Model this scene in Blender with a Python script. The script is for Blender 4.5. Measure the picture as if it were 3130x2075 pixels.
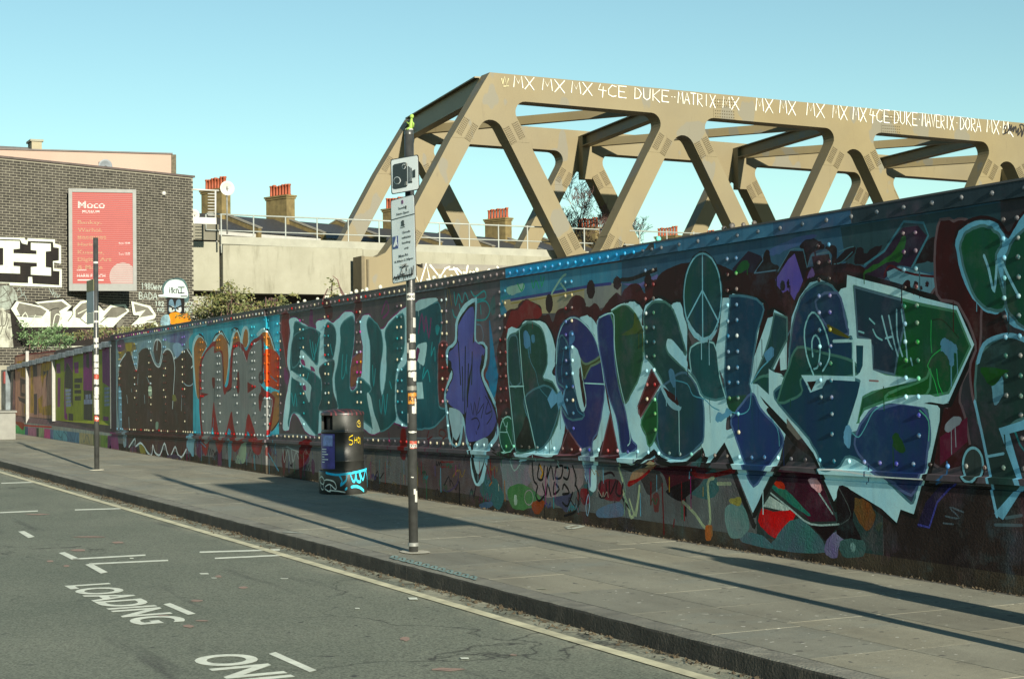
import bpy, bmesh, math, random
import numpy as np
from mathutils import Vector, Matrix, geometry
random.seed(7)
rng = np.random.RandomState(5)
R = math.radians
for o in list(bpy.data.objects): bpy.data.objects.remove(o)
scene = bpy.context.scene
COL = scene.collection

# ------------------------------------------------------------------ camera, sky, sun, exposure
CX, CY, FPX, EYE = 1565.0, 1037.5, 5020.0, 1.5          # photo centre and focal length in photo pixels
YAW, PITCH, ROLL = 0.4675, 0.0279, -0.0125
def _basis(th, ph, ro):
    fw = np.array([math.sin(th)*math.cos(ph), math.cos(th)*math.cos(ph), math.sin(ph)])
    r0 = np.array([math.cos(th), -math.sin(th), 0.0]); u0 = np.cross(r0, fw)
    return r0*math.cos(ro)+u0*math.sin(ro), -r0*math.sin(ro)+u0*math.cos(ro), fw
CR, CU, CF = _basis(YAW, PITCH, ROLL)
cam_d = bpy.data.cameras.new('camera'); cam = bpy.data.objects.new('camera', cam_d); COL.objects.link(cam)
cam_d.sensor_width = 36.0; cam_d.lens = FPX/3130*36.0; cam_d.clip_end = 2000; cam_d.clip_start = 0.1
cam.matrix_world = Matrix(((CR[0], CU[0], -CF[0], 0), (CR[1], CU[1], -CF[1], 0), (CR[2], CU[2], -CF[2], EYE), (0, 0, 0, 1)))
scene.camera = cam
SUN_AZ, SUN_EL = 4.4, 16.2                              # light travels towards +Y, a little towards the wall
world = bpy.data.worlds.new('World'); scene.world = world; world.use_nodes = True
wn = world.node_tree; wn.nodes.clear()
wo = wn.nodes.new('ShaderNodeOutputWorld'); wb = wn.nodes.new('ShaderNodeBackground')
sk = wn.nodes.new('ShaderNodeTexSky'); sk.sky_type = 'NISHITA'; sk.sun_disc = False
sk.sun_elevation = R(SUN_EL); sk.sun_rotation = math.pi+R(SUN_AZ)
sk.air_density = 1.0; sk.dust_density = 0.0; sk.ozone_density = 1.0
wtint = wn.nodes.new('ShaderNodeMixRGB'); wtint.blend_type = 'MULTIPLY'; wtint.inputs[0].default_value = 1.0
wtint.inputs[2].default_value = (1.05, 1.33, 1.2, 1)
wn.links.new(sk.outputs[0], wtint.inputs[1]); wn.links.new(wtint.outputs[0], wb.inputs[0])
wb.inputs[1].default_value = 0.05
wn.links.new(wb.outputs[0], wo.inputs[0])
sun_d = bpy.data.lights.new('sun', 'SUN'); sun = bpy.data.objects.new('sun', sun_d); COL.objects.link(sun)
sun_d.energy = 5.0; sun_d.angle = R(0.5); sun_d.color = (1.0, 0.93, 0.76)
_sd = Vector((math.sin(R(SUN_AZ)), math.cos(R(SUN_AZ)), -math.tan(R(SUN_EL))))
sun.rotation_euler = _sd.to_track_quat('-Z', 'Y').to_euler(); sun.location = (-5, -20, 30)
vs = scene.view_settings
vs.view_transform = 'Standard'; vs.look = 'None'; vs.gamma = 1.0; vs.use_curve_mapping = False
vs.exposure = 1.1

# ------------------------------------------------------------------ helpers
O3 = np.array([0, 0, EYE])
def ray(x, y): return CF + CR*((x-CX)/FPX) - CU*((y-CY)/FPX)
SL = 0.0089                                            # the street rises gently away from the camera
WX = 7.905; ZT = 2.8705; ZR = 0.9647; GS = -0.0073     # girder face, its top edge and rivet line
KX = 5.0555; YLX = 4.798; KH = 0.12
def px_ground(x, y, dz=0.0):
    d = ray(x, y); t = (dz-EYE)/(d[2]-SL*d[1]); return O3+t*d
def px_X(x, y, X): d = ray(x, y); return O3+d*(X/d[0])
def px_Y(x, y, Y): d = ray(x, y); return O3+d*(Y/d[1])
def px_depth(x, y, D): return O3+ray(x, y)*D
def lin(c):
    c = c/255.0
    return c/12.92 if c <= 0.04045 else ((c+0.055)/1.055)**2.4
def rgb(c, k=1.0):
    if not hasattr(k, '__len__'): k = (k, k, k)
    return tuple(min(0.88, lin(v)*q) for v, q in zip(c, k))

def link(name, me, parent=None, mat=None):
    o = bpy.data.objects.new(name, me); COL.objects.link(o)
    if mat is not None and me is not None and len(me.materials) == 0: me.materials.append(mat)
    if parent is not None:
        o.parent = parent
        if parent.type == 'EMPTY' and parent.name not in LOCAL:      # part built in world coordinates
            o.matrix_parent_inverse = (Matrix.Translation(parent.location) @ Matrix.Rotation(parent.rotation_euler[2], 4, 'Z')).inverted()
    return o
LOCAL = set()
def tag(o, label=None, cat=None, group=None, kind=None):
    if label: o['label'] = label
    if cat: o['category'] = cat
    if group: o['group'] = group
    if kind: o['kind'] = kind
    return o
def thing(name, label, cat, loc=(0, 0, 0), rz=0.0, group=None, local=False):
    o = bpy.data.objects.new(name, None)
    if local: LOCAL.add(o.name)
    COL.objects.link(o); o.location = loc; o.rotation_euler = (0, 0, rz)
    o.empty_display_size = 0.2
    return tag(o, label, cat, group)
def copy_tree(o, parent=None):
    c = o.copy(); COL.objects.link(c); c.parent = parent
    for ch in list(o.children): copy_tree(ch, c)
    return c

class MB:
    """collects shapes into one mesh"""
    def __init__(s): s.v = []; s.f = []; s.m = []; s.sm = []
    def add(s, vs_, fs, mi=0, smooth=False):
        b = len(s.v); s.v += [tuple(v) for v in vs_]
        for f in fs: s.f.append(tuple(b+i for i in f)); s.m.append(mi); s.sm.append(smooth)
        return s
    def box(s, x0, x1, y0, y1, z0, z1, mi=0):
        v = [(x0,y0,z0),(x1,y0,z0),(x1,y1,z0),(x0,y1,z0),(x0,y0,z1),(x1,y0,z1),(x1,y1,z1),(x0,y1,z1)]
        return s.add(v, [(0,3,2,1),(4,5,6,7),(0,1,5,4),(1,2,6,5),(2,3,7,6),(3,0,4,7)], mi)
    def bbox(s, x0, x1, y0, y1, z0, z1, b=0.01, mi=0):
        """box with chamfered top edges"""
        v = [(x0,y0,z0),(x1,y0,z0),(x1,y1,z0),(x0,y1,z0),(x0,y0,z1-b),(x1,y0,z1-b),(x1,y1,z1-b),(x0,y1,z1-b),
             (x0+b,y0+b,z1),(x1-b,y0+b,z1),(x1-b,y1-b,z1),(x0+b,y1-b,z1)]
        f = [(0,3,2,1),(8,9,10,11)]
        for i in range(4):
            j = (i+1) % 4; f += [(i,j,4+j,4+i),(4+i,4+j,8+j,8+i)]
        return s.add(v, f, mi)
    def prism(s, poly, o, u, w, n, t, mi=0):
        """polygon (a,b) in the frame o + a*u + b*w, extruded by t along n (front faces -n side at 0)"""
        o = Vector(o); u = Vector(u); w = Vector(w); n = Vector(n)
        k = len(poly); a = [o+u*p[0]+w*p[1] for p in poly]; b = [q+n*t for q in a]
        tr = geometry.tessellate_polygon([[Vector((p[0], p[1], 0)) for p in poly]])
        area = sum(poly[i][0]*poly[(i+1) % k][1]-poly[(i+1) % k][0]*poly[i][1] for i in range(k))
        fs = []
        for q in tr:
            fs.append(tuple(q)); fs.append(tuple(k+i for i in reversed(q)))
        for i in range(k):
            j = (i+1) % k; fs.append((i, i+k, j+k, j) if area > 0 else (j, j+k, i+k, i))
        return s.add(a+b, fs, mi)
    def beam(s, p, q, w, h, up=(0, 0, 1), mi=0):
        p = Vector(p); q = Vector(q); d = (q-p).normalized(); sx = d.cross(Vector(up)).normalized(); sz = sx.cross(d)
        vs_ = []
        for e in (p, q):
            for a, b in ((-1,-1),(1,-1),(1,1),(-1,1)): vs_.append(e+sx*(a*w/2)+sz*(b*h/2))
        return s.add(vs_, [(0,1,2,3),(7,6,5,4),(0,4,5,1),(1,5,6,2),(2,6,7,3),(3,7,4,0)], mi)
    def tube(s, pts, rad, n=8, mi=0, caps=True):
        pts = [Vector(p) for p in pts]
        if not hasattr(rad, '__len__'): rad = [rad]*len(pts)
        b = []; prev = None
        for i, p in enumerate(pts):
            d = (pts[min(i+1, len(pts)-1)]-pts[max(i-1, 0)]).normalized()
            if prev is None: a = d.orthogonal().normalized()
            else: a = (prev-d*prev.dot(d)).normalized()
            prev = a; c = d.cross(a)
            for k in range(n):
                t = 2*math.pi*k/n; b.append(p+(a*math.cos(t)+c*math.sin(t))*rad[i])
        f = []
        for i in range(len(pts)-1):
            for k in range(n):
                j = (k+1) % n; f.append((i*n+k, i*n+j, (i+1)*n+j, (i+1)*n+k))
        if caps: f.append(tuple(reversed(range(n)))); f.append(tuple((len(pts)-1)*n+k for k in range(n)))
        return s.add(b, f, mi, True)
    def lathe(s, prof, n=32, c=(0, 0, 0), mi=0, a0=0.0, a1=2*math.pi):
        full = abs(a1-a0-2*math.pi) < 1e-6; m = n if full else n+1
        b = []
        for (r, z) in prof:
            for k in range(m):
                t = a0+(a1-a0)*k/n; b.append((c[0]+r*math.cos(t), c[1]+r*math.sin(t), c[2]+z))
        f = []
        for i in range(len(prof)-1):
            for k in range(n):
                j = (k+1) % m if full else k+1; f.append((i*m+k, i*m+j, (i+1)*m+j, (i+1)*m+k))
        return s.add(b, f, mi, True)
    def mesh(s, name, mats=None):
        me = bpy.data.meshes.new(name); me.from_pydata(s.v, [], s.f)
        if mats:
            for m in (mats if isinstance(mats, (list, tuple)) else [mats]): me.materials.append(m)
        me.polygons.foreach_set('material_index', s.m); me.polygons.foreach_set('use_smooth', s.sm)
        me.update(); return me
    def build(s, name, mats, parent=None): return link(name, s.mesh(name, mats), parent)

# ------------------------------------------------------------------ materials
def nodes(name):
    m = bpy.data.materials.new(name); m.use_nodes = True; nt = m.node_tree
    b = nt.nodes['Principled BSDF']; return m, nt, b
def N(nt, t, **kw):
    n = nt.nodes.new(t)
    for k, v in kw.items():
        if k.startswith('i_'): n.inputs[k[2:].replace('_', ' ')].default_value = v
        else: setattr(n, k, v)
    return n
def mix(nt, fac, a, b, mode='MIX'):
    n = nt.nodes.new('ShaderNodeMixRGB'); n.blend_type = mode
    for i, v in enumerate((fac, a, b)):
        if hasattr(v, 'links'): nt.links.new(v, n.inputs[i])
        elif i == 0: n.inputs[0].default_value = v
        else: n.inputs[i].default_value = (*v, 1) if len(v) == 3 else v
    return n.outputs[0]
def ramp(nt, src, p0, p1, c0=(0, 0, 0), c1=(1, 1, 1)):
    n = nt.nodes.new('ShaderNodeValToRGB'); e = n.color_ramp.elements
    e[0].position = p0; e[1].position = p1; e[0].color = (*c0, 1); e[1].color = (*c1, 1)
    nt.links.new(src, n.inputs[0]); return n.outputs[0]
def noise(nt, scale, detail=4, rough=0.55, vec=None, stretch=None):
    n = N(nt, 'ShaderNodeTexNoise'); n.inputs['Scale'].default_value = scale; n.inputs['Detail'].default_value = detail
    n.inputs['Roughness'].default_value = rough
    if vec is None:
        g = N(nt, 'ShaderNodeNewGeometry'); vec = g.outputs['Position']
    if stretch:
        mp = N(nt, 'ShaderNodeMapping'); mp.inputs['Scale'].default_value = stretch; nt.links.new(vec, mp.inputs[0]); vec = mp.outputs[0]
    nt.links.new(vec, n.inputs['Vector']); return n.outputs[0]
def bump(nt, b, h, strength, dist=0.01):
    n = N(nt, 'ShaderNodeBump'); n.inputs['Strength'].default_value = strength; n.inputs['Distance'].default_value = dist
    nt.links.new(h, n.inputs['Height']); nt.links.new(n.outputs[0], b.inputs['Normal'])
def simple(name, col, rough=0.6, var=0.25, scale=3.0, bmp=0.15, bscale=60.0, metal=0.0, spec=0.4, dist=0.004, stretch=None, objrand=0.0):
    m, nt, b = nodes(name)
    f = noise(nt, scale, 5, 0.6, stretch=stretch)
    dk = tuple(c*(1-var) for c in col); lt = tuple(min(1, c*(1+var)) for c in col)
    c = mix(nt, ramp(nt, f, 0.3, 0.72), dk, lt)
    if objrand:
        oi = N(nt, 'ShaderNodeObjectInfo'); c = mix(nt, 1.0, c, ramp(nt, oi.outputs['Random'], 0, 1, (1-objrand,)*3, (1+objrand,)*3), 'MULTIPLY')
    nt.links.new(c, b.inputs['Base Color'])
    b.inputs['Roughness'].default_value = rough; b.inputs['Metallic'].default_value = metal
    b.inputs['Specular IOR Level'].default_value = spec
    if bmp: bump(nt, b, noise(nt, bscale, 3), bmp, dist)
    return m
def attr_mat(name, rough=0.5, streak=(1, 1, 0.35), nscale=5.0, bmp=0.1, bscale=45.0, dist=0.004, dirt=0.35, spec=0.4, layered=False):
    """paint whose two tones come from the mesh; noise breaks one into the other"""
    m, nt, b = nodes(name)
    a = N(nt, 'ShaderNodeAttribute', attribute_name='Col'); a2 = N(nt, 'ShaderNodeAttribute', attribute_name='Col2')
    f = ramp(nt, noise(nt, nscale, 6, 0.62, stretch=streak), 0.40, 0.64)
    if layered:   # cloudy spray: a broad fade plus finer mist
        f = mix(nt, 0.55, f, ramp(nt, noise(nt, 1.4, 3, 0.5, stretch=(1, 1, 0.8)), 0.36, 0.62))
    c = mix(nt, f, a.outputs[0], a2.outputs[0])
    if layered:
        # mist from neighbouring cans, older coats showing through, runs and scuffs
        hue = N(nt, 'ShaderNodeTexNoise'); hue.inputs['Scale'].default_value = 2.3; hue.inputs['Detail'].default_value = 2
        g = N(nt, 'ShaderNodeNewGeometry'); nt.links.new(g.outputs['Position'], hue.inputs['Vector'])
        tone = mix(nt, 0.75, hue.outputs['Color'], mix(nt, ramp(nt, hue.outputs[0], 0.42, 0.58), (0.02, 0.16, 0.20), (0.22, 0.03, 0.09)))
        c = mix(nt, ramp(nt, noise(nt, 3.1, 7, 0.7), 0.5, 0.8, (0, 0, 0), (0.42, 0.42, 0.42)), c, mix(nt, 0.3, tone, c))
        c = mix(nt, ramp(nt, noise(nt, 7.0, 6, 0.65, stretch=(1, 2.6, 0.12)), 0.58, 0.72, (0, 0, 0), (0.5, 0.5, 0.5)), c, mix(nt, 1.0, c, (0.4, 0.4, 0.42), 'MULTIPLY'))
        c = mix(nt, ramp(nt, noise(nt, 11.0, 8, 0.75), 0.66, 0.72, (0, 0, 0), (0.45, 0.45, 0.45)), c, (0.20, 0.20, 0.19))
        c = mix(nt, ramp(nt, noise(nt, 260, 2, 0.5), 0.3, 0.7, (0, 0, 0), (0.5, 0.5, 0.5)), c, mix(nt, 1.0, c, (0.55, 0.55, 0.55), 'MULTIPLY'))
    d = ramp(nt, noise(nt, 1.3, 8, 0.7), 0.35, 0.7, (1-dirt,)*3, (1, 1, 1))
    c = mix(nt, 1.0, c, d, 'MULTIPLY')
    nt.links.new(c, b.inputs['Base Color']); b.inputs['Roughness'].default_value = rough
    b.inputs['Specular IOR Level'].default_value = spec
    bump(nt, b, noise(nt, bscale, 4, 0.6), bmp, dist)
    return m

# ------------------------------------------------------------------ flat painted work: layers cut into one planar mesh
def catmull(pts, closed, sub=5):
    P = [np.array(p, float) for p in pts]; n = len(P); out = []
    rngi = range(n) if closed else range(n-1)
    for i in rngi:
        if closed: p0, p1, p2, p3 = P[(i-1) % n], P[i], P[(i+1) % n], P[(i+2) % n]
        else: p0, p1, p2, p3 = P[max(i-1, 0)], P[i], P[i+1], P[min(i+2, n-1)]
        for k in range(sub):
            t = k/sub
            out.append(0.5*(2*p1+(p2-p0)*t+(2*p0-5*p1+4*p2-p3)*t*t+(3*p1-p0-3*p2+p3)*t**3))
    if not closed: out.append(P[-1])
    return out
def in_poly(P, poly):
    x = P[:, 0]; y = P[:, 1]; ins = np.zeros(len(P), bool); n = len(poly)
    for i in range(n):
        x0, y0 = poly[i-1]; x1, y1 = poly[i]
        c = ((y0 > y) != (y1 > y))
        if y1 != y0: ins ^= c & (x < (x1-x0)*(y-y0)/(y1-y0)+x0)
    return ins
def near_line(P, line, r):
    ok = np.zeros(len(P), bool)
    for i in range(len(line)-1):
        a = line[i]; d = line[i+1]-a; L = d@d
        t = np.clip(((P-a)@d)/L, 0, 1) if L > 1e-12 else np.zeros(len(P))
        q = P-(a+t[:, None]*d); ok |= (q*q).sum(1) < r*r
    return ok
def paintcol(c, k):
    v = [lin(q) for q in c]; g = 0.3*v[0]+0.59*v[1]+0.11*v[2]
    v = [max(0.0015, g+(q-g)*1.34) for q in v]; g = max(g, 1e-4); f = (g/0.3)**0.2
    if not hasattr(k, '__len__'): k = (k, k, k)
    return tuple(min(0.88, q*f*kk_) for q, kk_ in zip(v, k))
class Canvas:
    def __init__(s, px2uv, zoom=None): s.f = px2uv; s.L = []; s.o = (0, 0); s.k = 1.0; s.extra = []; s.piece = 'paint'; s.ws = 1.0; s.wob = 0.0; s.mist = None
    def crop(s, x, y, k, piece=None):
        s.o = (x, y); s.k = k
        if piece: s.piece = piece
    def pts(s, t):
        if not isinstance(t, str): return [np.array(p, float) for p in t]
        out = []
        for q in t.split():
            a, b = q.split(','); out.append(np.array(s.f(s.o[0]+float(a)/s.k, s.o[1]+float(b)/s.k)))
        return out
    def fill(s, t, c, c2=None, smooth=True, piece=None):
        p = s.pts(t)
        if smooth: p = catmull(p, True, 4)
        if s.wob: p = [q+rng.normal(0, s.wob, 2) for q in p]
        s._add(dict(t='f', p=np.array(p), c=c, c2=c2 or tuple(v*0.8 for v in c), piece=piece or s.piece))
        pc = piece or s.piece
        if s.mist and pc in s.mist and max(c) < 112 and max(c) > 44:      # soft edge of the can where the fill meets its outline
            q = np.array(list(p)+[p[0]]); per = np.linalg.norm(np.diff(q, axis=0), axis=1).sum()
            if per > 1.1:
                e = tuple(v*.62+w*.38 for v, w in zip(c, s.mist[pc]))
                s._add(dict(t='s', p=q, w=0.011, c=e, c2=tuple(v*.85 for v in e), piece=pc))
    def poly(s, t, c, c2=None, piece=None): s.fill(t, c, c2, False, piece)
    def ell(s, cx, cy, rx, ry, c, c2=None):
        s.fill(' '.join('%g,%g' % (cx+rx*math.cos(a*math.pi/6), cy+ry*math.sin(a*math.pi/6)) for a in range(12)), c, c2)
    def stroke(s, t, w, c, c2=None, smooth=True, piece=None):
        """w in photo pixels at the first point's crop scale"""
        for seg in t.split('|') if isinstance(t, str) else [t]:
            p = s.pts(seg)
            if smooth and len(p) > 2: p = catmull(p, False, 3)
            p = np.array(p)
            if isinstance(t, str):
                q = seg.split()[0].split(','); a = np.array(s.f(s.o[0]+float(q[0])/s.k, s.o[1]+float(q[1])/s.k))
                b = np.array(s.f(s.o[0]+float(q[0])/s.k, s.o[1]+(float(q[1])+w)/s.k)); wr = abs(b-a).max()
            else: wr = w
            wr *= s.ws*(1.7 if max(c) < 40 else 1.0)
            s._add(dict(t='s', p=p, w=wr/2, c=c, c2=c2 or tuple(v*0.85 for v in c), piece=piece or s.piece))
    def ring(s, cx, cy, rx, ry, w, c):
        s.stroke(' '.join('%g,%g' % (cx+rx*math.cos(a*math.pi/6), cy+ry*math.sin(a*math.pi/6)) for a in range(13)), w, c)
    def _add(s, d):
        r = d.get('w', 0); d['lo'] = d['p'].min(0)-r; d['hi'] = d['p'].max(0)+r; s.L.append(d)
    def classify(s, P):
        idx = np.full(len(P), -1)
        for i, d in enumerate(s.L):
            m = np.where(((P >= d['lo']) & (P <= d['hi'])).all(1))[0]
            if len(m) == 0: continue
            ok = in_poly(P[m], d['p']) if d['t'] == 'f' else near_line(P[m], d['p'], d['w'])
            idx[m[ok]] = i
        return idx
    def build(s, to_world, parent, names, matf, clip=None, k=1.0, labels=None):
        """names: piece -> part name; matf(piece) -> material; clip: function(P)->mask"""
        V = []; E = []
        def loop(pts, closed):
            b = len(V)
            for p in pts: V.append(Vector((float(p[0]), float(p[1]))))
            for i in range(len(pts)-1): E.append((b+i, b+i+1))
            if closed: E.append((b+len(pts)-1, b))
        for d in s.L:
            p = d['p']
            if d['t'] == 'f': loop(p, True)
            else:
                w = d['w']*0.999; tn = np.gradient(p, axis=0); tn /= np.maximum(np.linalg.norm(tn, axis=1), 1e-9)[:, None]
                nr = np.stack([-tn[:, 1], tn[:, 0]], 1)
                loop(np.concatenate([p+nr*w, [p[-1]+tn[-1]*w], (p-nr*w)[::-1], [p[0]-tn[0]*w]]), True)
        for e in s.extra: loop([np.array(q) for q in e], False)
        vo, eo, fo = geometry.delaunay_2d_cdt(V, E, [], 0, 2e-5)[:3]
        P = np.array([(v.x, v.y) for v in vo]); T = np.array([f for f in fo if len(f) == 3])
        C = P[T].mean(1); idx = s.classify(C)
        keep = idx >= 0
        if clip is not None: keep &= clip(C)
        W3 = to_world(P)
        pcs = {}
        for j in np.where(keep)[0]: pcs.setdefault(s.L[idx[j]]['piece'], []).append(j)
        out = {}
        for pc, js in pcs.items():
            tt = T[js]; used, inv = np.unique(tt, return_inverse=True); inv = inv.reshape(tt.shape)
            me = bpy.data.meshes.new(names.get(pc, pc))
            w3 = W3[used]
            me.from_pydata([tuple(v) for v in w3], [], [tuple(int(q) for q in f) for f in inv])
            ca = me.color_attributes.new('Col', 'FLOAT_COLOR', 'CORNER'); cb = me.color_attributes.new('Col2', 'FLOAT_COLOR', 'CORNER')
            A = np.array([(*paintcol(s.L[idx[j]]['c'], k), 1) for j in js]).repeat(3, 0); B = np.array([(*paintcol(s.L[idx[j]]['c2'], k), 1) for j in js]).repeat(3, 0)
            ca.data.foreach_set('color', A.ravel()); cb.data.foreach_set('color', B.ravel())
            me.materials.append(matf(pc)); me.update()
            out[pc] = link(names.get(pc, pc), me, parent)
            if labels and pc in labels: out[pc]['label'] = labels[pc]
        return out

# hand-lettering strokes, cell 0..1 x 0..1 (y up)
GL = {'M': '0,0 .12,1 .5,.35 .85,1 1,0', 'X': '0,1 1,-.1|1,1 0,-.1', '4': '.3,1 .05,.5 1,.45|.65,.8 .55,-.15', 'C': '1,.9 .5,1 .05,.6 .1,.15 .6,0 1,.1',
      'E': '.1,0 .1,1 1,1|.1,.52 .8,.5|.1,0 1,0', 'D': '.1,0 .15,1 .7,.85 1,.5 .7,.1 .1,0', 'U': '.05,1 .1,.2 .5,0 .9,.2 .95,1', 'K': '.1,0 .1,1|1,1 .12,.45 1,-.1',
      'A': '0,0 .5,1 1,0|.2,.35 .85,.35', 'T': '0,1 1,1|.5,1 .5,0', 'R': '.1,0 .1,1 .9,.9 .9,.6 .15,.45 1,-.1', 'I': '.5,1 .5,0', 'V': '0,1 .5,0 1,1',
      'O': '.5,1 .1,.7 .1,.25 .5,0 .95,.3 .9,.8 .5,1', '.': '.4,.5 .6,.5', 'N': '0,0 .1,1 .9,0 1,1', 'S': '1,.9 .5,1 .1,.75 .5,.5 .95,.25 .5,0 0,.1',
      'G': '1,.85 .5,1 .1,.6 .2,.1 .7,0 1,.3 .6,.4', 'H': '.1,0 .1,1|.9,0 .9,1|.1,.5 .9,.5', 'Y': '0,1 .5,.5 1,1|.5,.5 .5,0', 'B': '.1,0 .1,1 .8,.9 .7,.55 .1,.5 .9,.4 .8,.05 .1,0',
      'L': '.1,1 .1,0 1,0', 'W': '0,1 .25,0 .5,.7 .75,0 1,1', 'J': '.7,1 .7,.2 .3,0 0,.2', 'P': '.1,0 .1,1 .9,.9 .9,.55 .1,.45', '1': '.3,.8 .5,1 .5,0',
      '9': '.9,.7 .5,1 .1,.7 .5,.5 .9,.7 .7,0', '8': '.5,.5 .1,.75 .5,1 .9,.75 .5,.5 .1,.25 .5,0 .9,.25 .5,.5', '0': '.5,1 .1,.7 .1,.25 .5,0 .95,.3 .9,.8 .5,1',
      '2': '.1,.8 .5,1 .9,.7 .1,0 1,0', '!': '.5,1 .5,.4|.5,.15 .5,0', 'i': '.5,.7 .5,0|.5,1 .5,.95', 'n': '.1,0 .1,.7 .5,.75 .9,.5 .9,0', 'k': '.1,0 .1,1|.9,.7 .15,.35 .9,0', ' ': ''}
def letter_lines(text, x0, x1, ytop, h, slope=0.0, gap=0.28):
    """pixel strings for stroke lettering between x0 and x1"""
    n = len(text); cw = (x1-x0)/(n+(n-1)*gap); out = []
    for i, ch in enumerate(text):
        cx = x0+i*cw*(1+gap)
        for st in GL.get(ch, '').split('|'):
            if not st: continue
            q = []
            for p in st.split():
                a, b = map(float, p.split(',')); X = cx+a*cw; q.append('%g,%g' % (X, ytop+slope*(X-x0)+h*(1-b)))
            out.append(' '.join(q))
    return out
def text_mesh(body, size=1.0, align='LEFT', bold=0.0):
    cu = bpy.data.curves.new('txt', 'FONT'); cu.body = body; cu.size = size; cu.align_x = align; cu.offset = bold; cu.resolution_u = 5
    o = bpy.data.objects.new('txt', cu); COL.objects.link(o)
    dg = bpy.context.evaluated_depsgraph_get(); me = bpy.data.meshes.new_from_object(o.evaluated_get(dg))
    bpy.data.objects.remove(o); bpy.data.curves.remove(cu)
    return me
def text_on(name, body, quad, parent, mat, bold=0.0):
    """text stretched into the world quad BL, BR, TL (TR implied)"""
    me = text_mesh(body, 1.0, 'LEFT', bold); co = np.array([v.co for v in me.vertices])
    lo = co.min(0); hi = co.max(0); BL, BR, TL = [np.array(q) for q in quad]
    for v in me.vertices:
        a = (v.co.x-lo[0])/(hi[0]-lo[0]); b = (v.co.y-lo[1])/(hi[1]-lo[1]); v.co = Vector(BL+a*(BR-BL)+b*(TL-BL))
    me.materials.clear(); me.materials.append(mat); me.name = name
    return link(name, me, parent)

# ================================================================== THE SETTING
M_ground = simple('waste_ground', (0.12, 0.11, 0.09), 0.9, 0.4, 0.6, 0.4, 8, dist=0.05)
def road_mat():
    m, nt, b = nodes('asphalt')
    g = N(nt, 'ShaderNodeNewGeometry'); pos = g.outputs['Position']
    big = ramp(nt, noise(nt, 0.55, 5, 0.6, pos), 0.3, 0.75)
    c = mix(nt, big, (0.125, 0.14, 0.11), (0.18, 0.19, 0.15))
    st = ramp(nt, noise(nt, 1.6, 5, 0.65, pos, (2.2, 0.22, 1)), 0.6, 0.78)
    c = mix(nt, st, c, (0.075, 0.078, 0.068))
    ag = N(nt, 'ShaderNodeTexVoronoi'); ag.inputs['Scale'].default_value = 85; nt.links.new(pos, ag.inputs['Vector'])
    c = mix(nt, 0.75, c, ramp(nt, ag.outputs['Color'], 0.1, 0.9, (0.5, 0.5, 0.5), (1.45, 1.45, 1.4)), 'MULTIPLY')
    c = mix(nt, ramp(nt, noise(nt, 9, 3, 0.5, pos), 0.70, 0.73), c, (0.06, 0.06, 0.055))
    # dust and grit washed into the channel along the kerb
    sx = N(nt, 'ShaderNodeSeparateXYZ'); nt.links.new(pos, sx.inputs[0])
    mr = N(nt, 'ShaderNodeMapRange'); mr.inputs[1].default_value = 4.55; mr.inputs[2].default_value = 5.05; nt.links.new(sx.outputs[0], mr.inputs[0])
    ms = N(nt, 'ShaderNodeMath', operation='MULTIPLY'); nt.links.new(mr.outputs[0], ms.inputs[0])
    nt.links.new(ramp(nt, noise(nt, 2.4, 8, 0.72, pos, (1.5, 0.7, 1)), 0.42, 0.62), ms.inputs[1])
    c = mix(nt, ms.outputs[0], c, (0.36, 0.34, 0.25))
    ms2 = N(nt, 'ShaderNodeMath', operation='MULTIPLY'); mr2 = N(nt, 'ShaderNodeMapRange')
    mr2.inputs[1].default_value = 4.8; mr2.inputs[2].default_value = 5.05; nt.links.new(sx.outputs[0], mr2.inputs[0]); nt.links.new(mr2.outputs[0], ms2.inputs[0])
    nt.links.new(ramp(nt, noise(nt, 5.0, 7, 0.7, pos, (1.6, 0.8, 1)), 0.5, 0.6), ms2.inputs[1])
    c = mix(nt, ms2.outputs[0], c, (0.06, 0.05, 0.03))
    vc = N(nt, 'ShaderNodeTexVoronoi', feature='DISTANCE_TO_EDGE'); vc.inputs['Scale'].default_value = 0.42; wp_ = N(nt, 'ShaderNodeVectorMath', operation='ADD'); nz = N(nt, 'ShaderNodeTexNoise'); nz.inputs['Scale'].default_value = 1.5; nz.inputs['Detail'].default_value = 6; nt.links.new(pos, nz.inputs['Vector']); nt.links.new(pos, wp_.inputs[0]); nt.links.new(nz.outputs['Color'], wp_.inputs[1]); nt.links.new(wp_.outputs[0], vc.inputs['Vector'])
    cr = N(nt, 'ShaderNodeMath', operation='MULTIPLY'); nt.links.new(ramp(nt, vc.outputs['Distance'], 0.0, 0.006, (1, 1, 1), (0, 0, 0)), cr.inputs[0]); nt.links.new(ramp(nt, noise(nt, .35, 2, .5, pos), .5, .6), cr.inputs[1]); c = mix(nt, cr.outputs[0], c, (.045, .045, .04))
    nt.links.new(c, b.inputs['Base Color']); b.inputs['Roughness'].default_value = 0.85; b.inputs['Specular IOR Level'].default_value = 0.25
    bump(nt, b, noise(nt, 95, 4, 0.7, pos), 0.55, 0.008)
    return m
M_road = road_mat()
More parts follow.
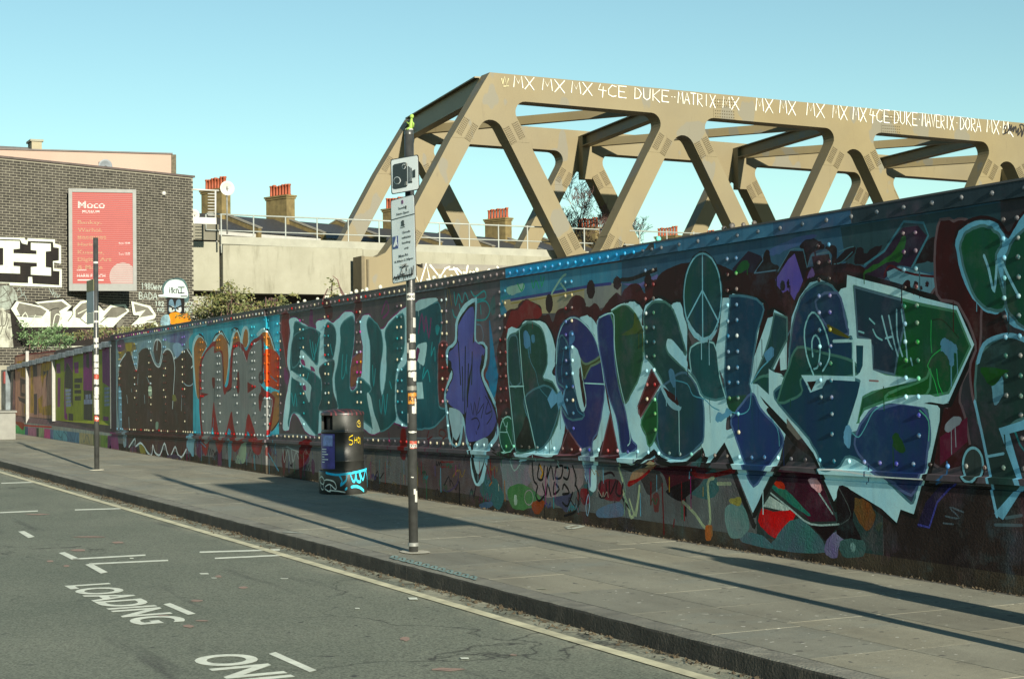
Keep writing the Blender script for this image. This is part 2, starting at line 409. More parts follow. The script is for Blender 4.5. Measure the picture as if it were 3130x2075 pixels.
def slab_mat():
    m, nt, b = nodes('york_stone')
    g = N(nt, 'ShaderNodeNewGeometry'); pos = g.outputs['Position']; oi = N(nt, 'ShaderNodeObjectInfo')
    c = mix(nt, ramp(nt, noise(nt, 1.1, 6, 0.65, pos, (1.4, .5, 1)), 0.32, 0.7), (0.20, 0.19, 0.148), (0.31, 0.30, 0.235))
    c = mix(nt, 1.0, c, ramp(nt, oi.outputs['Random'], 0, 1, (0.88, 0.9, 0.92), (1.08, 1.06, 1.02)), 'MULTIPLY')
    c = mix(nt, ramp(nt, noise(nt, 0.8, 5, 0.6, pos, (.8, 1.2, 1)), 0.55, 0.75), c, (0.22, 0.24, 0.21))
    c = mix(nt, ramp(nt, noise(nt, 13, 2, 0.4, pos), 0.68, 0.71), c, (0.13, 0.125, 0.105))
    c = mix(nt, ramp(nt, noise(nt, 2.2, 7, 0.75, pos), 0.55, 0.8, (0, 0, 0), (.7, .7, .7)), c, (0.15, 0.14, 0.11))
    c = mix(nt, ramp(nt, noise(nt, 19, 2, 0.4, pos), 0.73, 0.75), c, (0.5, 0.49, 0.42))
    c = mix(nt, ramp(nt, noise(nt, 140, 2, 0.5, pos), 0.3, 0.7), c, mix(nt, 1.0, c, (0.72, 0.72, 0.72), 'MULTIPLY'))
    nt.links.new(c, b.inputs['Base Color']); b.inputs['Roughness'].default_value = 0.75; b.inputs['Specular IOR Level'].default_value = 0.3
    bump(nt, b, noise(nt, 16, 6, 0.7, pos), 0.35, 0.01)
    return m
M_slab = slab_mat()
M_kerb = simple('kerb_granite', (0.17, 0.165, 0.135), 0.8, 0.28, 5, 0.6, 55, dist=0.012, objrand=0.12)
M_kface = simple('kerb_grime_shade', (0.036, 0.033, 0.027), 0.85, 0.4, 7, 0.7, 50, dist=0.014, objrand=0.15)  # road grime plus the face's own shade, both darkened into the colour
M_joint = simple('joint_dirt', (0.07, 0.066, 0.055), 0.95, 0.3, 10, 0.3)
M_white_line = simple('road_paint_white', (0.62, 0.64, 0.54), 0.7, 0.18, 14, 0.35, 90)
M_yellow_line = simple('road_paint_yellow', (0.50, 0.47, 0.32), 0.75, 0.3, 6, 0.3, 90)
M_pink = simple('road_spray_pink', (0.27, 0.185, 0.145), 0.8, 0.25, 20, 0.3, 90)

def sheet(name, x0, x1, y0, y1, dz, mat, nx=1, ny=1, parent=None):
    mb = MB(); v = []; f = []
    for j in range(ny+1):
        for i in range(nx+1):
            y = y0+(y1-y0)*j/ny; v.append((x0+(x1-x0)*i/nx, y, SL*y+dz))
    for j in range(ny):
        for i in range(nx): a = j*(nx+1)+i; f.append((a, a+1, a+nx+2, a+nx+1))
    mb.add(v, f); return mb.build(name, mat, parent)
tag(sheet('ground', -400, 400, -150, 500, -0.6, M_ground), kind='structure')
road = tag(sheet('road', -9.0, KX+0.02, -30, 75, -KH, M_road), kind='structure')
pavement = tag(sheet('pavement', KX+0.05, 8.6, -30, 75, -0.002, M_joint), kind='structure')

# kerb stones
kerb = tag(sheet('kerb', KX+0.02, KX+0.17, -10, 60, -0.03, M_joint), kind='structure')
ky = 3.0; kerb_meshes = []
for L in (0.78, 0.9, 1.02):
    mb = MB(); w = 0.16; r = 0.018
    prof = [(0, -0.3), (0, -r), (r*0.3, -r*0.3), (r, 0), (w, 0), (w, -0.3)]
    v = []; f = []
    segs = 7
    for j in range(segs+1):
        e_ = 1.0 if 0 < j < segs else 0.0
        for (a, b) in prof: v.append((a+e_*rng.uniform(-.003, .003), j*L/segs, b+e_*rng.uniform(-.003, .002)))
    n = len(prof)
    for j in range(segs):
        for i in range(n-1): f.append((j*n+i, j*n+i+1, (j+1)*n+i+1, (j+1)*n+i))
    f.append(tuple(range(n))); f.append(tuple(reversed(range(segs*n, segs*n+n))))
    mb.add(v, [tuple(reversed(q)) for q in f])
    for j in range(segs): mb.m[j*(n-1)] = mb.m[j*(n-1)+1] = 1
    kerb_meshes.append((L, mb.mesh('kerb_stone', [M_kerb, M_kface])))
while ky < 58:
    L, me = random.choice(kerb_meshes)
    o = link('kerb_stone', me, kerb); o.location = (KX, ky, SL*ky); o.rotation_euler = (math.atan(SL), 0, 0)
    ky += L+0.002
# paving slabs
def slab_mesh(a, b):
    mb = MB(); mb.box(0, a, 0, b, -0.05, 0); return mb.mesh('paving_slab', M_slab)
rows = [(KX+0.172, 0.62), (KX+0.80, 0.70), (KX+1.508, 0.66), (KX+2.176, 0.60)]
for ri, (x, w) in enumerate(rows):
    ms = [(l, slab_mesh(w, l)) for l in (0.74, 0.9, 1.08)]
    y = 3.0+0.3*ri
    while y < 46:
        l, me = random.choice(ms)
        o = link('paving_slab', me, pavement); o.location = (x, y, SL*y+rng.uniform(-.0005, .0005))
        o.rotation_euler = (math.atan(SL), rng.uniform(-.001, .001), 0); y += l+0.004
sheet('mortar_fillet', WX-0.075, WX+0.05, 3, 60, -0.004, M_slab, parent=pavement)

# road markings (4 mm sheets on the road)
def mark(name, pts, mat, k=2.163, o=(0, 1350), dz=-KH+0.004):
    mb = MB(); p = [px_ground(o[0]+a/k, o[1]+b/k, dz) for a, b in pts]; mb.add(p, [tuple(range(len(p)))]); ob = mb.build(name, mat, road)
    me = ob.data
    if me.polygons[0].normal.z < 0: me.flip_normals()
    return ob
def bar(x0, x1, y0, y1, mat, name='bay_line', dz=-KH+0.004): return sheet(name, min(x0, x1), max(x0, x1), min(y0, y1), max(y0, y1), dz, mat, 1, 1, road)
sheet('yellow_line', YLX-0.045, YLX+0.045, -10, 60, -KH+0.006, M_yellow_line, 1, 40, road)
for pts in ([(120,592),(160,588),(230,626),(188,634)], [(388,733),(428,727),(532,774),(478,779)], [(563,810),(605,802),(713,860),(667,869)],
            [(1079,1072),(1124,1063),(1294,1134),(1243,1142)], [(1776,1399),(1822,1387),(2094,1507),(2047,1519)]): mark('bay_dash', pts, M_white_line)
for a, b, w in (((478,774),(962,747),9), ((590,806),(1112,782),9), ((1320,728),(1850,712),9), ((1420,769),(1905,746),9), ((495,449),(800,440),7), ((0,467),(250,456),7), ((8,273),(240,266),6)):
    mark('bay_line', [(a[0],a[1]-w/2),(b[0],b[1]-w/2),(b[0],b[1]+w/2),(a[0],a[1]+w/2)], M_white_line)
dzm = -KH+0.004
def road_text(body, x0, x1, ya, yb, bold=0.02):
    g = lambda x, y: (x, y, SL*y+dzm)
    return text_on('road_lettering', body, (g(x0, ya), g(x0, yb), g(x1, ya)), road, M_white_line, bold)
road_text('LOADING', 2.625, 2.975, 12.93, 10.66, 0.025)
road_text('ONLY', 2.58, 2.93, 9.30, 7.95, 0.025)
for x, y, a, b in ((330,787,26,7), (440,818,24,7), (520,715,60,8), (780,664,50,7), (600,627,130,5), (1245,1215,38,12), (1330,1180,55,6), (1610,960,34,8), (1445,888,24,9), (1300,1048,50,8), (1080,1148,45,8), (250,478,90,4)):
    n = 9; pts = [(x+a*math.cos(6.283*i/n)*random.uniform(.7, 1.1), y+b*math.sin(6.283*i/n)*random.uniform(.6, 1.1)) for i in range(n)]
    mark('spray_mark', pts, M_pink)
for x, y, a, b in ((1238,1951,18,7), (1370,2044,50,6), (1570,2000,12,3)):
    n = 9; pts = [(x+a*math.cos(6.283*i/n)*random.uniform(.7, 1.1), y+b*math.sin(6.283*i/n)*random.uniform(.6, 1.1)) for i in range(n)]
    mark('spray_mark', pts, M_pink, 1, (0, 0))
for x, y, a, b in ((1350,870,32,4), (1415,898,20,2), (1880,902,28,2), (870,768,14,3)):
    mark('chalk_mark', [(x-a,y-b),(x+a*.8,y-b),(x+a,y+b),(x-a*.7,y+b)], M_white_line)
for x, y, a, b in ((1262,1828,15,3), (1092,1858,8,1.5), (1420,2010,14,2)):
    mark('chalk_mark', [(x-a,y-b),(x+a*.8,y-b),(x+a,y+b),(x-a*.7,y+b)], M_white_line, 1, (0, 0), dzm+0.004)
# chalked loops on the kerb top by the sign post, and scribbles on the flags
kc = Canvas(lambda x, y: px_ground(x, y)[:2]); kc.crop(800, 1500, 2.15, 'kerb_scribble')
for i in range(11):
    x = 850+i*52; y = 436+i*13.4
    kc.stroke(f'{x},{y+6} {x+18},{y-8} {x+38},{y-2} {x+30},{y+12} {x+10},{y+8} {x+40},{y+18}', 2.6, (140, 160, 156))
kc.stroke('150,272 270,280', 3, (190, 195, 185)); kc.stroke('2000,240 2060,228 2110,236 2040,252 2010,244|2050,248 2115,230', 3, (190, 195, 185))
kc.stroke('1820,646 1868,648', 4, (170, 170, 150)); kc.stroke('2040,668 2090,672', 3, (160, 160, 140))
M_chalk = attr_mat('chalk', 0.8, dirt=0.1)
kc.build(lambda P: np.stack([P[:, 0], P[:, 1], SL*P[:, 1]+0.006], 1), pavement, {'kerb_scribble': 'chalk_scribble'}, lambda p: M_chalk, k=0.8)

# ================================================================== THE RIVETED GIRDER WALL AND ITS GRAFFITI
YA, YB = 3.0, 33.95
SEAM = 23.87
def ztop(y): return ZT+GS*y
def zriv(y): return ZR+GS*y
def sstep(v, a, b): return np.clip((v-a)/(b-a), 0, 1)
def relief(P):
    y = P[:, 0]; z = P[:, 1]; d = 0.025*sstep(y, SEAM, SEAM+0.012)
    t = z-ztop(y); r = z-zriv(y)
    d = d+0.022*sstep(t, -0.114, -0.110)                       # top flange angle
    d = d+0.040*(sstep(r, -0.112, -0.106)-sstep(r, -0.066, -0.060))   # ledge of the bottom flange
    d = d+0.018*(1-sstep(r, -0.150, -0.145))                   # concrete plinth
    return d
gw = Canvas(lambda x, y: px_X(x, y, WX)[1:]); gw.ws = 1.3; gw.wob = 0.0035; gw.mist = {k_: (140, 176, 186) for k_ in ('big_letters', 'teal_letters', 'corner_letters')}
for off in (-0.114, -0.110): gw.extra.append([(YA, ztop(YA)+off), (YB, ztop(YB)+off)])
for off in (-0.150, -0.145, -0.112, -0.106, -0.066, -0.060): gw.extra.append([(YA, zriv(YA)+off), (YB, zriv(YB)+off)])
for yy in (SEAM, SEAM+0.012): gw.extra.append([(yy, -0.1), (yy, ztop(yy)+.01)])
gw.extra.append([(YA, ztop(YA)), (YB, ztop(YB))]); gw.extra.append([(YA, SL*YA-.03), (YB, SL*YB-.03)])
pale = (152, 186, 194); pale2 = (128, 164, 178); blk = (22, 18, 18); blk2 = (34, 26, 26); mar = (46, 18, 20); mar2 = (66, 22, 24)
# --- base coats
gw.crop(0, 0, 1, 'plate')
q = lambda y0, y1, a0, a1: [(y0, a0(y0)), (y1, a0(y1)), (y1, a1(y1)), (y0, a1(y0))]
lo = lambda y: SL*y-0.03
gw.poly(q(YA, YB, lo, ztop), (62, 60, 64), (80, 76, 82))
mid = lambda y: zriv(y)-0.02
gw.poly(q(YA, 11.6, mid, ztop), (34, 34, 38), (46, 48, 54))
gw.piece = 'plinth'
pz = lambda y: zriv(y)-0.13
gw.poly(q(YA, YB, lo, pz), (76, 78, 80), (96, 98, 98))
gw.poly(q(YA, 9.6, lo, pz), (34, 29, 29), (48, 42, 40))
gw.poly(q(9.6, 11.2, lo, pz), (44, 44, 42), (40, 60, 60))
gw.poly(q(11.2, 15.9, lo, pz), (84, 92, 94), (72, 74, 76))
gw.poly(q(15.9, 18.5, lo, pz), (70, 60, 62), (82, 78, 78))
foot = lambda y: lo(y)+0.16
gw.poly(q(YA, YB, lo, foot), (46, 42, 38), (66, 62, 54))
gw.piece = 'flange'
fl = lambda y: ztop(y)-0.112
gw.poly(q(YA, YB, fl, ztop), (66, 62, 64), (82, 76, 78))
gw.poly(q(YA, 9.9, fl, ztop), (34, 44, 52), (46, 58, 66))
gw.poly(q(9.9, 10.9, fl, ztop), (58, 84, 108), (46, 70, 98))
gw.poly(q(10.9, 12.7, fl, ztop), (54, 86, 112), (70, 104, 128))
gw.poly(q(12.7, 15.75, fl, ztop), (42, 112, 156), (64, 132, 172))
gw.poly(q(30.0, YB, fl, ztop), (88, 44, 78), (60, 44, 64))
gw.poly(q(26, 30.0, fl, ztop), (66, 58, 72), (56, 80, 92))
# --- older tags left showing between the pieces
OLD = [(44, 120, 128), (120, 44, 96), (120, 30, 28), (150, 150, 140), (36, 32, 34), (60, 66, 120), (130, 110, 60), (40, 96, 70), (90, 130, 150), (30, 26, 28)]
def tags(n, zlo, zhi, ya, yb, piece, hmin=.08, hmax=.3):
    for _ in range(n):
        y = rng.uniform(ya, yb); z = rng.uniform(zlo(y), zhi(y)); h = rng.uniform(hmin, hmax); k = rng.randint(4, 9); c = OLD[rng.randint(len(OLD))]
        pts = [(y-i*h*.45+rng.normal()*h*.22, z+(h*.5 if i % 2 else -h*.5)*rng.uniform(.4, 1.0)) for i in range(k)]
        gw.stroke(pts, rng.uniform(.006, .014), tuple(v*.75+10 for v in c), tuple(v*.5+20 for v in c), True, piece)
def mists(n, zlo, zhi, ya, yb, piece):
    for _ in range(n):
        y = rng.uniform(ya, yb); z = rng.uniform(zlo(y), zhi(y)); a_ = rng.uniform(.06, .32); b_ = rng.uniform(.06, .26); c = OLD[rng.randint(len(OLD))]
        gw.fill([(y+a_*math.cos(t*.7)*rng.uniform(.6, 1.2), z+b_*math.sin(t*.7)*rng.uniform(.6, 1.2)) for t in range(9)], tuple(v*.42+34 for v in c), tuple(v*.25+48 for v in c), True, piece)
def runs(n, zlo, zhi, ya, yb, piece, c=None):
    for _ in range(n):
        y = rng.uniform(ya, yb); z = rng.uniform(zlo(y), zhi(y)); cc = c or OLD[rng.randint(len(OLD))]
        gw.stroke([(y, z), (y+rng.normal()*.004, z-rng.uniform(.05, .3))], rng.uniform(.006, .014), cc, None, False, piece)
zlo1 = lambda y: lo(y)+.12; zhi1 = lambda y: zriv(y)-.2; zm0 = lambda y: zriv(y)+.1; zm1 = lambda y: ztop(y)-.15
mists(60, zm0, zm1, 7, 33, 'plate'); tags(70, zm0, zm1, 7, 33, 'plate')
mists(26, zlo1, zhi1, 11.5, 33, 'plinth'); tags(50, zlo1, zhi1, 11.5, 33, 'plinth', .05, .16); runs(80, lambda y: zlo1(y)+.15, zhi1, 11.5, 33, 'plinth')
# --- left end panel: brown letters
gw.crop(340, 920, 3.1367, 'brown_letters'); gw.ws = 2.0
gw.poly('55,375 300,318 620,265 941,214 941,1290 620,1262 55,1240', (74, 96, 112), (120, 136, 138))
gw.fill('90,430 220,395 245,480 150,560 95,560', (120, 108, 62), (92, 80, 74))
gw.fill('70,390 130,370 140,460 80,480', (92, 66, 92), (70, 46, 70))
gw.fill('500,345 600,312 740,282 765,330 700,440 690,520 640,430 620,400 560,390', (74, 62, 108), (104, 128, 150))
gw.fill('780,330 941,230 941,480 850,560 790,540 760,430', (44, 108, 126), (84, 150, 164))
gw.fill('75,800 80,640 100,570 150,500 185,478 215,560 245,620 270,560 275,500 330,452 380,470 410,560 435,600 485,610 500,520 540,470 590,490 612,545 640,550 700,478 760,462 800,560 830,700 832,1252 760,1270 400,1250 130,1232 75,1100', (50, 34, 30), (64, 44, 38))
gw.fill('415,420 440,380 470,370 495,410 490,500 475,590 445,590 425,520', (50, 34, 30), (64, 44, 38))
gw.fill('190,1255 750,1275 745,1400 720,1470 690,1490 650,1440 635,1390 600,1460 575,1480 545,1430 535,1360 500,1450 460,1460 430,1420 420,1380 400,1450 380,1440 330,1380 300,1350 250,1380 230,1330 190,1400', (66, 34, 34), (50, 30, 30))
gw.stroke('80,720 88,620 105,570 150,505|208,490 228,590 258,660 272,520|385,480 430,600 480,625 515,490 560,460 600,510 622,640 612,830 600,1030|612,560 660,500 700,470|740,462 790,540 808,600 780,640|800,560 830,640 836,900 830,1240', 8, (172, 192, 198))
gw.stroke('412,480 428,395 455,368 490,395 496,470 478,600|455,380 450,470', 8, (172, 192, 198))
gw.stroke('190,1400 250,1315 250,1392 300,1358 340,1400 372,1452 410,1472 420,1378 442,1450 490,1472 532,1360 562,1462 592,1482 635,1395 662,1470 700,1492 742,1420', 9, (176, 196, 202))
gw.stroke('705,780 740,810 790,800 832,715|270,700 265,800|160,900 170,980|355,730 385,800|330,900 335,980|690,900 685,1050|205,840 208,870|180,1110 185,1230', 5, (140, 156, 164))
gw.fill('215,500 240,470 262,520 258,640 240,610', (120, 146, 156), (84, 104, 118)); gw.fill('300,400 400,370 410,470 380,460 330,440 280,480', (128, 150, 158), (74, 92, 112)); gw.fill('600,440 640,400 690,420 700,470 640,540', (120, 144, 160), (84, 92, 130)); gw.fill('150,420 210,400 200,470 170,480', (140, 128, 70))
gw.fill('80,830 108,890 112,1230 84,1200', (110, 140, 156), (74, 96, 110)); gw.fill('370,820 400,830 398,905 372,900', (150, 165, 150))
gw.fill('440,1160 465,1160 462,1220 440,1228', (110, 130, 118)); gw.fill('600,900 625,900 640,950 605,960', (110, 110, 70))
gw.fill('760,1275 800,1282 815,1470 795,1480 778,1400 745,1392', (104, 140, 156), (80, 110, 130))
gw.fill('130,1240 160,1260 165,1380 140,1390', (120, 140, 150), (90, 100, 110))
gw.fill('0,1270 60,1255 80,1280 90,1440 40,1430 0,1440', (104, 48, 92), (78, 34, 66)); gw.fill('200,1410 250,1390 260,1470 210,1470', (92, 44, 76), (70, 36, 58))
gw.fill('290,1370 340,1400 350,1470 310,1475', (120, 116, 66)); gw.fill('560,1480 640,1470 690,1500 690,1540 570,1530', (60, 42, 70))
gw.poly('0,335 55,330 62,1260 0,1250', (46, 28, 48), (34, 20, 34))
# --- grey letters with red outline
gw.crop(580, 920, 2.8, 'grey_letters'); gw.ws = 1.3
gw.poly('40,235 400,172 660,130 800,112 792,1130 660,1160 40,1130', (44, 104, 124), (84, 150, 166))
gw.poly('700,130 800,112 792,1130 690,1140', (58, 124, 150), (96, 164, 184))
for t in ('35,500 40,350 90,285 135,320 160,395 110,500 100,800 65,800', '205,350 240,285 285,260 325,310 350,375 345,560 310,720 290,450 230,440',
          '340,520 365,330 395,245 420,242 442,290 455,370 400,370', '450,360 462,245 490,215 518,245 522,350 490,400', '585,290 625,238 660,240 692,300 725,400 742,445 700,440 640,330'):
    gw.fill(t, (150, 176, 180), (120, 150, 158))
for t in ('48,480 55,370 95,310 130,335 152,395 110,500 100,800 72,800', '225,360 255,305 285,285 318,325 340,380 340,560 310,720 290,450 230,440',
          '358,520 380,350 402,275 420,265 434,300 445,370 400,370', '465,360 476,275 492,240 508,260 512,350 490,400', '620,290 645,265 665,270 690,320 718,410 735,445 700,440 640,330'):
    gw.fill(t, (112, 78, 52), (134, 96, 62))
gw.stroke('92,282 128,312 158,392|288,258 350,372|425,240 446,290|660,236 700,310 728,405|205,345 235,290 285,258|370,250 398,232 425,240', 7, blk2)
gw.fill('655,420 745,440 775,520 772,700 760,760 700,735 655,700', (140, 36, 20), (150, 80, 30))
gw.fill('690,800 765,790 772,1000 700,1115 680,1000', (112, 84, 56), (130, 100, 70)); gw.stroke('770,960 760,1030 700,1112', 7, blk2)
gw.fill('92,830 96,560 128,458 190,368 236,348 232,428 290,428 302,560 312,728 342,700 362,480 384,378 430,346 470,376 495,428 540,348 600,308 642,308 644,600 600,640 612,700 655,760 724,818 724,880 694,1100 664,1170 644,1240 620,1312 570,1292 540,1200 512,1112 490,1180 450,1252 410,1292 383,1240 368,1130 345,1090 320,1180 280,1302 248,1240 223,1150 205,1080 182,1240 156,1322 118,1220 98,1000', (118, 24, 20), (92, 20, 18))
gw.fill('112,780 112,560 138,470 180,412 222,384 224,445 284,452 296,720 310,802 335,770 370,742 382,460 402,402 430,387 468,430 500,524 520,440 570,372 626,342 628,590 605,650 625,760 607,800 602,860 615,950 640,850 698,842 690,1000 664,1150 655,1180 590,1172 560,1080 515,960 490,1080 475,1172 430,1192 405,1140 385,1040 370,940 340,1050 310,1172 280,1182 255,1100 235,970 218,860 205,980 195,1100 180,1200 150,1222 125,1120 110,990 107,830', (106, 110, 110), (94, 98, 100))
gw.fill('203,665 215,652 228,662 226,735 210,742', (96, 18, 16)); gw.fill('414,700 420,620 432,606 440,720 430,795 416,765', (92, 16, 16))
gw.poly('508,693 584,735 508,787', (104, 20, 18)); gw.poly('100,780 176,797 104,834', (104, 20, 18)); gw.stroke('224,742 220,860|300,560 306,720|372,742 336,775', 6, blk2)
gw.stroke('632,330 634,600', 8, blk2); gw.ell(625, 655, 22, 55, (60, 18, 16)); gw.ell(624, 655, 11, 22, (92, 88, 80)); gw.ell(620, 825, 18, 30, (80, 20, 18))
gw.stroke('640,835 705,842 692,980', 7, (150, 170, 176)); gw.stroke('470,430 500,520|550,380 600,345', 5, (150, 170, 176))
gw.stroke('110,1200 160,1250|215,1000 210,1190|690,640 745,690', 8, (60, 110, 130))
gw.fill('350,1198 378,1198 372,1400 356,1410', (84, 120, 132)); gw.fill('470,1215 505,1225 495,1370 450,1390 410,1375 440,1290', (120, 140, 120), (96, 104, 98))
gw.stroke('575,1320 582,1440|680,1300 770,1450|730,1190 745,1300', 12, (70, 120, 138)); gw.fill('20,1160 60,1180 50,1290 30,1300 0,1260 0,1180', (110, 140, 152), (90, 120, 132))
# --- teal letters
gw.crop(850, 880, 3.1367, 'teal_letters')
teal = (34, 84, 88); teal2 = (28, 62, 70); tl = (40, 132, 140)
gw.fill('0,235 941,40 941,620 941,1430 0,1400', (60, 54, 60), (74, 68, 70), False) if False else gw.poly('20,255 941,105 1000,98 1600,0 1640,1440 941,1440 10,1400', (60, 54, 60), (76, 70, 72))
gw.fill('45,250 108,240 98,540 85,760 60,600 30,400', (108, 24, 26), (80, 22, 24))
gw.fill('700,690 810,610 815,850 700,960 690,830', (104, 42, 86), (116, 84, 40)); gw.fill('760,60 800,60 800,230 720,330 740,160', (86, 24, 26), (66, 30, 34))
gw.fill('440,130 510,120 520,280 470,300', (80, 22, 26), (60, 30, 34)); gw.fill('310,220 335,220 335,330 370,380 300,360', (96, 40, 84)); gw.fill('60,760 100,830 90,930 60,880', (96, 44, 84))
sil = '45,1345 62,1150 98,930 115,830 88,720 98,560 118,430 106,308 165,284 232,338 356,396 366,328 430,302 480,306 534,330 640,234 724,246 734,330 728,540 705,700 692,800 694,970 742,960 762,862 792,858 806,760 812,560 790,420 798,288 870,258 900,300 990,400 1080,300 1200,200 1330,140 1425,120 1452,340 1428,700 1425,1000 1490,1110 1490,1190 1400,1290 1220,1330 1110,1290 1000,1360 900,1400 780,1320 700,1340 560,1380 380,1395 340,1420 260,1370 210,1270 150,1200 115,1280 100,1360'
gw.stroke(sil+' 45,1345', 18, (108, 44, 92)); gw.fill(sil, (150, 182, 188), (132, 166, 176))
gw.fill('160,328 260,368 392,424 402,470 390,640 372,736 300,660 222,592 212,720 260,760 340,810 388,860 412,900 412,1080 392,1200 382,1390 350,1392 270,1290 210,1212 150,1196 115,1240 104,1325 94,1290 110,1180 120,1000 130,862 150,850 200,900 240,970 298,1095 308,950 260,870 150,806 118,780 122,600 148,450', teal, teal2)
gw.fill('150,470 300,380 390,440 385,600 370,730 300,660 222,592 205,700 140,760 128,640', (32, 74, 80), (26, 52, 60))
gw.fill('444,400 480,335 530,362 556,440 550,560 520,676 470,682 444,640', (32, 72, 78), (28, 58, 66))
gw.fill('392,780 450,722 540,700 520,870 530,1000 572,1140 520,1170 390,1165 415,1060 420,900', (38, 42, 48), (32, 84, 88))
gw.fill('604,352 722,282 724,540 700,700 688,800 694,985 760,955 770,868 800,868 890,955 890,1060 862,1110 922,1340 800,1270 660,1340 600,1240 575,1130 556,1000 545,860 575,700 600,520', teal, (30, 72, 78))
gw.fill('215,598 262,632 362,740 382,772 386,842 340,806 232,738 213,700', (152, 184, 190)); gw.fill('128,792 230,878 312,930 312,1000 298,1098 265,1000 230,912 142,862', (152, 184, 190))
gw.fill('215,690 245,690 262,740 240,745', (120, 50, 96)); gw.fill('310,750 345,770 350,800 320,790', (120, 50, 96)); gw.fill('235,930 262,935 268,975 245,980', (120, 50, 96))
gw.stroke('305,500 320,600 345,690 360,540|330,520 350,640 395,470|130,1010 150,1130 165,1010 180,1130|250,860 275,880 290,820|620,640 610,860 640,820 660,640|650,700 660,820|500,540 520,640', 14, tl)
gw.crop(1100, 850, 2.85)
gw.fill('60,405 90,345 168,432 196,520 198,640 180,760 175,900 190,1020 213,960 232,800 232,600 226,442 372,312 390,480 382,640 332,760 312,860 302,1100 310,1235 180,1335 130,1200 92,1050 68,1015 100,965 88,890 90,600', teal, (28, 56, 62))
gw.fill('60,1010 88,1020 128,1190 175,1330 120,1325 88,1170', (150, 182, 188))
gw.fill('335,830 400,750 440,600 482,295 560,262 680,212 712,370 690,600 676,800 682,1000 690,1118 742,1142 738,1200 650,1290 560,1312 490,1312 410,1282 340,1215 318,1120 322,960', (34, 80, 90), (28, 60, 70))
gw.fill('478,222 560,176 682,182 600,240 490,288', (152, 184, 190)); gw.fill('490,605 580,560 570,700 550,762 500,712', (150, 182, 188)); gw.fill('495,908 545,905 556,1052 498,1052', (150, 182, 188), None, False)
gw.fill('492,612 522,620 505,712 490,720', (92, 34, 76)); gw.stroke('510,480 540,310 560,470 575,330 600,520 620,350|190,310 230,200 250,290 200,350', 16, (104, 42, 90))
gw.fill('655,430 680,405 695,440 672,500', tl); gw.stroke('110,760 120,940 135,790|170,1060 185,1180 205,1020 220,1190 240,1010|260,900 275,960|630,560 620,680 650,600 655,720|560,780 545,880 590,800 610,900', 13, tl)
gw.fill('690,580 760,560 770,700 790,820 760,900 730,1060 690,1080 680,800', (92, 20, 24), (66, 26, 28)); gw.fill('360,1320 400,1330 410,1560 370,1568 350,1440', (110, 24, 24), (80, 24, 24))
gw.stroke('720,1380 690,1360 700,1320 740,1330 750,1370 720,1400|600,1330 585,1400 630,1380', 12, (84, 22, 24)); gw.stroke('250,1340 260,1440 270,1520|600,1400 590,1550|705,1420 700,1540', 14, (88, 34, 60))
# --- violet figure
gw.crop(1350, 880, 2.24, 'violet_figure')
gw.stroke('85,30 95,120 115,40 140,100 160,30 190,110|200,20 230,60 290,20 300,70 240,80|75,150 90,200 130,190 120,110|240,220 300,215 330,150 300,90 240,100|265,120 270,180', 9, (44, 124, 130))
gw.fill('325,225 345,320 378,560 395,600 375,700 350,760 320,640 300,600 330,480', (42, 78, 116), (44, 110, 140)); gw.stroke('240,250 270,260 285,330 270,420', 8, (92, 112, 130))
gw.fill('220,72 242,88 237,350 292,372 314,430 303,530 287,600 342,720 388,830 398,940 382,1030 332,1102 322,1200 292,1330 250,1352 218,1290 198,1130 168,1060 150,940 132,1060 95,1088 52,1050 32,900 17,720 57,590 32,510 32,420 88,358 98,220 158,108', (142, 172, 180), (110, 146, 160))
gw.fill('216,104 229,118 226,360 280,384 299,430 288,530 271,600 326,730 373,840 382,940 352,1030 311,1090 301,1200 266,1322 240,1322 214,1200 199,1090 174,1030 155,905 141,885 121,1040 95,1072 64,1040 47,900 34,760 34,700 74,590 45,520 48,430 100,374 112,230 170,140', blk, blk2)
gw.fill('122,240 216,126 216,370 206,500 172,700 158,862 36,772 46,690 82,590 50,500 52,440 106,382 112,300', (80, 84, 142), (64, 66, 118))
gw.fill('168,866 200,600 214,380 250,382 290,412 295,440 265,520 264,590 308,720 360,840 370,920 320,1008 190,1050 166,960', (76, 80, 140), (60, 60, 114))
gw.fill('52,822 141,862 136,960 100,1042 70,980', (142, 168, 176)); gw.fill('220,1072 314,1032 300,1180 258,1274 230,1180', (138, 164, 172))
gw.stroke('114,370 130,662|162,402 158,860|141,540 146,772|183,520 176,812|209,440 205,660', 7, blk)
gw.stroke('200,790 215,870 225,780 240,870|260,750 245,860 290,790 270,890|300,740 330,800 345,870 310,930|205,900 240,890 260,930 245,970 255,940|320,770 300,860 345,840|235,980 238,1000', 8, (34, 28, 60))
gw.ell(55, 540, 14, 45, blk); gw.ell(280, 500, 10, 45, blk)
gw.stroke('310,1200 355,1330 340,1180|0,1190 90,1190|10,1225 60,1222', 9, (92, 28, 26)); gw.stroke('130,1200 120,1330 60,1390 20,1380', 8, (58, 44, 80)); gw.fill('270,1480 350,1460 355,1490 290,1510', (60, 84, 110))
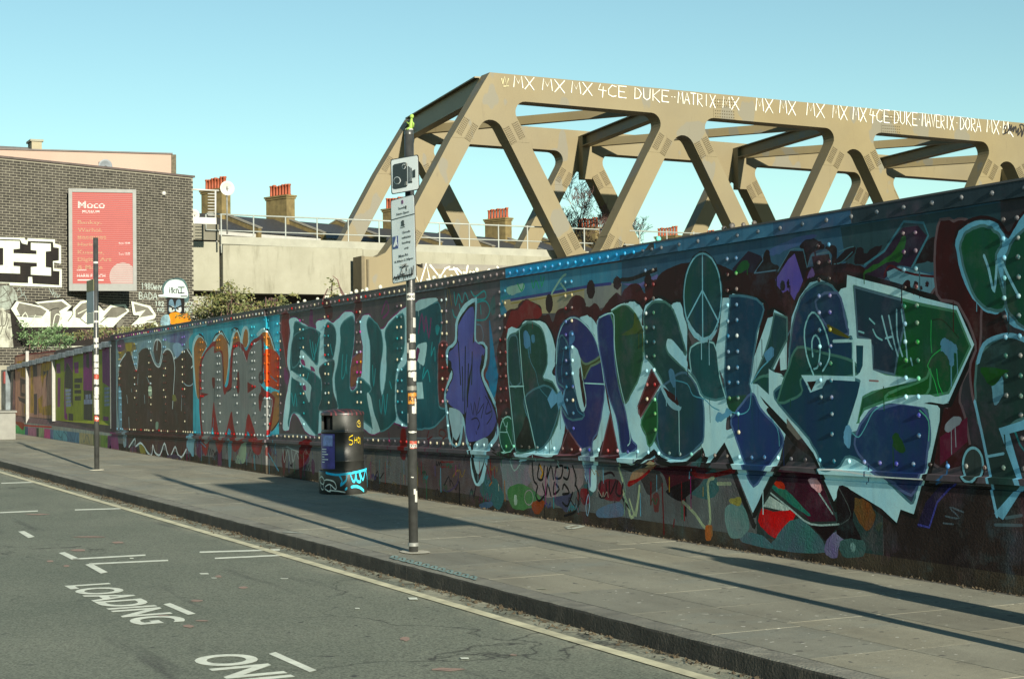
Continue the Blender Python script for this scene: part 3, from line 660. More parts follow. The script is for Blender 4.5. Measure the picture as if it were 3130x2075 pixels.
# --- upper work above the big letters
gw.crop(1500, 780, 1.96, 'upper_work')
gw.poly('55,150 560,74 980,8 1700,-110 1700,60 980,240 700,310 400,340 60,360', (48, 92, 118), (70, 112, 132))
gw.poly('65,270 330,235 560,190 560,320 400,345 110,360', (136, 130, 104), (112, 112, 104)); gw.poly('560,195 940,135 980,240 700,310 560,330', (112, 116, 112), (96, 100, 104))
gw.stroke('120,268 330,232 580,188 720,170|780,160 860,150 980,90', 13, (54, 58, 112)); gw.stroke('120,290 400,242 560,205', 5, (120, 112, 60))
gw.fill('90,200 140,180 200,170 190,215 120,240', (124, 150, 140), (90, 120, 120)); gw.stroke('365,230 420,140 450,115|420,170 450,210', 12, (120, 150, 140)); gw.stroke('160,170 185,215 200,170|245,150 255,200 270,150 290,200|300,125 305,190 320,130', 8, (40, 130, 90))
gw.stroke('60,200 60,340 95,190|60,260 120,240', 8, (44, 110, 120))
gw.fill('40,960 30,860 45,700 38,560 75,450 75,375 110,328 155,320 170,288 212,262 262,284 300,308 312,358 350,356 372,398 400,330 450,308 480,258 520,238 560,266 578,312 630,288 662,328 698,280 750,228 792,250 802,208 850,176 900,198 922,258 985,190 1000,400 960,760 985,1000 985,1210 380,1210 150,1190 60,1100', mar, mar2)
gw.fill('92,430 120,340 165,322 212,270 290,310 305,358 250,400 180,430 110,480', (100, 26, 28), (84, 22, 26))
for e in ((350, 290, 22, 58), (600, 205, 25, 56), (757, 166, 24, 40), (938, 150, 20, 46)): gw.ell(*e, (42, 16, 18))
gw.crop(1900, 760, 1.742)
gw.poly('0,40 300,-20 340,100 300,300 0,300', (48, 70, 90), (60, 84, 104)); gw.fill('0,190 100,185 200,130 288,104 288,280 240,250 180,160 120,210 60,200', (76, 74, 122), (92, 92, 132), False)
gw.stroke('0,165 60,160 190,110 298,98 300,290', 10, blk2); gw.fill('0,250 40,195 90,190 125,240 125,190 160,165 210,170 250,210 275,280 280,330 0,330', mar, mar2); gw.ell(140, 170, 20, 38, (40, 16, 18))
gw.crop(2200, 640, 3.3786)
gw.poly('-650,520 -300,420 0,370 1180,170 1300,160 2365,0 2900,-80 2900,500 2365,1000 0,800 -640,700', (56, 84, 104), (44, 68, 90))
gw.poly('1250,190 2365,10 2900,-70 2900,500 2365,600 1300,560', (44, 64, 70), (36, 54, 64)); gw.fill('520,420 760,300 1000,260 900,340 700,420 560,480', (66, 74, 120), (56, 84, 112))
gw.fill('-640,700 -400,560 -60,560 60,600 150,640 350,650 600,640 900,600 1100,580 1300,560 1500,600 1700,750 1900,850 2230,890 2400,960 2900,1100 2900,1400 2365,1400 1320,1000 700,1150 0,1200 -640,1000', (34, 13, 15), (44, 15, 16))
gw.fill('130,610 290,425 420,475 442,520 350,655 140,660', (40, 30, 54), (32, 20, 36), False); gw.fill('160,650 230,540 290,535 300,600 200,670', (40, 84, 44), (30, 62, 40))
gw.fill('360,650 450,480 480,420 510,440 540,550 612,590 600,645', (34, 16, 20)); gw.stroke('440,470 445,530 355,660 590,628', 11, (84, 108, 128), None, False)
gw.fill('590,650 720,425 865,430 905,600 860,760 700,700', (36, 18, 26), None, False); gw.fill('575,725 700,522 770,455 820,600 862,740 775,950 705,840 650,862 590,790', (96, 80, 128), (72, 66, 132), False)
gw.ell(650, 790, 26, 55, (34, 14, 18)); gw.ell(706, 770, 14, 48, (34, 14, 18)); gw.fill('900,705 952,598 982,672 940,700', (96, 80, 128)); gw.stroke('600,640 725,425 770,408', 9, (78, 104, 120), None, False)
gw.fill('822,385 880,322 970,298 1060,350 1078,410 950,452 902,600 870,440', (30, 16, 22)); gw.stroke('770,408 862,415 902,600 955,470 1130,440 1160,575', 12, (70, 100, 114), None, False)
gw.fill('950,490 1130,465 1155,572 1320,560 1290,650 980,662', (36, 18, 30), None, False); gw.fill('1090,400 1160,370 1210,400 1200,560 1170,560 1150,450', (30, 18, 26))
gw.fill('1210,520 1330,400 1400,390 1380,470 1240,560', (32, 20, 28)); gw.fill('1390,500 1420,400 1480,400 1500,460 1600,390 1680,380 1620,470 1500,560 1400,560', (34, 20, 28)); gw.stroke('1230,440 1320,400 1380,385|1180,565 1260,545 1370,440', 9, (70, 100, 112))
gw.fill('1500,600 1700,430 1890,190 2045,160 2140,275 1985,600 1840,575 1700,720 1500,660', (42, 26, 48), (34, 18, 34), False); gw.fill('1490,668 1530,610 1770,470 1885,285 1925,325 1860,545 1770,530 1560,640', (46, 84, 42), (34, 66, 40))
gw.fill('2010,590 2140,330 2240,300 2220,560 2100,600', (34, 16, 20)); gw.stroke('1495,575 1700,430 1870,170 1900,125 2105,140 2155,270 1985,600', 20, (66, 104, 118), (54, 86, 102), False)
gw.fill('1990,600 2120,540 2225,560 2230,640 2100,640', (60, 86, 96)); gw.fill('1725,640 1850,598 2205,690 2245,845 2200,890 1980,850 1790,772 1730,700', (98, 130, 142), (80, 108, 124), False)
gw.stroke('1700,690 1712,640 1760,580 1860,625 2010,672 2215,695', 18, (72, 20, 26)); gw.fill('1880,790 1920,740 1965,735 1970,800 1960,840 1890,820', (40, 14, 18)); gw.ell(2026, 770, 24, 30, (44, 14, 20)); gw.ell(2080, 812, 16, 24, (44, 14, 20)); gw.ell(2140, 772, 20, 28, (44, 14, 20))
gw.fill('2240,330 2365,150 2420,200 2420,900 2300,950 2240,820', (60, 20, 20), (34, 14, 15))
# --- the big letters
gw.crop(2350, 820, 1.823, 'big_letters')
gw.fill('900,150 1060,205 1150,430 1060,700 1100,850 1110,1080 920,1090 940,760 1000,740', (58, 20, 22), (40, 16, 18))
gw.crop(1500, 780, 1.96)
gdk = (30, 62, 50); gdk2 = (27, 50, 72); bl = (36, 42, 96); bl2 = (30, 36, 76); tb = (28, 60, 74)
gw.fill('60,960 120,930 150,1190 60,1180', blk2); gw.ell(100, 1075, 52, 116, blk); gw.ell(100, 1075, 47, 108, (32, 84, 52), (28, 62, 58)); gw.ring(100, 1075, 47, 108, 5, (140, 176, 176)); gw.stroke('52,1058 100,1060|68,975 138,1160|100,1000 95,1060', 4, (140, 176, 176))
gw.stroke('93,498 168,436 200,398 240,392 312,398 362,460 386,540 388,640 371,705 402,740 428,830', 9, blk)
gw.fill('94,500 170,438 200,399 240,394 310,400 360,460 383,540 386,640 369,706 402,740 427,830 447,960 432,1100 386,1206 270,1192 155,1186', pale, pale2)
gw.fill('102,506 165,456 190,420 230,402 270,412 308,450 333,540 338,650 312,732 370,760 400,830 416,900 398,1010 350,1110 290,1166 265,1162 150,1166 120,900 106,700', gdk, (26, 50, 52))
gw.fill('200,860 320,780 400,840 412,910 350,1100 280,1160 240,1020', (26, 62, 72), (28, 56, 60)); gw.fill('105,520 150,480 165,560 180,760 115,760', (30, 54, 62), gdk)
gw.fill('150,1150 185,1040 215,960 240,1080 265,1150', (26, 28, 22)); gw.stroke('170,442 180,600 200,830 235,1000 270,1160|112,786 198,784|97,502 102,700 122,900 150,1170', 6, (140, 178, 180))
gw.fill('196,470 215,452 236,500 235,545 205,555', (76, 112, 142)); gw.fill('244,480 262,480 262,520 246,520', (70, 106, 130)); gw.stroke('222,560 240,640 270,700 290,790 340,850', 4, (70, 112, 124))
gw.stroke('388,640 400,500 438,402 500,368 560,402 620,480 660,610', 9, blk)
gw.fill('530,382 568,360 612,384 642,440 648,520 700,880 715,950 694,1060 644,1192 642,1390 606,1412 580,1342 556,1300 548,1165 620,1110 650,1000 640,540 560,420', pale, pale2)
gw.fill('393,620 400,500 430,410 480,374 520,380 580,430 630,520 660,620 682,770 672,900 642,1050 608,1130 606,1380 588,1352 566,1250 550,1165 500,1112 450,1022 425,920 440,830 402,780 390,700', bl, (40, 40, 84))
gw.fill('395,640 420,480 470,560 500,800 560,960 470,980 425,900 440,800 400,760', (30, 60, 78), (34, 48, 84)); gw.fill('535,620 560,650 600,640 720,570 730,600 600,665 560,740', (58, 66, 34))
gw.fill('480,560 498,544 528,586 545,680 572,860 567,918 545,934 520,862 500,762 485,680', pale, pale2); gw.fill('536,662 548,742 568,862 562,914 548,850 530,722', (50, 16, 20))
gw.stroke('392,650 402,500 442,400 500,374 560,410 622,490 657,610 682,780|562,766 682,772|578,1200 575,1300|600,1200 602,1340', 6, (142, 180, 186)); gw.fill('470,470 490,450 505,500 480,540 470,520', (74, 108, 146)); gw.stroke('430,560 480,545|440,560 425,680 430,760|560,960 520,930 505,870', 5, (66, 108, 130))
gw.fill('338,858 368,802 392,835 420,808 430,840 455,768 436,860 465,955 424,892 408,930 395,880 362,918', (98, 138, 162), (84, 120, 150), False)
gw.poly('410,1192 462,1046 545,1168 500,1196', (88, 20, 26), mar); gw.poly('655,1204 714,950 768,1196', (88, 20, 26), mar)
gw.stroke('642,374 724,338 790,286 860,276 912,326 924,450', 9, blk)
gw.fill('646,378 722,344 784,296 810,288 862,280 910,330 922,450 920,590 962,640 972,690 880,912 902,982 972,1180 955,1232 870,1252 782,1222 770,1190 700,830 640,500', pale, pale2)
gw.fill('648,382 720,352 735,400 740,600 770,800 810,950 842,1100 874,1150 790,1190 760,1000 704,830 662,620 644,500', bl, bl2); gw.fill('740,800 780,870 800,1000 760,980 730,880', (32, 66, 50), bl)
gw.fill('722,342 790,297 828,310 880,370 908,450 914,560 898,700 850,810 802,886 770,780 745,600 736,420', (36, 68, 40), (30, 58, 56)); gw.fill('860,340 900,420 915,460 870,470 780,480 850,430', (74, 80, 30), (36, 68, 40))
gw.stroke('650,374 728,346 740,420 742,560 772,760 812,930 836,1100 820,1140|722,330 780,296 830,302 886,370 916,450', 6, (146, 184, 188))
gw.stroke('0,1150 60,1195 150,1196|385,1212 548,1200|650,1210 775,1225', 5, blk2)
gw.crop(1900, 760, 1.742)
gw.stroke('112,400 122,312 162,272 212,262 262,292 288,282 325,296 352,440', 10, blk)
gw.fill('118,420 120,320 160,278 210,268 260,298 286,288 320,300 352,450 347,620 372,652 440,800 560,800 555,960 590,960 560,1052 460,1160 430,1060 330,1142 250,1152 190,1112 150,1120 60,1150 0,1140 0,1090 60,1080 110,1060 60,920 110,820 160,640 120,560', pale, pale2)
gw.fill('122,430 116,380 132,322 170,287 220,282 255,302 280,342 300,400 335,520 342,562 290,522 262,485 240,500 250,562 340,642 402,720 432,790 434,850 436,1000 400,1062 330,1112 270,1112 212,1082 175,1022 150,1050 130,1000 106,912 190,772 222,722 160,612 122,562', gdk, (28, 54, 62))
gw.fill('190,780 260,700 340,660 430,800 435,1000 400,1060 330,1110 270,1110 212,1080 190,1000', (28, 52, 80), (30, 58, 62)); gw.fill('106,912 180,800 188,960 150,1050 130,1000', (34, 84, 40), (28, 60, 40))
gw.fill('238,500 258,480 300,518 345,590 362,652 300,602 250,542', pale, pale2); gw.fill('208,742 230,728 302,830 317,840 302,862 250,832', pale2); gw.fill('222,736 290,790 302,832 258,800', (54, 16, 20)); gw.poly('160,645 206,720 100,896 84,850', (84, 22, 26), mar)
gw.stroke('305,862 308,1100|340,640 400,720 432,790 545,785', 6, (142, 180, 184)); gw.fill('250,650 270,640 286,690 280,740 258,700', (84, 122, 150)); gw.stroke('280,700 350,720 380,780 440,800 480,840 520,860', 5, (80, 130, 150))
gw.fill('350,460 372,520 365,640 350,610', blk2); gw.fill('480,490 512,446 500,560', blk2)
gw.fill('368,525 490,503 522,680 552,790 440,790 400,700 370,650', (32, 72, 76), (30, 58, 66)); gw.stroke('370,650 370,525 490,503 522,680 556,800 600,960', 6, (140, 178, 184))
gw.ell(432, 255, 110, 242, blk); gw.ell(432, 255, 101, 230, (28, 56, 74), (30, 66, 52)); gw.fill('350,370 366,442 412,492 440,500 492,472 516,400 502,436 440,470 385,430', pale2); gw.ring(432, 255, 100, 229, 7, (120, 164, 178)); gw.stroke('430,28 432,480|430,222 353,368|430,222 517,390', 8, (116, 160, 176), None, False)
gw.stroke('540,256 580,236 758,286 772,350 808,326 880,360', 12, blk); gw.fill('756,288 774,352 712,600 688,615 728,420', (44, 15, 17))
gw.fill('540,262 578,262 590,242 752,290 740,380 700,600 690,625 780,372 806,362 812,332 880,362 880,640 835,655 880,700 880,960 840,1130 760,1290 712,1412 612,1172 556,1050 590,960 560,800 545,700 520,640 500,520 520,440', pale, pale2, False)
gw.fill('577,300 590,250 748,292 722,450 692,650 682,720 692,800 652,882 592,882 562,800 548,700 553,560', (28, 62, 84), (24, 46, 70)); gw.fill('560,800 640,780 690,800 652,882 592,882', (34, 66, 40), (28, 62, 60))
gw.fill('790,470 815,345 880,365 880,480 800,640 840,650 800,660 700,700 760,560', (34, 62, 56), (30, 54, 70), False); gw.poly('840,578 810,655 846,660', (48, 16, 18)); gw.fill('760,560 800,520 812,560 780,600', (84, 122, 150)); gw.stroke('690,720 740,640 780,600', 6, (90, 140, 160))
gw.fill('700,720 760,680 880,700 880,860 760,760', (32, 70, 52), (30, 52, 84)); gw.fill('585,930 602,880 690,772 740,850 862,1005 800,1130 712,1262 640,1100', (34, 46, 98), (30, 58, 84))
gw.fill('684,720 722,720 880,862 880,980 742,800 692,762', pale, pale2, False); gw.fill('736,783 880,930 880,960 760,822', blk, None, False); gw.stroke('690,760 680,850 640,880 590,870|770,860 830,960 840,1050', 5, (88, 140, 156))
gw.fill('500,910 515,870 540,880 560,850 590,870 560,900 520,925', (92, 134, 160)); gw.stroke('0,1150 60,1172 175,1082 210,1125 280,1155 345,1150 430,1082 462,1172 550,1048 582,1130 642,1290 714,1475|714,1420 780,1290 871,1130 920,1060', 15, blk, None, False)
gw.crop(2350, 820, 1.823)
gw.stroke('120,280 165,155 228,78 292,56 352,82 384,124 402,104 430,98 432,32 520,50 700,100 862,152 1056,205 1152,430 1008,752', 18, blk, None, False)
gw.stroke('0,790 150,968 250,1040 310,1160 380,1335 432,1222 560,1290 722,1415 745,1345 822,1382 905,1085 962,758 1008,752', 18, blk, None, False)
gw.fill('128,270 170,160 230,84 290,64 350,90 388,138 402,112 432,106 436,40 520,60 700,110 860,166 1050,216 1145,430 1005,744 956,752 950,850 900,1080 820,1370 746,1340 726,1414 640,1340 430,1212 372,1300 320,1180 250,1030 0,705 0,560 100,620', pale, pale2, False)
gw.fill('108,600 120,400 150,250 190,150 250,96 310,82 370,122 408,200 436,300 440,380 465,400 472,600 510,632 490,740 440,880 450,920 560,880 640,772 760,752 860,772 888,830 900,950 862,1080 830,1250 802,1302 700,1212 600,1132 450,1046 380,1112 300,1112 270,1030 200,920 60,762 30,690 90,640', (26, 58, 70), (28, 48, 80))
gw.fill('110,560 160,440 300,470 470,520 470,600 190,600 180,700 60,750 60,690', (28, 64, 48), tb); gw.fill('260,180 380,140 430,300 438,370 330,330', (36, 38, 82), tb); gw.fill('560,800 640,775 760,755 870,790 895,950 830,1240 700,1200 520,1060 480,950', (36, 40, 92), (28, 56, 80)); gw.fill('690,930 720,920 760,1010 740,1030 700,1000', (36, 70, 38)); gw.fill('330,310 440,370 440,390 340,350', (80, 80, 30))
gw.fill('183,592 476,600 482,628 322,618 300,662 230,692 208,642', pale, pale2, False); gw.poly('214,632 266,632 236,676', (46, 16, 18))
gw.stroke('250,595 210,480 199,340 240,246 290,292 330,400 337,500 300,572|245,492 240,410 260,372 286,420 276,540 250,560', 9, (132, 174, 182)); gw.stroke('360,406 470,406 476,612', 14, (146, 180, 188), None, False)
gw.poly('475,100 560,122 720,170 850,202 1040,240 1122,430 1000,692 880,716 640,742 530,782 492,862 520,722 640,662 845,620 640,590 576,562 580,422 500,392', (32, 78, 40), (28, 62, 50))
gw.fill('475,102 740,176 760,300 720,480 700,590 580,562 580,432 560,396 495,382', (32, 46, 62), (28, 56, 64), False); gw.fill('860,620 900,560 880,700 760,716 640,730 700,680', (34, 84, 38), (28, 60, 40))
gw.poly('480,392 570,396 580,562 650,590 847,620 690,660 560,690 520,712 492,852 440,935 430,900 490,720 512,622 524,540 520,425', pale, pale2)
gw.poly('486,430 522,428 520,540 505,580 490,590', (30, 62, 76)); gw.poly('640,746 780,710 900,706 1002,746 956,760 862,772 760,760', pale, pale2); gw.fill('860,750 900,744 1000,760 960,790 940,770', blk, None, False); gw.stroke('560,625 610,628', 8, (120, 96, 96))
gw.stroke('630,265 665,400 690,450|668,262 700,420 720,490|712,230 716,380 745,490|738,230 760,380 772,520|790,500 800,540|650,390 690,380', 9, (118, 152, 162)); gw.stroke('580,340 600,380 632,400|500,350 530,360|560,280 590,310', 8, (110, 150, 156))
gw.fill('962,402 985,388 1012,405 1042,425 1050,470 1030,475 1030,540 1010,540 1000,500 975,470 955,450', (92, 132, 150), (70, 104, 130)); gw.stroke('905,290 903,400 908,470|885,545 920,620 945,710|960,450 910,490 885,540|935,560 945,640 970,700', 5, (70, 150, 90)); gw.stroke('910,290 960,285 1010,330 1060,390', 6, (26, 52, 30))
gw.fill('425,890 450,870 462,920 450,1000 430,990 415,940', (100, 140, 168)); gw.stroke('465,915 500,940 540,880 580,800 640,760', 5, (96, 150, 160)); gw.stroke('300,1120 420,1125 640,1160 880,1175', 7, (180, 200, 200)); gw.stroke('840,790 890,850 890,960', 6, (90, 150, 130))
# --- corner letters at the right end
gw.crop(2500, 550, 1.2063, 'corner_letters')
gw.fill('440,170 500,150 560,170 600,400 600,560 585,830 560,700 580,600 520,460 440,420', (62, 20, 22), (40, 15, 16)); gw.poly('450,945 552,870 550,965 450,1052', (88, 26, 50), (66, 22, 40)); gw.fill('470,900 510,870 530,890 480,930', (120, 130, 140))
gw.stroke('502,240 524,172 600,138 668,156 704,200 744,136 800,90', 10, (40, 14, 16))
gw.fill('508,240 530,180 600,148 662,166 702,215 742,150 800,110 900,200 900,560 760,556 702,522 690,480 650,497 600,470 540,382', (104, 146, 166), (84, 124, 146)); gw.fill('526,250 546,196 600,170 650,186 678,230 655,300 690,460 650,480 600,455 552,370', (30, 60, 60), (28, 70, 44)); gw.fill('712,240 762,182 850,220 850,540 760,540 720,508 692,450 690,300', (28, 54, 58), (28, 66, 44))
gw.stroke('612,278 630,330 650,412 660,300|678,298 700,350 738,424', 9, (120, 160, 176)); gw.fill('585,690 600,640 660,585 720,578 820,620 820,880 760,880 705,912 690,960 745,1130 672,1222 640,1100 610,950 580,830', (32, 56, 52), (36, 46, 48)); gw.stroke('590,672 612,608 662,580 722,574 800,610', 14, (104, 146, 168))
gw.fill('640,730 680,728 682,790 650,830', (110, 150, 170), (60, 90, 100)); gw.poly('668,915 742,890 840,850 840,900 706,935 765,1140 690,1252 660,1232 745,1132', (104, 146, 168)); gw.stroke('578,815 610,960 640,1110 668,1240', 10, (112, 154, 176)); gw.stroke('620,1020 685,1008', 8, (110, 150, 168))
gw.fill('600,690 700,700 680,720 640,760', (34, 74, 34)); gw.ell(572, 1050, 46, 74, blk2); gw.ell(572, 1050, 38, 64, (52, 62, 62), (40, 48, 48)); gw.ring(572, 1050, 37, 63, 8, (112, 152, 166)); gw.stroke('700,1245 760,1235|660,1270 760,1272', 9, (70, 84, 92))
# --- plinth patches under the big letters
gw.crop(2300, 1380, 1.629, 'plinth_patches')
gw.poly('150,90 340,110 430,350 300,352 200,240 110,170', (62, 24, 40), (44, 20, 30)); gw.fill('108,180 140,170 210,220 300,322 200,262', (40, 92, 88), (60, 96, 70)); gw.fill('95,215 200,285 180,296 60,272', (150, 164, 160), (110, 130, 130), False); gw.fill('120,150 160,150 170,185 130,175', (150, 60, 34))
gw.fill('38,330 62,280 110,298 200,290 222,320 170,400 120,428 58,380', (164, 30, 28), (120, 24, 26)); gw.fill('120,432 222,330 300,372 372,462 372,505 120,488', (58, 94, 92), (74, 80, 100)); gw.poly('298,364 442,372 372,444', (30, 18, 20)); gw.fill('378,442 450,388 492,440 440,470 430,525 375,512', (84, 70, 116), (98, 104, 120))
gw.fill('508,240 560,235 602,270 622,330 580,392 530,330', (72, 76, 54), (92, 60, 40)); gw.fill('440,170 520,220 510,340 560,460 440,420 430,340', (30, 22, 24)); gw.fill('620,370 655,350 640,400', (60, 72, 62)); gw.stroke('100,205 200,285 300,360 440,360|340,205 410,310', 7, (130, 150, 150)); gw.stroke('440,180 500,310 450,360', 4, (70, 78, 78))
gw.fill('285,140 330,135 355,190 330,200', (176, 150, 160), (140, 80, 60)); gw.poly('955,160 1022,158 935,250 892,382 828,376 872,250', (38, 34, 64), (30, 26, 48)); gw.stroke('1012,160 930,250 890,376 835,362', 9, (62, 66, 132), None, False); gw.stroke('915,160 965,120 968,50', 9, (66, 100, 140)); gw.stroke('970,320 1040,330 990,275 1060,300|960,355 1010,360', 7, (72, 84, 92)); gw.fill('450,440 560,440 560,520 460,520', (48, 70, 70), (60, 84, 84)); gw.fill('500,450 525,470 515,500 500,490', (110, 140, 140))
gw.fill('-40,400 60,420 110,480 -40,450', (50, 96, 100), (80, 90, 100))
gw.crop(1900, 760, 1.742)
gw.fill('175,1165 425,1158 445,1230 335,1332 268,1292 230,1200', (66, 26, 36), (52, 20, 28)); gw.fill('250,1280 440,1220 340,1335 290,1330', (28, 18, 20)); gw.stroke('45,1255 110,1215 185,1140|375,1180 440,1212 600,1182', 20, (116, 28, 24), (80, 26, 26)); gw.fill('62,1215 170,1130 200,1140 80,1220', (146, 140, 116), (120, 116, 100), False)
gw.stroke('0,1250 40,1360 60,1430 90,1380 105,1262|335,1345 400,1410 455,1485 482,1440 468,1250 500,1220|520,1250 590,1250', 15, (132, 146, 124), (92, 100, 92)); gw.fill('455,1480 490,1470 490,1540 460,1550', (146, 84, 40), (90, 90, 70)); gw.stroke('225,1250 235,1520|165,1240 165,1360|290,1440 285,1480', 9, (92, 26, 30))
gw.fill('560,1380 650,1360 690,1480 640,1540 580,1520', (50, 96, 96), (100, 120, 120)); gw.fill('580,1340 640,1320 640,1370', (130, 130, 84)); gw.stroke('0,1290 20,1340 50,1380', 6, blk2)
gw.crop(1500, 780, 1.96)
gw.fill('70,1230 160,1230 240,1260 260,1340 180,1420 110,1440 80,1330', (92, 112, 112), (110, 96, 110)); gw.fill('110,1400 200,1370 300,1440 320,1490 230,1520 140,1510', (52, 92, 56), (80, 110, 80)); gw.fill('255,1480 330,1470 310,1540 270,1545', (120, 66, 32)); gw.fill('150,1440 165,1440 165,1490 150,1490', (140, 160, 150)); gw.ring(238, 1450, 26, 44, 5, (132, 128, 132)); gw.fill('240,1250 420,1240 560,1260 540,1400 300,1440', (96, 100, 100), (124, 112, 116))
gw.stroke('258,1240 265,1340 285,1370|300,1250 290,1330 320,1340 330,1260|350,1270 345,1340 370,1260 385,1340|400,1270 440,1260 430,1330 395,1330 400,1280|450,1270 480,1280 470,1340 445,1330|500,1260 520,1330 515,1380|290,1380 280,1440 300,1470 330,1440|320,1370 340,1440 350,1370 370,1440|390,1360 385,1430 420,1400 400,1370|440,1400 450,1370 480,1420 440,1430|500,1420 470,1500 440,1480|520,1380 540,1440 520,1530 450,1560', 7, (26, 24, 24)); gw.stroke('305,1260 320,1300 310,1330', 12, (150, 120, 40))
gw.fill('545,1410 590,1400 600,1480 560,1490', (104, 40, 44)); gw.fill('660,1360 760,1340 800,1400 780,1470 680,1450', (90, 36, 42), (70, 50, 56)); gw.stroke('670,1350 660,1440 700,1440 700,1360|720,1350 725,1430 760,1350|770,1350 760,1420 790,1440 800,1370|690,1310 730,1300 750,1320', 7, (36, 22, 26)); gw.fill('650,1520 780,1480 800,1560 660,1570', (76, 100, 122), (90, 80, 90)); gw.stroke('585,1555 580,1500 595,1430 602,1500 590,1560', 5, (130, 160, 190)); gw.stroke('770,1240 800,1330 815,1400 810,1560|810,1440 850,1530', 7, (100, 124, 112)); gw.stroke('840,1460 880,1560 900,1380|770,1250 800,1350', 12, (132, 146, 124)); gw.fill('860,1300 960,1260 970,1290 850,1370', (130, 120, 100), (110, 50, 44)); gw.stroke('840,1360 900,1340 960,1290', 14, (120, 30, 24))
gw.stroke('92,1350 95,1470|0,1380 15,1360', 7, (130, 90, 40)); gw.stroke('120,1220 150,1290 190,1240|400,1230 420,1270|130,1215 380,1225', 7, (130, 152, 150)); gw.fill('540,1165 612,1165 606,1395 588,1352 566,1260', bl, pale)
gw.crop(850, 850, 2.24)
gw.stroke('40,1160 50,1260 75,1170 90,1270|100,1170 110,1260 130,1190 150,1240|60,1150 150,1190', 7, (140, 152, 152)); gw.fill('160,1120 230,1110 225,1200 180,1290 165,1380 150,1280', (100, 26, 26), (80, 24, 26)); gw.stroke('850,1330 848,1440|990,1350 995,1400', 5, (100, 70, 66))

# --- runs from the wet letters, and late scribbles
gw.ws = 1.0
tags(22, zlo1, zhi1, 12, 33, 'plinth_patches', .05, .13); runs(60, lambda y: zriv(y)-.3, lambda y: zriv(y)-.12, 11.5, 33, 'plinth_patches')
def letter_runs(names_, n):
    src = [d for d in gw.L if d['piece'] in names_ and d['t'] == 'f' and len(d['p']) > 12]
    for _ in range(n):
        d = src[rng.randint(len(src))]; P_ = d['p']; q_ = P_[rng.randint(len(P_))]
        if q_[1] > P_[:, 1].mean(): continue
        gw.stroke([tuple(q_), (q_[0]+rng.normal()*.003, q_[1]-rng.uniform(.04, .22))], rng.uniform(.007, .013), d['c'], None, False, d['piece'])
letter_runs(('brown_letters', 'grey_letters', 'teal_letters', 'violet_figure', 'big_letters', 'upper_work', 'corner_letters'), 260)

wall = thing('riveted_girder_wall', 'tall riveted steel girder wall covered in graffiti beside the pavement', 'wall', (WX, 18, SL*18))
M_paint = attr_mat('spray_paint_steel', 0.5, (1, 1, 0.3), 5.0, 0.16, 22.0, 0.006, 0.22, 0.12, True)
M_paintc = attr_mat('spray_paint_concrete', 0.7, (1, 1, 0.5), 7.0, 0.9, 55.0, 0.014, 0.3, 0.1, True)
WK = (2.0, 1.85, 1.75)
names = {'plate': 'web_plate', 'plinth': 'concrete_plinth', 'flange': 'top_flange_angle', 'brown_letters': 'brown_graffiti', 'grey_letters': 'grey_graffiti', 'teal_letters': 'teal_graffiti',
         'violet_figure': 'violet_graffiti', 'upper_work': 'upper_graffiti', 'big_letters': 'big_letter_graffiti', 'corner_letters': 'corner_graffiti', 'plinth_patches': 'plinth_graffiti'}
glab = {'brown_letters': 'dark brown blob letters outlined in pale blue', 'grey_letters': 'grey letters with red outline over brown petals', 'teal_letters': 'teal letters with pale grey-blue outline',
        'violet_figure': 'violet guitar-shaped figure outlined in black', 'big_letters': 'huge blue and green letters with pale outline', 'corner_letters': 'dark green letters with blue outline at the near end',
        'upper_work': 'maroon bubbles and dark lettering along the upper girder', 'plinth_patches': 'red, teal and black paint patches on the rough plinth'}
def wclip(C): return (C[:, 0] > YA) & (C[:, 0] < YB) & (C[:, 1] < ztop(C[:, 0])) & (C[:, 1] > SL*C[:, 0]-0.03)
def wworld(P): return np.stack([WX-relief(P), P[:, 0], P[:, 1]], 1)
gw.build(wworld, wall, names, lambda p: M_paintc if p in ('plinth', 'plinth_patches') else M_paint, wclip, WK, glab)
# faces seen on edge: top cover plate, body behind, the lit plate edge at the far end
M_steel = simple('old_girder_steel', (0.06, 0.06, 0.065), 0.6, 0.3, 4, 0.2)
mb = MB(); n = 40
for i in range(n):
    y0 = YA+(YB-YA)*i/n; y1 = YA+(YB-YA)*(i+1)/n
    d0, d1 = (0.022+0.025*(y > SEAM) for y in (y0+.001, y1-.001))
    mb.add([(WX-d0-.004, y0, ztop(y0)-.001), (WX-d1-.004, y1, ztop(y1)-.001), (WX+.45, y1, ztop(y1)-.001), (WX+.45, y0, ztop(y0)-.001),
            (WX-d0-.004, y0, ztop(y0)+.014), (WX-d1-.004, y1, ztop(y1)+.014), (WX+.45, y1, ztop(y1)+.014), (WX+.45, y0, ztop(y0)+.014)],
           [(4,7,6,5), (0,4,5,1), (3,2,6,7), (0,1,2,3)]+([(0,3,7,4)] if i == 0 else [])+([(1,5,6,2)] if i == n-1 else []))
mb.build('top_cover_plate', M_steel, wall)
mb = MB(); mb.add([(WX+.02, YA, -.2), (WX+.02, YB, -.1), (WX+.02, YB, ztop(YB)-.003), (WX+.02, YA, ztop(YA)-.003), (WX+.35, YA, -.2), (WX+.35, YB, -.1), (WX+.35, YB, ztop(YB)-.003), (WX+.35, YA, ztop(YA)-.003)],
                  [(4,5,6,7), (0,4,7,3), (1,2,6,5)]); mb.build('girder_back', M_steel, wall)
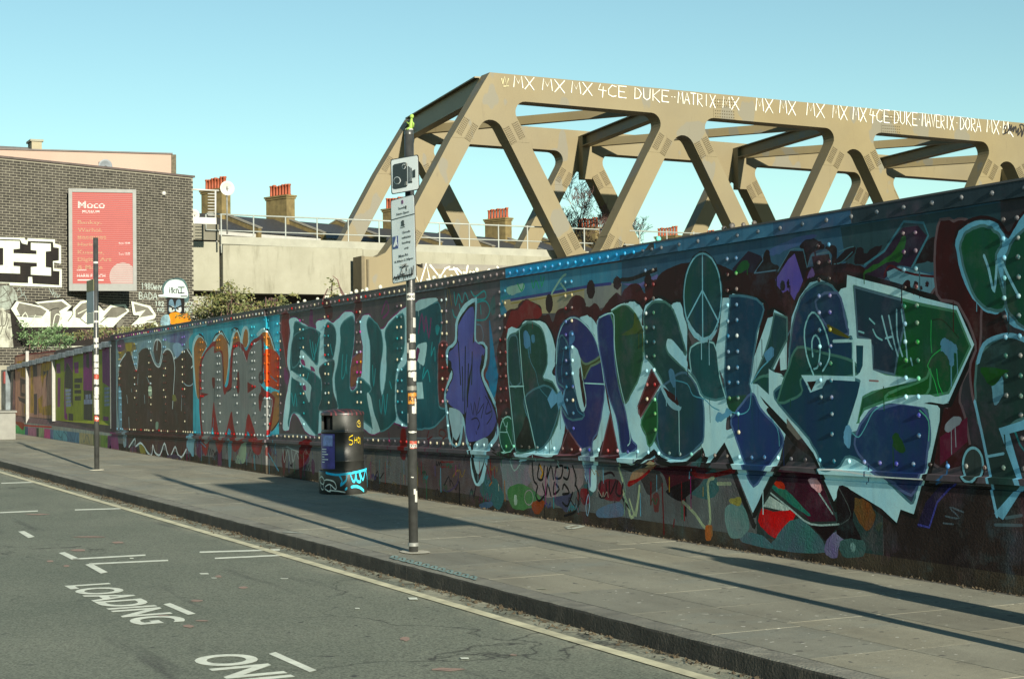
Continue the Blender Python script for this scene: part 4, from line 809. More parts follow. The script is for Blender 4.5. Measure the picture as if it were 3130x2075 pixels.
# rivets
def rivet_mesh(name, r=0.0195, h=0.014, n=8):
    mb = MB(); v = [(-h, 0, 0)]; f = []
    for j, (rr, hh) in enumerate(((0.55, 0.85), (0.88, 0.5), (1.0, 0.0))):
        for k in range(n):
            t = 2*math.pi*k/n; v.append((-h*hh, rr*r*math.cos(t), rr*r*math.sin(t)))
    for k in range(n):
        f.append((0, 1+(k+1) % n, 1+k))
        for j in range(2): a = 1+j*n; f.append((a+k, a+(k+1) % n, a+n+(k+1) % n, a+n+k))
    mb.add(v, f, 0, True); return mb
riv_base = rivet_mesh('rivet')
mR, nt, b = nodes('rivet_paint'); oi = N(nt, 'ShaderNodeObjectInfo'); nt.links.new(mix(nt, ramp(nt, noise(nt, 30, 3), .45, .65), oi.outputs['Color'], mix(nt, 0.35, oi.outputs['Color'], (.3, .28, .26))), b.inputs['Base Color']); b.inputs['Roughness'].default_value = 0.45; b.inputs['Specular IOR Level'].default_value = 0.3
mRs = attr_mat('rivet_paint_far', 0.45, dirt=0.1, spec=0.3)
riv_me = riv_base.mesh('rivet', mR)
cols = [33.2, 31.93, 30.82, 29.76, 28.48, 27.34, 26.35, 25.42, 24.5, 23.35, 22.34, 21.32, 20.12, 18.75, 17.4, 15.88, 14.39, 12.85, 11.525, 10.27, 9.27, 8.26, 7.2, 6.1]
RP = []
for cy in cols:
    z = ztop(cy)-0.24; i = 0
    while z > zriv(cy)+0.06:
        up = z > 1.30
        for s in ((-1, 1) if up else (-1,)): RP.append((cy+s*0.066, z))
        z -= 0.131 if up else 0.15
for yy in (SEAM-.06, SEAM+.08):
    z = ztop(yy)-0.16
    while z > zriv(yy)+.05: RP.append((yy, z)); z -= 0.131
y = 6.0
while y < 33.6: RP.append((y, zriv(y))); y += 0.182 if y < 24 else 0.15
y = 6.0
while y < 33.6: RP.append((y, ztop(y)-0.054)); y += 0.30 if y < 12.5 else 0.16
RP = np.array(RP); RP = RP+rng.uniform(-.004, .004, RP.shape)
ci = gw.classify(RP); rel = relief(RP)
vis = [(i, RP[i, 0]) for i in range(len(RP)) if RP[i, 0] > 8.0]; vis.sort(key=lambda t: t[1])
near = set(i for i, _ in vis[:300])
far = MB(); fc = []
glint_cols = [(150, 146, 130), (140, 152, 156), (150, 50, 42)]
for i in range(len(RP)):
    if RP[i, 0] < 8.0: continue
    d = gw.L[ci[i]]; c = d['c'] if rng.rand() < .6 else d['c2']
    f = 1.0
    if max(c) < 90 and RP[i, 0] > 11.2 and rng.rand() < (0.5 if RP[i, 0] > 17 else .12):  # sun glints put into the colour of some heads
        c = glint_cols[0] if rng.rand() < .62 else glint_cols[int(rng.randint(3))]
    elif max(c) < 120: f = 2.1
    if RP[i, 1] > ztop(RP[i, 0])-.1 and RP[i, 0] < 13: c = (52, 64, 74); f = 1  # near flange heads darkened in colour as if in shade
    cc = paintcol(c, 1.0*f)
    p = (WX-rel[i]-0.0005, RP[i, 0], RP[i, 1])
    if i in near:
        o = link('rivet', riv_me, wall); o.location = p; o.color = (*cc, 1)
    else:
        far.add([(p[0]+v[0], p[1]+v[1], p[2]+v[2]) for v in riv_base.v], riv_base.f, 0, True); fc += [cc]*sum(len(f_) for f_ in riv_base.f)
ob = far.build('rivet', mRs, wall); tag(ob, kind='stuff')
for nm in ('Col', 'Col2'):
    a = ob.data.color_attributes.new(nm, 'FLOAT_COLOR', 'CORNER'); a.data.foreach_set('color', np.array([(*c, 1) for c in fc]).ravel())
# bolt heads standing on the top plate
bolt = MB(); bolt.lathe([(0.0, 0.075), (0.02, 0.07), (0.034, 0.05), (0.036, 0.03), (0.026, 0.012), (0.022, 0.0)], 10); bolt_me = bolt.mesh('bolt_head', mR)
for x in (925, 945, 985, 1010, 1018, 1055, 1071, 1088, 1104, 1123, 1136, 1178, 1323, 1343, 1361, 1377, 1397, 1435, 1455, 1475, 2035, 2237, 2262, 2297, 2330):
    yy = px_X(x, 900, WX+.1)[1]; o = link('bolt_head', bolt_me, wall); o.location = (WX+.03, yy, ztop(yy)+.013); s = rng.uniform(.5, .8); o.scale = (s, s, s*rng.uniform(.8, 1.1))
    o.color = (*(rgb((176, 176, 160)) if x < 1500 else (rgb((90, 190, 170)) if x == 2035 else rgb((70, 66, 62)))), 1)

# ================================================================== STREET THINGS
# ---- the lower painted wall beyond the girder
mw = Canvas(lambda x, y: px_X(x, y, WX)[1:])
mw.crop(0, 1000, 2.134, 'panel')
YC = 46.2
mtop = lambda y: 2.26-0.0*(y-34)
mw.piece = 'masonry'
mw.poly('80,185 340,150 720,92 735,92 735,700 80,640', (70, 60, 62), (90, 74, 72))
mw.piece = 'pink_panel'
mw.poly('85,195 150,185 335,165 335,600 85,575', (176, 140, 124), (150, 112, 104)); mw.poly('95,580 335,605 335,640 95,612', (104, 82, 84), (84, 66, 70))
for t in ('95,225 150,215 150,330 120,320 118,290 95,290', '185,215 200,210 205,560 182,560', '250,210 312,205 318,260 270,340 262,400 250,320', '262,520 330,500 330,575 258,572', '232,470 262,440 260,560 235,560', '150,430 160,560 140,560'): mw.poly(t, (176, 140, 62), (120, 96, 70))
for t in ('115,330 150,345 150,370 128,372 125,425 148,432 146,450 118,450', '197,218 226,210 226,320 200,322', '205,436 226,432 226,570 206,570', '285,285 300,280 280,430 288,300', '318,200 335,198 335,590 325,590', '100,450 150,470 150,500 110,480', '265,285 285,290 270,320'): mw.poly(t, (66, 58, 64), (88, 70, 74))
mw.stroke('95,185 345,155', 6, (150, 44, 34)); mw.stroke('95,215 100,560|240,200 320,190 330,300', 5, (96, 62, 60))
mw.piece = 'green_panel'
mw.poly('345,192 720,118 720,640 345,606', (128, 134, 42), (112, 118, 38))
for t in ('402,182 458,170 458,300 425,235 402,300', '525,160 585,150 585,420 525,410', '648,140 690,130 712,400 650,360', '402,300 415,590 402,590', '350,240 375,235 378,300 352,300', '360,330 378,330 375,520 358,520', '465,230 495,225 495,300 470,300', '590,220 610,215 610,560 592,560', '655,580 690,585 690,610 655,608', '530,420 550,470 535,540', '405,560 420,560 425,605 405,600'): mw.poly(t, (124, 52, 108), (104, 44, 92))
for t in ('418,228 458,300 458,520 440,470 432,400 405,395 405,310', '545,160 562,170 565,270 545,262', '528,410 585,415 585,610 528,602', '690,120 720,118 720,640 712,400', '430,560 460,565 460,612 430,608', '468,335 518,330 518,362 468,362', '468,372 505,372 505,398 468,398', '468,410 512,408 512,432 468,432', '470,450 510,448 510,478 470,478'): mw.poly(t, (54, 48, 44), (70, 62, 50))
for i in range(5): mw.poly('%g,%g %g,%g %g,%g %g,%g' % (408+i*1.5, 405+i*24, 446, 402+i*24, 446, 420+i*24, 408+i*1.5, 424+i*24), (132, 138, 160)); mw.poly('%g,%g %g,%g %g,%g %g,%g' % (662, 392+i*26, 696, 390+i*26, 696, 408+i*26, 662, 412+i*26), (132, 138, 160))
mw.poly('530,472 584,470 584,500 530,503', (132, 138, 160)); mw.poly('540,440 556,438 556,468 540,470', (132, 138, 160)); mw.poly('560,438 574,436 574,466 560,468', (120, 126, 150))
mw.piece = 'plinth'
mw.poly('80,612 335,640 720,690 900,720 900,830 700,800 80,716', (150, 150, 140), (120, 128, 128))
for x0, x1, c in ((88, 165, (96, 164, 110)), (165, 185, (80, 96, 130)), (185, 240, (170, 120, 140)), (240, 255, (60, 70, 60)), (255, 290, (150, 164, 130)), (290, 330, (190, 96, 140)), (330, 350, (110, 120, 150)), (350, 440, (110, 150, 160)), (440, 520, (92, 120, 140)), (520, 610, (160, 150, 120)), (610, 660, (120, 120, 90)), (660, 705, (110, 130, 70)), (705, 760, (130, 50, 110)), (760, 900, (110, 44, 90))):
    mw.poly('%g,%g %g,%g %g,%g %g,%g' % (x0, 640+(x0-100)*.11, x1, 640+(x1-100)*.11, x1, 722+(x1-100)*.14, x0, 722+(x0-100)*.14), c, tuple(v*.8 for v in c))
mw.stroke('95,622 170,640 340,650', 9, (190, 60, 44)); mw.fill('90,615 160,625 150,670 120,640', (140, 60, 44)); mw.stroke('370,680 400,720 420,680 450,730|460,690 480,740 500,690|540,700 550,750 570,700 590,760|620,720 640,770', 6, (70, 90, 110))
mur = thing('painted_wall', 'low wall with pink and lime painted panels beyond the girder, left', 'wall', (WX+.2, 40, .35))
M_mural = attr_mat('mural_paint', 0.6, (1, 1, .5), 8.0, 0.4, 30, 0.01, 0.2, 0.3)
def mrel(P):
    x = np.full(len(P), WX+0.06); x[P[:, 1] < 0.79+0.001*(P[:, 0]-34)] = WX-0.01
    return np.stack([x, P[:, 0], P[:, 1]], 1)
mw.build(mrel, mur, {'masonry': 'masonry_face', 'pink_panel': 'painted_panel', 'green_panel': 'painted_panel', 'plinth': 'plinth'}, lambda p: M_mural, lambda C: C[:, 0] > YB+.05, 1.0,
         {'pink_panel': 'pink and ochre lettering panel', 'green_panel': 'lime and purple lettering panel'})
M_mas = simple('old_masonry', (0.16, 0.14, 0.13), 0.85, 0.4, 3, 0.5, 30)
mb = MB(); mb.prism([(YB+.02, -.1), (YC, -.1), (YC, 2.04), (YB+.02, 2.39)], (WX+.065, 0, 0), (0, 1, 0), (0, 0, 1), (1, 0, 0), .33); mb.build('wall_body', M_mas, mur)
M_cope = simple('coping_painted', (0.24, 0.26, 0.28), 0.8, 0.5, 6, 0.4, 30)
y = YB+.02; i = 0
while y < YC-.3:
    mb = MB(); z0 = 2.40-.028*(y-34); mb.bbox(WX-.03, WX+.44, y, min(y+.9, YC), z0, z0+.12, .012); mb.build('coping_stone', M_cope, mur); y += .91
M_wpost = simple('post_white', (0.24, 0.235, 0.22), 0.6, 0.15, 12, 0.2)
for xx, za, zb in ((172, 155, 628), (343, 190, 612), (724, 108, 660)):
    a = px_X(xx/2.134, 1000+za/2.134, WX); b_ = px_X(xx/2.134, 1000+zb/2.134, WX); mb = MB(); mb.box(WX-.02, WX+.055, a[1]-.03, a[1]+.03, b_[2], a[2]); mb.build('panel_post', M_wpost, mur)
a = px_X(60/2.134, 1250, WX); M_pilgrey = simple('pilaster_paint', (0.10, 0.12, 0.13), 0.7, 0.6, 3, 0.3)
mb = MB(); mb.box(WX-.06, WX+.3, YC, YC+1.6, 0, 2.1); mb.build('pilaster', M_pilgrey, mur)
M_red = simple('faded_red', (0.32, 0.04, 0.04), 0.6, 0.3, 10, 0.2)
mb = MB(); mb.bbox(WX-.075, WX-.062, YC+.05, YC+.35, 1.72, 2.05, .004); mb.build('red_patch', M_red, mur)
# utility cabinet at the frame edge
p = px_ground(8, 1342); cab = thing('utility_cabinet', 'small grey street cabinet on the pavement at far left', 'cabinet', tuple(p))
M_cab = simple('cabinet_grey', (0.13, 0.13, 0.115), 0.5, 0.15, 6, 0.1)
mb = MB(); mb.bbox(p[0]-.35, p[0]+.25, p[1]-.3, p[1]+.9, p[2], p[2]+.64, .03); mb.build('body', M_cab, cab)
mb = MB(); mb.bbox(p[0]-.38, p[0]+.28, p[1]-.33, p[1]+.93, p[2]+.64, p[2]+.69, .02); mb.build('lid', M_cab, cab)
mb = MB(); mb.bbox(p[0]-.36, p[0]-.352, p[1]-.2, p[1]+.8, p[2]+.06, p[2]+.6, .002); dr = mb.build('door', M_cab, cab)
mb = MB(); mb.lathe([(0, .01), (.03, .01), (.03, 0)], 10); o = mb.build('lock', M_steel, dr); o.rotation_euler = (0, -math.pi/2, 0); o.location = (p[0]-.361, p[1]+.0, p[2]+.36)

# ---- sign posts
M_post = simple('post_black_paint', (0.035, 0.037, 0.036), 0.35, 0.35, 8, 0.25, 60, spec=0.5)
M_postgrey = simple('galvanised_post', (0.14, 0.145, 0.135), 0.5, 0.3, 10, 0.15)
M_stick_w = simple('sticker_white', (0.36, 0.36, 0.33), 0.5, 0.15, 30, 0.1); M_stick_o = simple('sticker_orange', (0.36, 0.15, 0.02), 0.5, 0.1, 30, 0.1)
M_stick_r = simple('sticker_red', (0.28, 0.05, 0.03), 0.5, 0.15, 30, 0.1); M_stick_b = simple('sticker_dark', (0.05, 0.05, 0.055), 0.5, 0.2, 30, 0.1)
M_sign = simple('sign_face_white', (0.80, 0.84, 0.84), 0.45, 0.08, 3, 0.05); M_signk = simple('sign_black', (0.015, 0.016, 0.018), 0.4, 0.2, 10, 0.05)
M_signblue = simple('sign_blue', (0.03, 0.05, 0.22), 0.4, 0.15, 10, 0.05); M_signpur = simple('sign_purple', (0.16, 0.03, 0.14), 0.4, 0.1, 10, 0.05)
def sticker(parent, c, r, ang, half, z0, z1, mat, name='sticker', jag=0.0):
    """patch wrapped round a post; ang in degrees, 180 faces the road"""
    mb = MB(); n = 6; v = []; f = []
    for k in range(n+1):
        t = R(ang-half+2*half*k/n); e = rng.uniform(-jag, jag), rng.uniform(-jag, jag)
        v += [(c[0]+(r+.0015)*math.cos(t), c[1]+(r+.0015)*math.sin(t), z0+e[0]), (c[0]+(r+.0015)*math.cos(t), c[1]+(r+.0015)*math.sin(t), z1+e[1])]
    for k in range(n): f.append((2*k, 2*k+2, 2*k+3, 2*k+1))
    mb.add(v, f, 0, True); return mb.build(name, mat, parent)
PB = px_ground(1264, 1688); PR = 0.039
post = thing('sign_post', 'tall black sign post with camera and loading signs at the kerb', 'sign post', tuple(PB))
def ptop(y): return px_Y(1258, y, PB[1])[2]
zt_ = ptop(402)
mb = MB(); mb.tube([(PB[0], PB[1], PB[2]-.05), (PB[0], PB[1], 2.3), (PB[0], PB[1], zt_-.02)], PR, 20); mb.lathe([(PR+.001, zt_-.03), (PR+.002, zt_), (PR*.7, zt_+.012), (0, zt_+.014)], 20, (PB[0], PB[1], 0)); mb.build('pole', M_post, post)
mb = MB(); mb.lathe([(PR+.008, 0), (PR+.008, .022), (PR, .03)], 20, (PB[0], PB[1], PB[2]+.055)); mb.build('collar', M_postgrey, post)
mb = MB(); v = [];
for k in range(14): t = 6.283*k/14; rr = rng.uniform(.10, .15); v.append((PB[0]+rr*math.cos(t), PB[1]+rr*1.2*math.sin(t), PB[2]+.007))
mb.add(v, [tuple(range(14))]); mb.build('mortar_patch', simple('fresh_mortar', (0.42, 0.40, 0.32), 0.9, 0.2, 12, 0.5, 60), post)
SA = 252.0   # post side seen from the camera, degrees
pz4 = lambda y: ptop(850+y/1.742)
for a, hf, y0, y1, m in ((SA-5, 55, 118, 82, M_stick_w), (SA+45, 26, 262, 212, M_stick_w), (SA+20, 40, 342, 298, M_stick_w), (SA-60, 20, 398, 345, M_stick_w), (SA+8, 42, 428, 384, M_stick_w), (SA+5, 62, 492, 440, M_stick_w), (SA+12, 60, 528, 500, M_stick_w),
                      (SA+40, 26, 548, 515, M_stick_w), (SA, 88, 598, 574, M_cab), (SA+5, 62, 668, 610, M_stick_o), (SA+25, 30, 720, 680, M_stick_w), (SA-70, 14, 770, 720, M_stick_w), (SA, 55, 822, 814, M_stick_w), (SA+12, 50, 905, 866, M_stick_r), (SA+12, 48, 901, 882, M_stick_w), (SA+40, 20, 1190, 1130, M_stick_w), (SA+20, 14, 1150, 1120, M_stick_w), (SA, 40, 330, 324, M_stick_w), (SA+45, 15, 700, 640, M_stick_w), (SA-10, 16, 1060, 1056, M_stick_w)):
    sticker(post, PB, PR if m is not M_stick_w or y0 != 901 else PR+.001, a, hf, pz4(y0), pz4(y1), m, jag=.004)
def wrap_text(body, ang, half, z0, z1, mat, rr, parent):
    me = text_mesh(body, 1.0, 'LEFT', 0.03); co = np.array([v.co for v in me.vertices]); lo_ = co.min(0); hi_ = co.max(0)
    for v in me.vertices:
        t = R(ang-half+2*half*(v.co.x-lo_[0])/(hi_[0]-lo_[0])); z = z0+(z1-z0)*(v.co.y-lo_[1])/(hi_[1]-lo_[1]); v.co = (PB[0]+rr*math.cos(t), PB[1]+rr*math.sin(t), z)
    me.materials.clear(); me.materials.append(mat); return link('sticker_lettering', me, parent)
wrap_text('RT!', SA+8, 50, pz4(655), pz4(628), M_signk, PR+.004, post)
wrap_text('XXX', SA+12, 40, pz4(899), pz4(884), M_signk, PR+.004, post)
wrap_text('SNOG', SA-5, 45, pz4(108), pz4(92), M_signk, PR+.004, post)
# sign plates: plane X = const facing the road; (Y, Z) from the photo
SX = 5.40
def yz(x, y, X=SX): return tuple(px_X(x, y, X)[1:])
def plate(name, c, th, mat, parent, X=SX, rad=0.03):
    """rounded plate in the plane X, corners TL TR BR BL given in pixels"""
    P = [np.array(yz(*q, X)) for q in c]; out = []
    for i in range(4):
        a, b, d = P[i-1], P[i], P[(i+1) % 4]; u = (a-b)/np.linalg.norm(a-b); w = (d-b)/np.linalg.norm(d-b)
        for t in range(5): s = t/4; out.append(tuple(b+u*rad*(1-s)**2+w*rad*s**2))
    mb = MB(); mb.prism(out, (X, 0, 0), (0, 1, 0), (0, 0, 1), (1, 0, 0), th); return mb.build(name, mat, parent)
def flat(pts, X, mat, parent, name):
    mb = MB(); mb.prism(pts, (X, 0, 0), (0, 1, 0), (0, 0, 1), (1, 0, 0), .001); return mb.build(name, mat, parent)
def zc(o, k): return lambda t: [yz(o[0]+float(q.split(',')[0])/k, o[1]+float(q.split(',')[1])/k) for q in t.split()]
z1 = zc((1150, 340), 2.985)
camp = plate('camera_sign', [(1200.5, 489), (1267, 472), (1269.5, 580), (1203, 596)], .004, M_signk, post, SX, .03); camp['label'] = 'white speed camera sign with black border'
plate('sign_face', [(1202.3, 491.2), (1265.2, 475.2), (1267.6, 577.6), (1204.8, 593)], .001, M_sign, camp, SX-.002, .026)
def el(cx, cy, rx, ry, n=18): return ' '.join('%g,%g' % (cx+rx*math.cos(6.283*i/n), cy+ry*math.sin(6.283*i/n)) for i in range(n))
XA, XB2, XC2 = SX-.0035, SX-.005, SX-.0065
flat(z1('180,488 250,468 266,470 272,482 274,680 266,694 192,714 176,712 170,700 170,502'), XA, M_signk, camp, 'camera_symbol')
for c_ in ((203, 635, 24, 34), (250, 508, 13, 23)): flat(z1(el(*c_)), XB2, M_sign, camp, 'camera_lens'); flat(z1(el(c_[0], c_[1], c_[2]-3.5, c_[3]-4)), XC2, M_signk, camp, 'camera_lens')
for x in (279, 289, 299): flat(z1('%d,%d %d,%d %d,642 %d,645' % (x, 503+(x-279)*.8, x+6, 502+(x-279)*.8, x+6, x)), XA, M_signk, camp, 'camera_bar')
flat(z1('309,545 330,530 331,604 310,610'), XA, M_signk, camp, 'camera_symbol'); flat(z1('280,645 309,638 309,654 280,660'), XA, M_signk, camp, 'camera_symbol')
z2 = zc((1180, 590), 2.983)
lo_s = plate('loading_sign', [(1197, 613.5), (1262, 593), (1268, 853), (1203, 868.5)], .004, M_signk, post, SX, .03); lo_s['label'] = 'tall loading restriction plate, dented at its right edge'
plate('sign_face', [(1198.8, 615.3), (1260.4, 595.6), (1266.3, 850.6), (1204.8, 866)], .001, M_sign, lo_s, SX-.002, .026)
flat(z2('54,246 248,186 249,194 55,254'), XA, M_signk, lo_s, 'divider'); flat(z2(el(150, 84, 9, 20)), XA, M_signpur, lo_s, 'red_dot'); flat(z2('70,402 115,390 118,505 73,515'), XA, M_signblue, lo_s, 'symbol_panel')
flat(z2('78,490 92,440 100,404 104,408 104,440 112,480 108,482 98,460 92,492 86,495'), XB2, M_sign, lo_s, 'loading_symbol'); flat(z2(el(101, 408, 4, 9)), XB2, M_sign, lo_s, 'loading_symbol'); flat(z2('140,262 150,250 163,250 165,285 172,292 158,308 150,300 138,310 142,285'), XA, M_signk, lo_s, 'crest'); flat(z2('134,318 172,306 172,312 134,324'), XA, M_signk, lo_s, 'crest')
def stext(body, cx, cy, w, h, mat=M_signk):
    sl = -0.27
    q = [(cx-w/2, cy+h/2-sl*w/2), (cx+w/2, cy+h/2+sl*w/2), (cx-w/2, cy-h/2-sl*w/2)]
    P = [np.array((XA, *yz(1180+a/2.983, 590+b_/2.983))) for a, b_ in q]
    text_on('sign_lettering', body, P, lo_s, mat, 0.02)
for t in (('Sunday', 153, 138, 70, 28), ('5am-3pm', 153, 187, 102, 26), ('Goods', 183, 354, 62, 22), ('vehicles', 183, 402, 74, 22), ('loading', 183, 452, 68, 26), ('only', 186, 503, 36, 26), ('Mon-Fri', 160, 570, 76, 26), ('8.30am-2.20pm', 163, 616, 150, 26), ('40 mins', 165, 672, 74, 20)): stext(*t)
sc_ = Canvas(lambda x, y: yz(x, y)); sc_.crop(1180, 590, 2.983, 'tag_scribble')
sc_.stroke('80,790 90,760 100,800 118,745 130,790|120,790 150,700 165,790|140,745 170,740|175,780 180,690 195,775 210,690 215,770|225,680 228,765 245,660 240,740|85,775 240,740|150,690 185,650', 7, (16, 16, 18), None, False); sc_.stroke('145,590 150,640|135,660 190,650', 6, (196, 196, 190)); sc_.stroke('150,665 185,640', 3, (110, 40, 60))
sc_.build(lambda P: np.stack([np.full(len(P), SX-.007), P[:, 0], P[:, 1]], 1), lo_s, {}, lambda p: M_chalk)
for zz in (3.36, 3.20, 3.0, 2.48):
    mb = MB(); mb.beam((SX+.003, PB[1]-.07, zz), (SX+.003, PB[1]+.07, zz), .006, .03); mb.lathe([(PR+.003, zz-.014), (PR+.003, zz+.014)], 16, (PB[0], PB[1], 0)); mb.build('clamp', M_postgrey, post)
def turn(o, deg):      # plates angled towards the sun to brighten their faces
    Pm = Matrix.Translation((PB[0], PB[1], 0)); o.matrix_parent_inverse = o.matrix_parent_inverse @ Pm @ Matrix.Rotation(R(deg), 4, 'Z') @ Pm.inverted()
turn(camp, 7); turn(lo_s, 3)
# small lime figure sitting on the post top
fg = thing('figurine', 'tiny lime green modelled figure on top of the sign post', 'figurine', (PB[0], PB[1], zt_+.014))
M_lime = simple('lime_clay', (0.22, 0.34, 0.06), 0.6, 0.12, 40, 0.3, 80)
mb = MB(); b0 = Vector((PB[0]+.012, PB[1]-.012, zt_+.012))
mb.tube([b0, b0+Vector((0, 0, .035)), b0+Vector((.004, -.004, .075)), b0+Vector((.006, -.006, .095))], [.016, .017, .013, .008], 8)
mb.lathe([(0, .034), (.012, .03), (.019, .016), (.017, .004), (.008, -.004), (0, -.006)], 10, tuple(b0+Vector((.007, -.007, .098))))
mb.tube([b0+Vector((.004, -.004, .075)), b0+Vector((-.012, .012, .05)), b0+Vector((-.026, .026, .066))], [.008, .007, .006], 6)
mb.tube([b0+Vector((.004, -.004, .072)), b0+Vector((.018, -.018, .05)), b0+Vector((.02, -.01, .02))], [.008, .007, .005], 6)
for s_ in (-1, 1): mb.tube([b0+Vector((0, 0, .008)), b0+Vector((-.02, s_*.012-.01, .012)), b0+Vector((-.045, s_*.016, -.004))], [.011, .009, .008], 6)
mb.build('body', M_lime, fg)
mb = MB(); mb.lathe([(PR*.9, 0), (PR*.95, .008), (PR*.6, .016), (0, .018)], 14, (PB[0], PB[1], zt_+.008)); mb.build('base', M_stick_w, fg)
# left post
PL = px_ground(296, 1437); zl = px_Y(292, 727, PL[1])[2]
lp = thing('sign_post', 'slim black post plastered with white stickers before the lime panel', 'sign post', tuple(PL))
mb = MB(); mb.tube([(PL[0], PL[1], PL[2]-.05), (PL[0], PL[1], 2), (PL[0], PL[1], zl)], .04, 16); mb.build('pole', M_post, lp)
mb = MB(); mb.lathe([(.12, 0), (.11, .008), (.05, .012)], 14, (PL[0], PL[1], PL[2]+.005)); mb.build('mortar_patch', bpy.data.materials['fresh_mortar'], lp)
lz = lambda y: px_Y(295, 1000+y/2.134, PL[1])[2]
for y0, y1, a, m in ((98, 70, 0, M_stick_w), (135, 112, 10, M_stick_w), (225, 180, 0, M_stick_w), (265, 232, 5, M_stick_w), (305, 270, -8, M_stick_w), (335, 308, 4, M_stick_r), (372, 340, 0, M_stick_w), (440, 390, 10, M_stick_w), (462, 442, -10, M_stick_w), (530, 468, 0, M_stick_w), (568, 532, 12, M_stick_w), (612, 578, 0, M_stick_r), (600, 588, 10, M_stick_w)):
    sticker(lp, PL, .041 if y0 != 600 else .043, 257+a, 62 if y0 != 600 else 40, lz(y0), lz(y1), m, jag=.01)
lz0 = lambda y: px_Y(292, y, PL[1])[2]
for y0, y1 in ((806, 800), (955, 950), (986, 980)): sticker(lp, PL, .041, 257, 60, lz0(y0), lz0(y1), M_stick_w)
M_sb = simple('sign_back_grey', (0.16, 0.19, 0.24), 0.5, 0.15, 8, 0.1); M_so = simple('sign_olive', (0.16, 0.14, 0.06), 0.6, 0.2, 8, 0.1)
for m, ya, yb in ((M_so, 856, 891), (M_sb, 891.6, 956), (M_stick_w, 956.6, 990)):
    mb = MB(); mb.box(PL[0]-.047, PL[0]-.041, PL[1]-.05, PL[1]+.46, px_Y(278, yb, PL[1]+.2)[2], px_Y(278, ya, PL[1]+.2)[2]); mb.build('sign_plate', m, lp)

# ---- litter bin
BC = np.array([7.42, 19.47]); BZ = SL*19.47
bn = thing('litter_bin', 'black cylindrical litter bin with blue graffiti round its base', 'bin', (BC[0], BC[1], BZ), local=True)
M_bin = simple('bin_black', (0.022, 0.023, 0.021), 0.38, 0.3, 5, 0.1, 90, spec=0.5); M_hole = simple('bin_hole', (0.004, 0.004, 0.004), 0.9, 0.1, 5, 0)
mb = MB(); mb.lathe([(.295, 0), (.305, .02), (.305, .275), (.300, .288), (.29, .292)], 40); mb.build('base_ring', M_bin, bn)
mb = MB(); mb.lathe([(.26, .28), (.262, .40), (.268, .405), (.268, .42), (.262, .425), (.264, .76), (.27, .765), (.27, .785), (.262, .79), (.262, .80)], 40); mb.build('body', M_bin, bn)
A0, A1 = R(150), R(222)    # hood with the mouth towards the road
mb = MB(); mb.lathe([(.266, .80), (.268, .985)], 34, a0=A1, a1=A0+2*math.pi)
mb.lathe([(.240, .79), (.240, .99)], 34, a0=A1, a1=A0+2*math.pi)
for a in (A0, A1):
    c_, s_ = math.cos(a), math.sin(a); mb.add([(.24*c_, .24*s_, .8), (.268*c_, .268*s_, .8), (.268*c_, .268*s_, .985), (.24*c_, .24*s_, .985)], [(0, 1, 2, 3)])
mb.build('hood', M_bin, bn)
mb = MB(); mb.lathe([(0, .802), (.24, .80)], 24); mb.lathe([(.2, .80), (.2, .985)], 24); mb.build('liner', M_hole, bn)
def lid_mat():
    m, nt, b = nodes('bin_lid'); tc = N(nt, 'ShaderNodeTexCoord')
    w = N(nt, 'ShaderNodeTexNoise'); w.inputs['Scale'].default_value = 9; nt.links.new(tc.outputs['Object'], w.inputs['Vector'])
    w.inputs['Detail'].default_value = 3
    wv = N(nt, 'ShaderNodeTexWave'); wv.inputs['Scale'].default_value = 5; wv.inputs['Distortion'].default_value = 6; nt.links.new(tc.outputs['Object'], wv.inputs['Vector'])
    f = N(nt, 'ShaderNodeMath', operation='MULTIPLY'); nt.links.new(ramp(nt, wv.outputs['Color'], .72, .86), f.inputs[0]); nt.links.new(ramp(nt, w.outputs[0], .4, .55), f.inputs[1])
    nt.links.new(mix(nt, f.outputs[0], (.02, .018, .02), (.12, .03, .035)), b.inputs['Base Color']); b.inputs['Roughness'].default_value = .4; return m
mb = MB(); mb.lathe([(.272, .98), (.274, 1.0), (.265, 1.02), (.2, 1.045), (.1, 1.058), (0, 1.06)], 40); mb.build('lid', lid_mat(), bn)
# poster, bolted frame
mb = MB(); mb.lathe([(.272, .315), (.272, .75)], 10, a0=R(168), a1=R(228)); po = mb.build('poster_panel', simple('poster_violet', (.06, .05, .26), .35, .5, 9, .05), bn)
mb = MB(); mb.lathe([(.274, .60), (.274, .735)], 8, a0=R(185), a1=R(222)); mb.build('poster_picture', simple('poster_sky', (.22, .28, .55), .4, .5, 14, .05), po)
for i in range(6):
    mb = MB(); z = .555-i*.032; mb.lathe([(.275, z), (.275, z+.010)], 6, a0=R(180), a1=R(180+rng.uniform(12, 30))); mb.build('poster_line', M_sign, po)
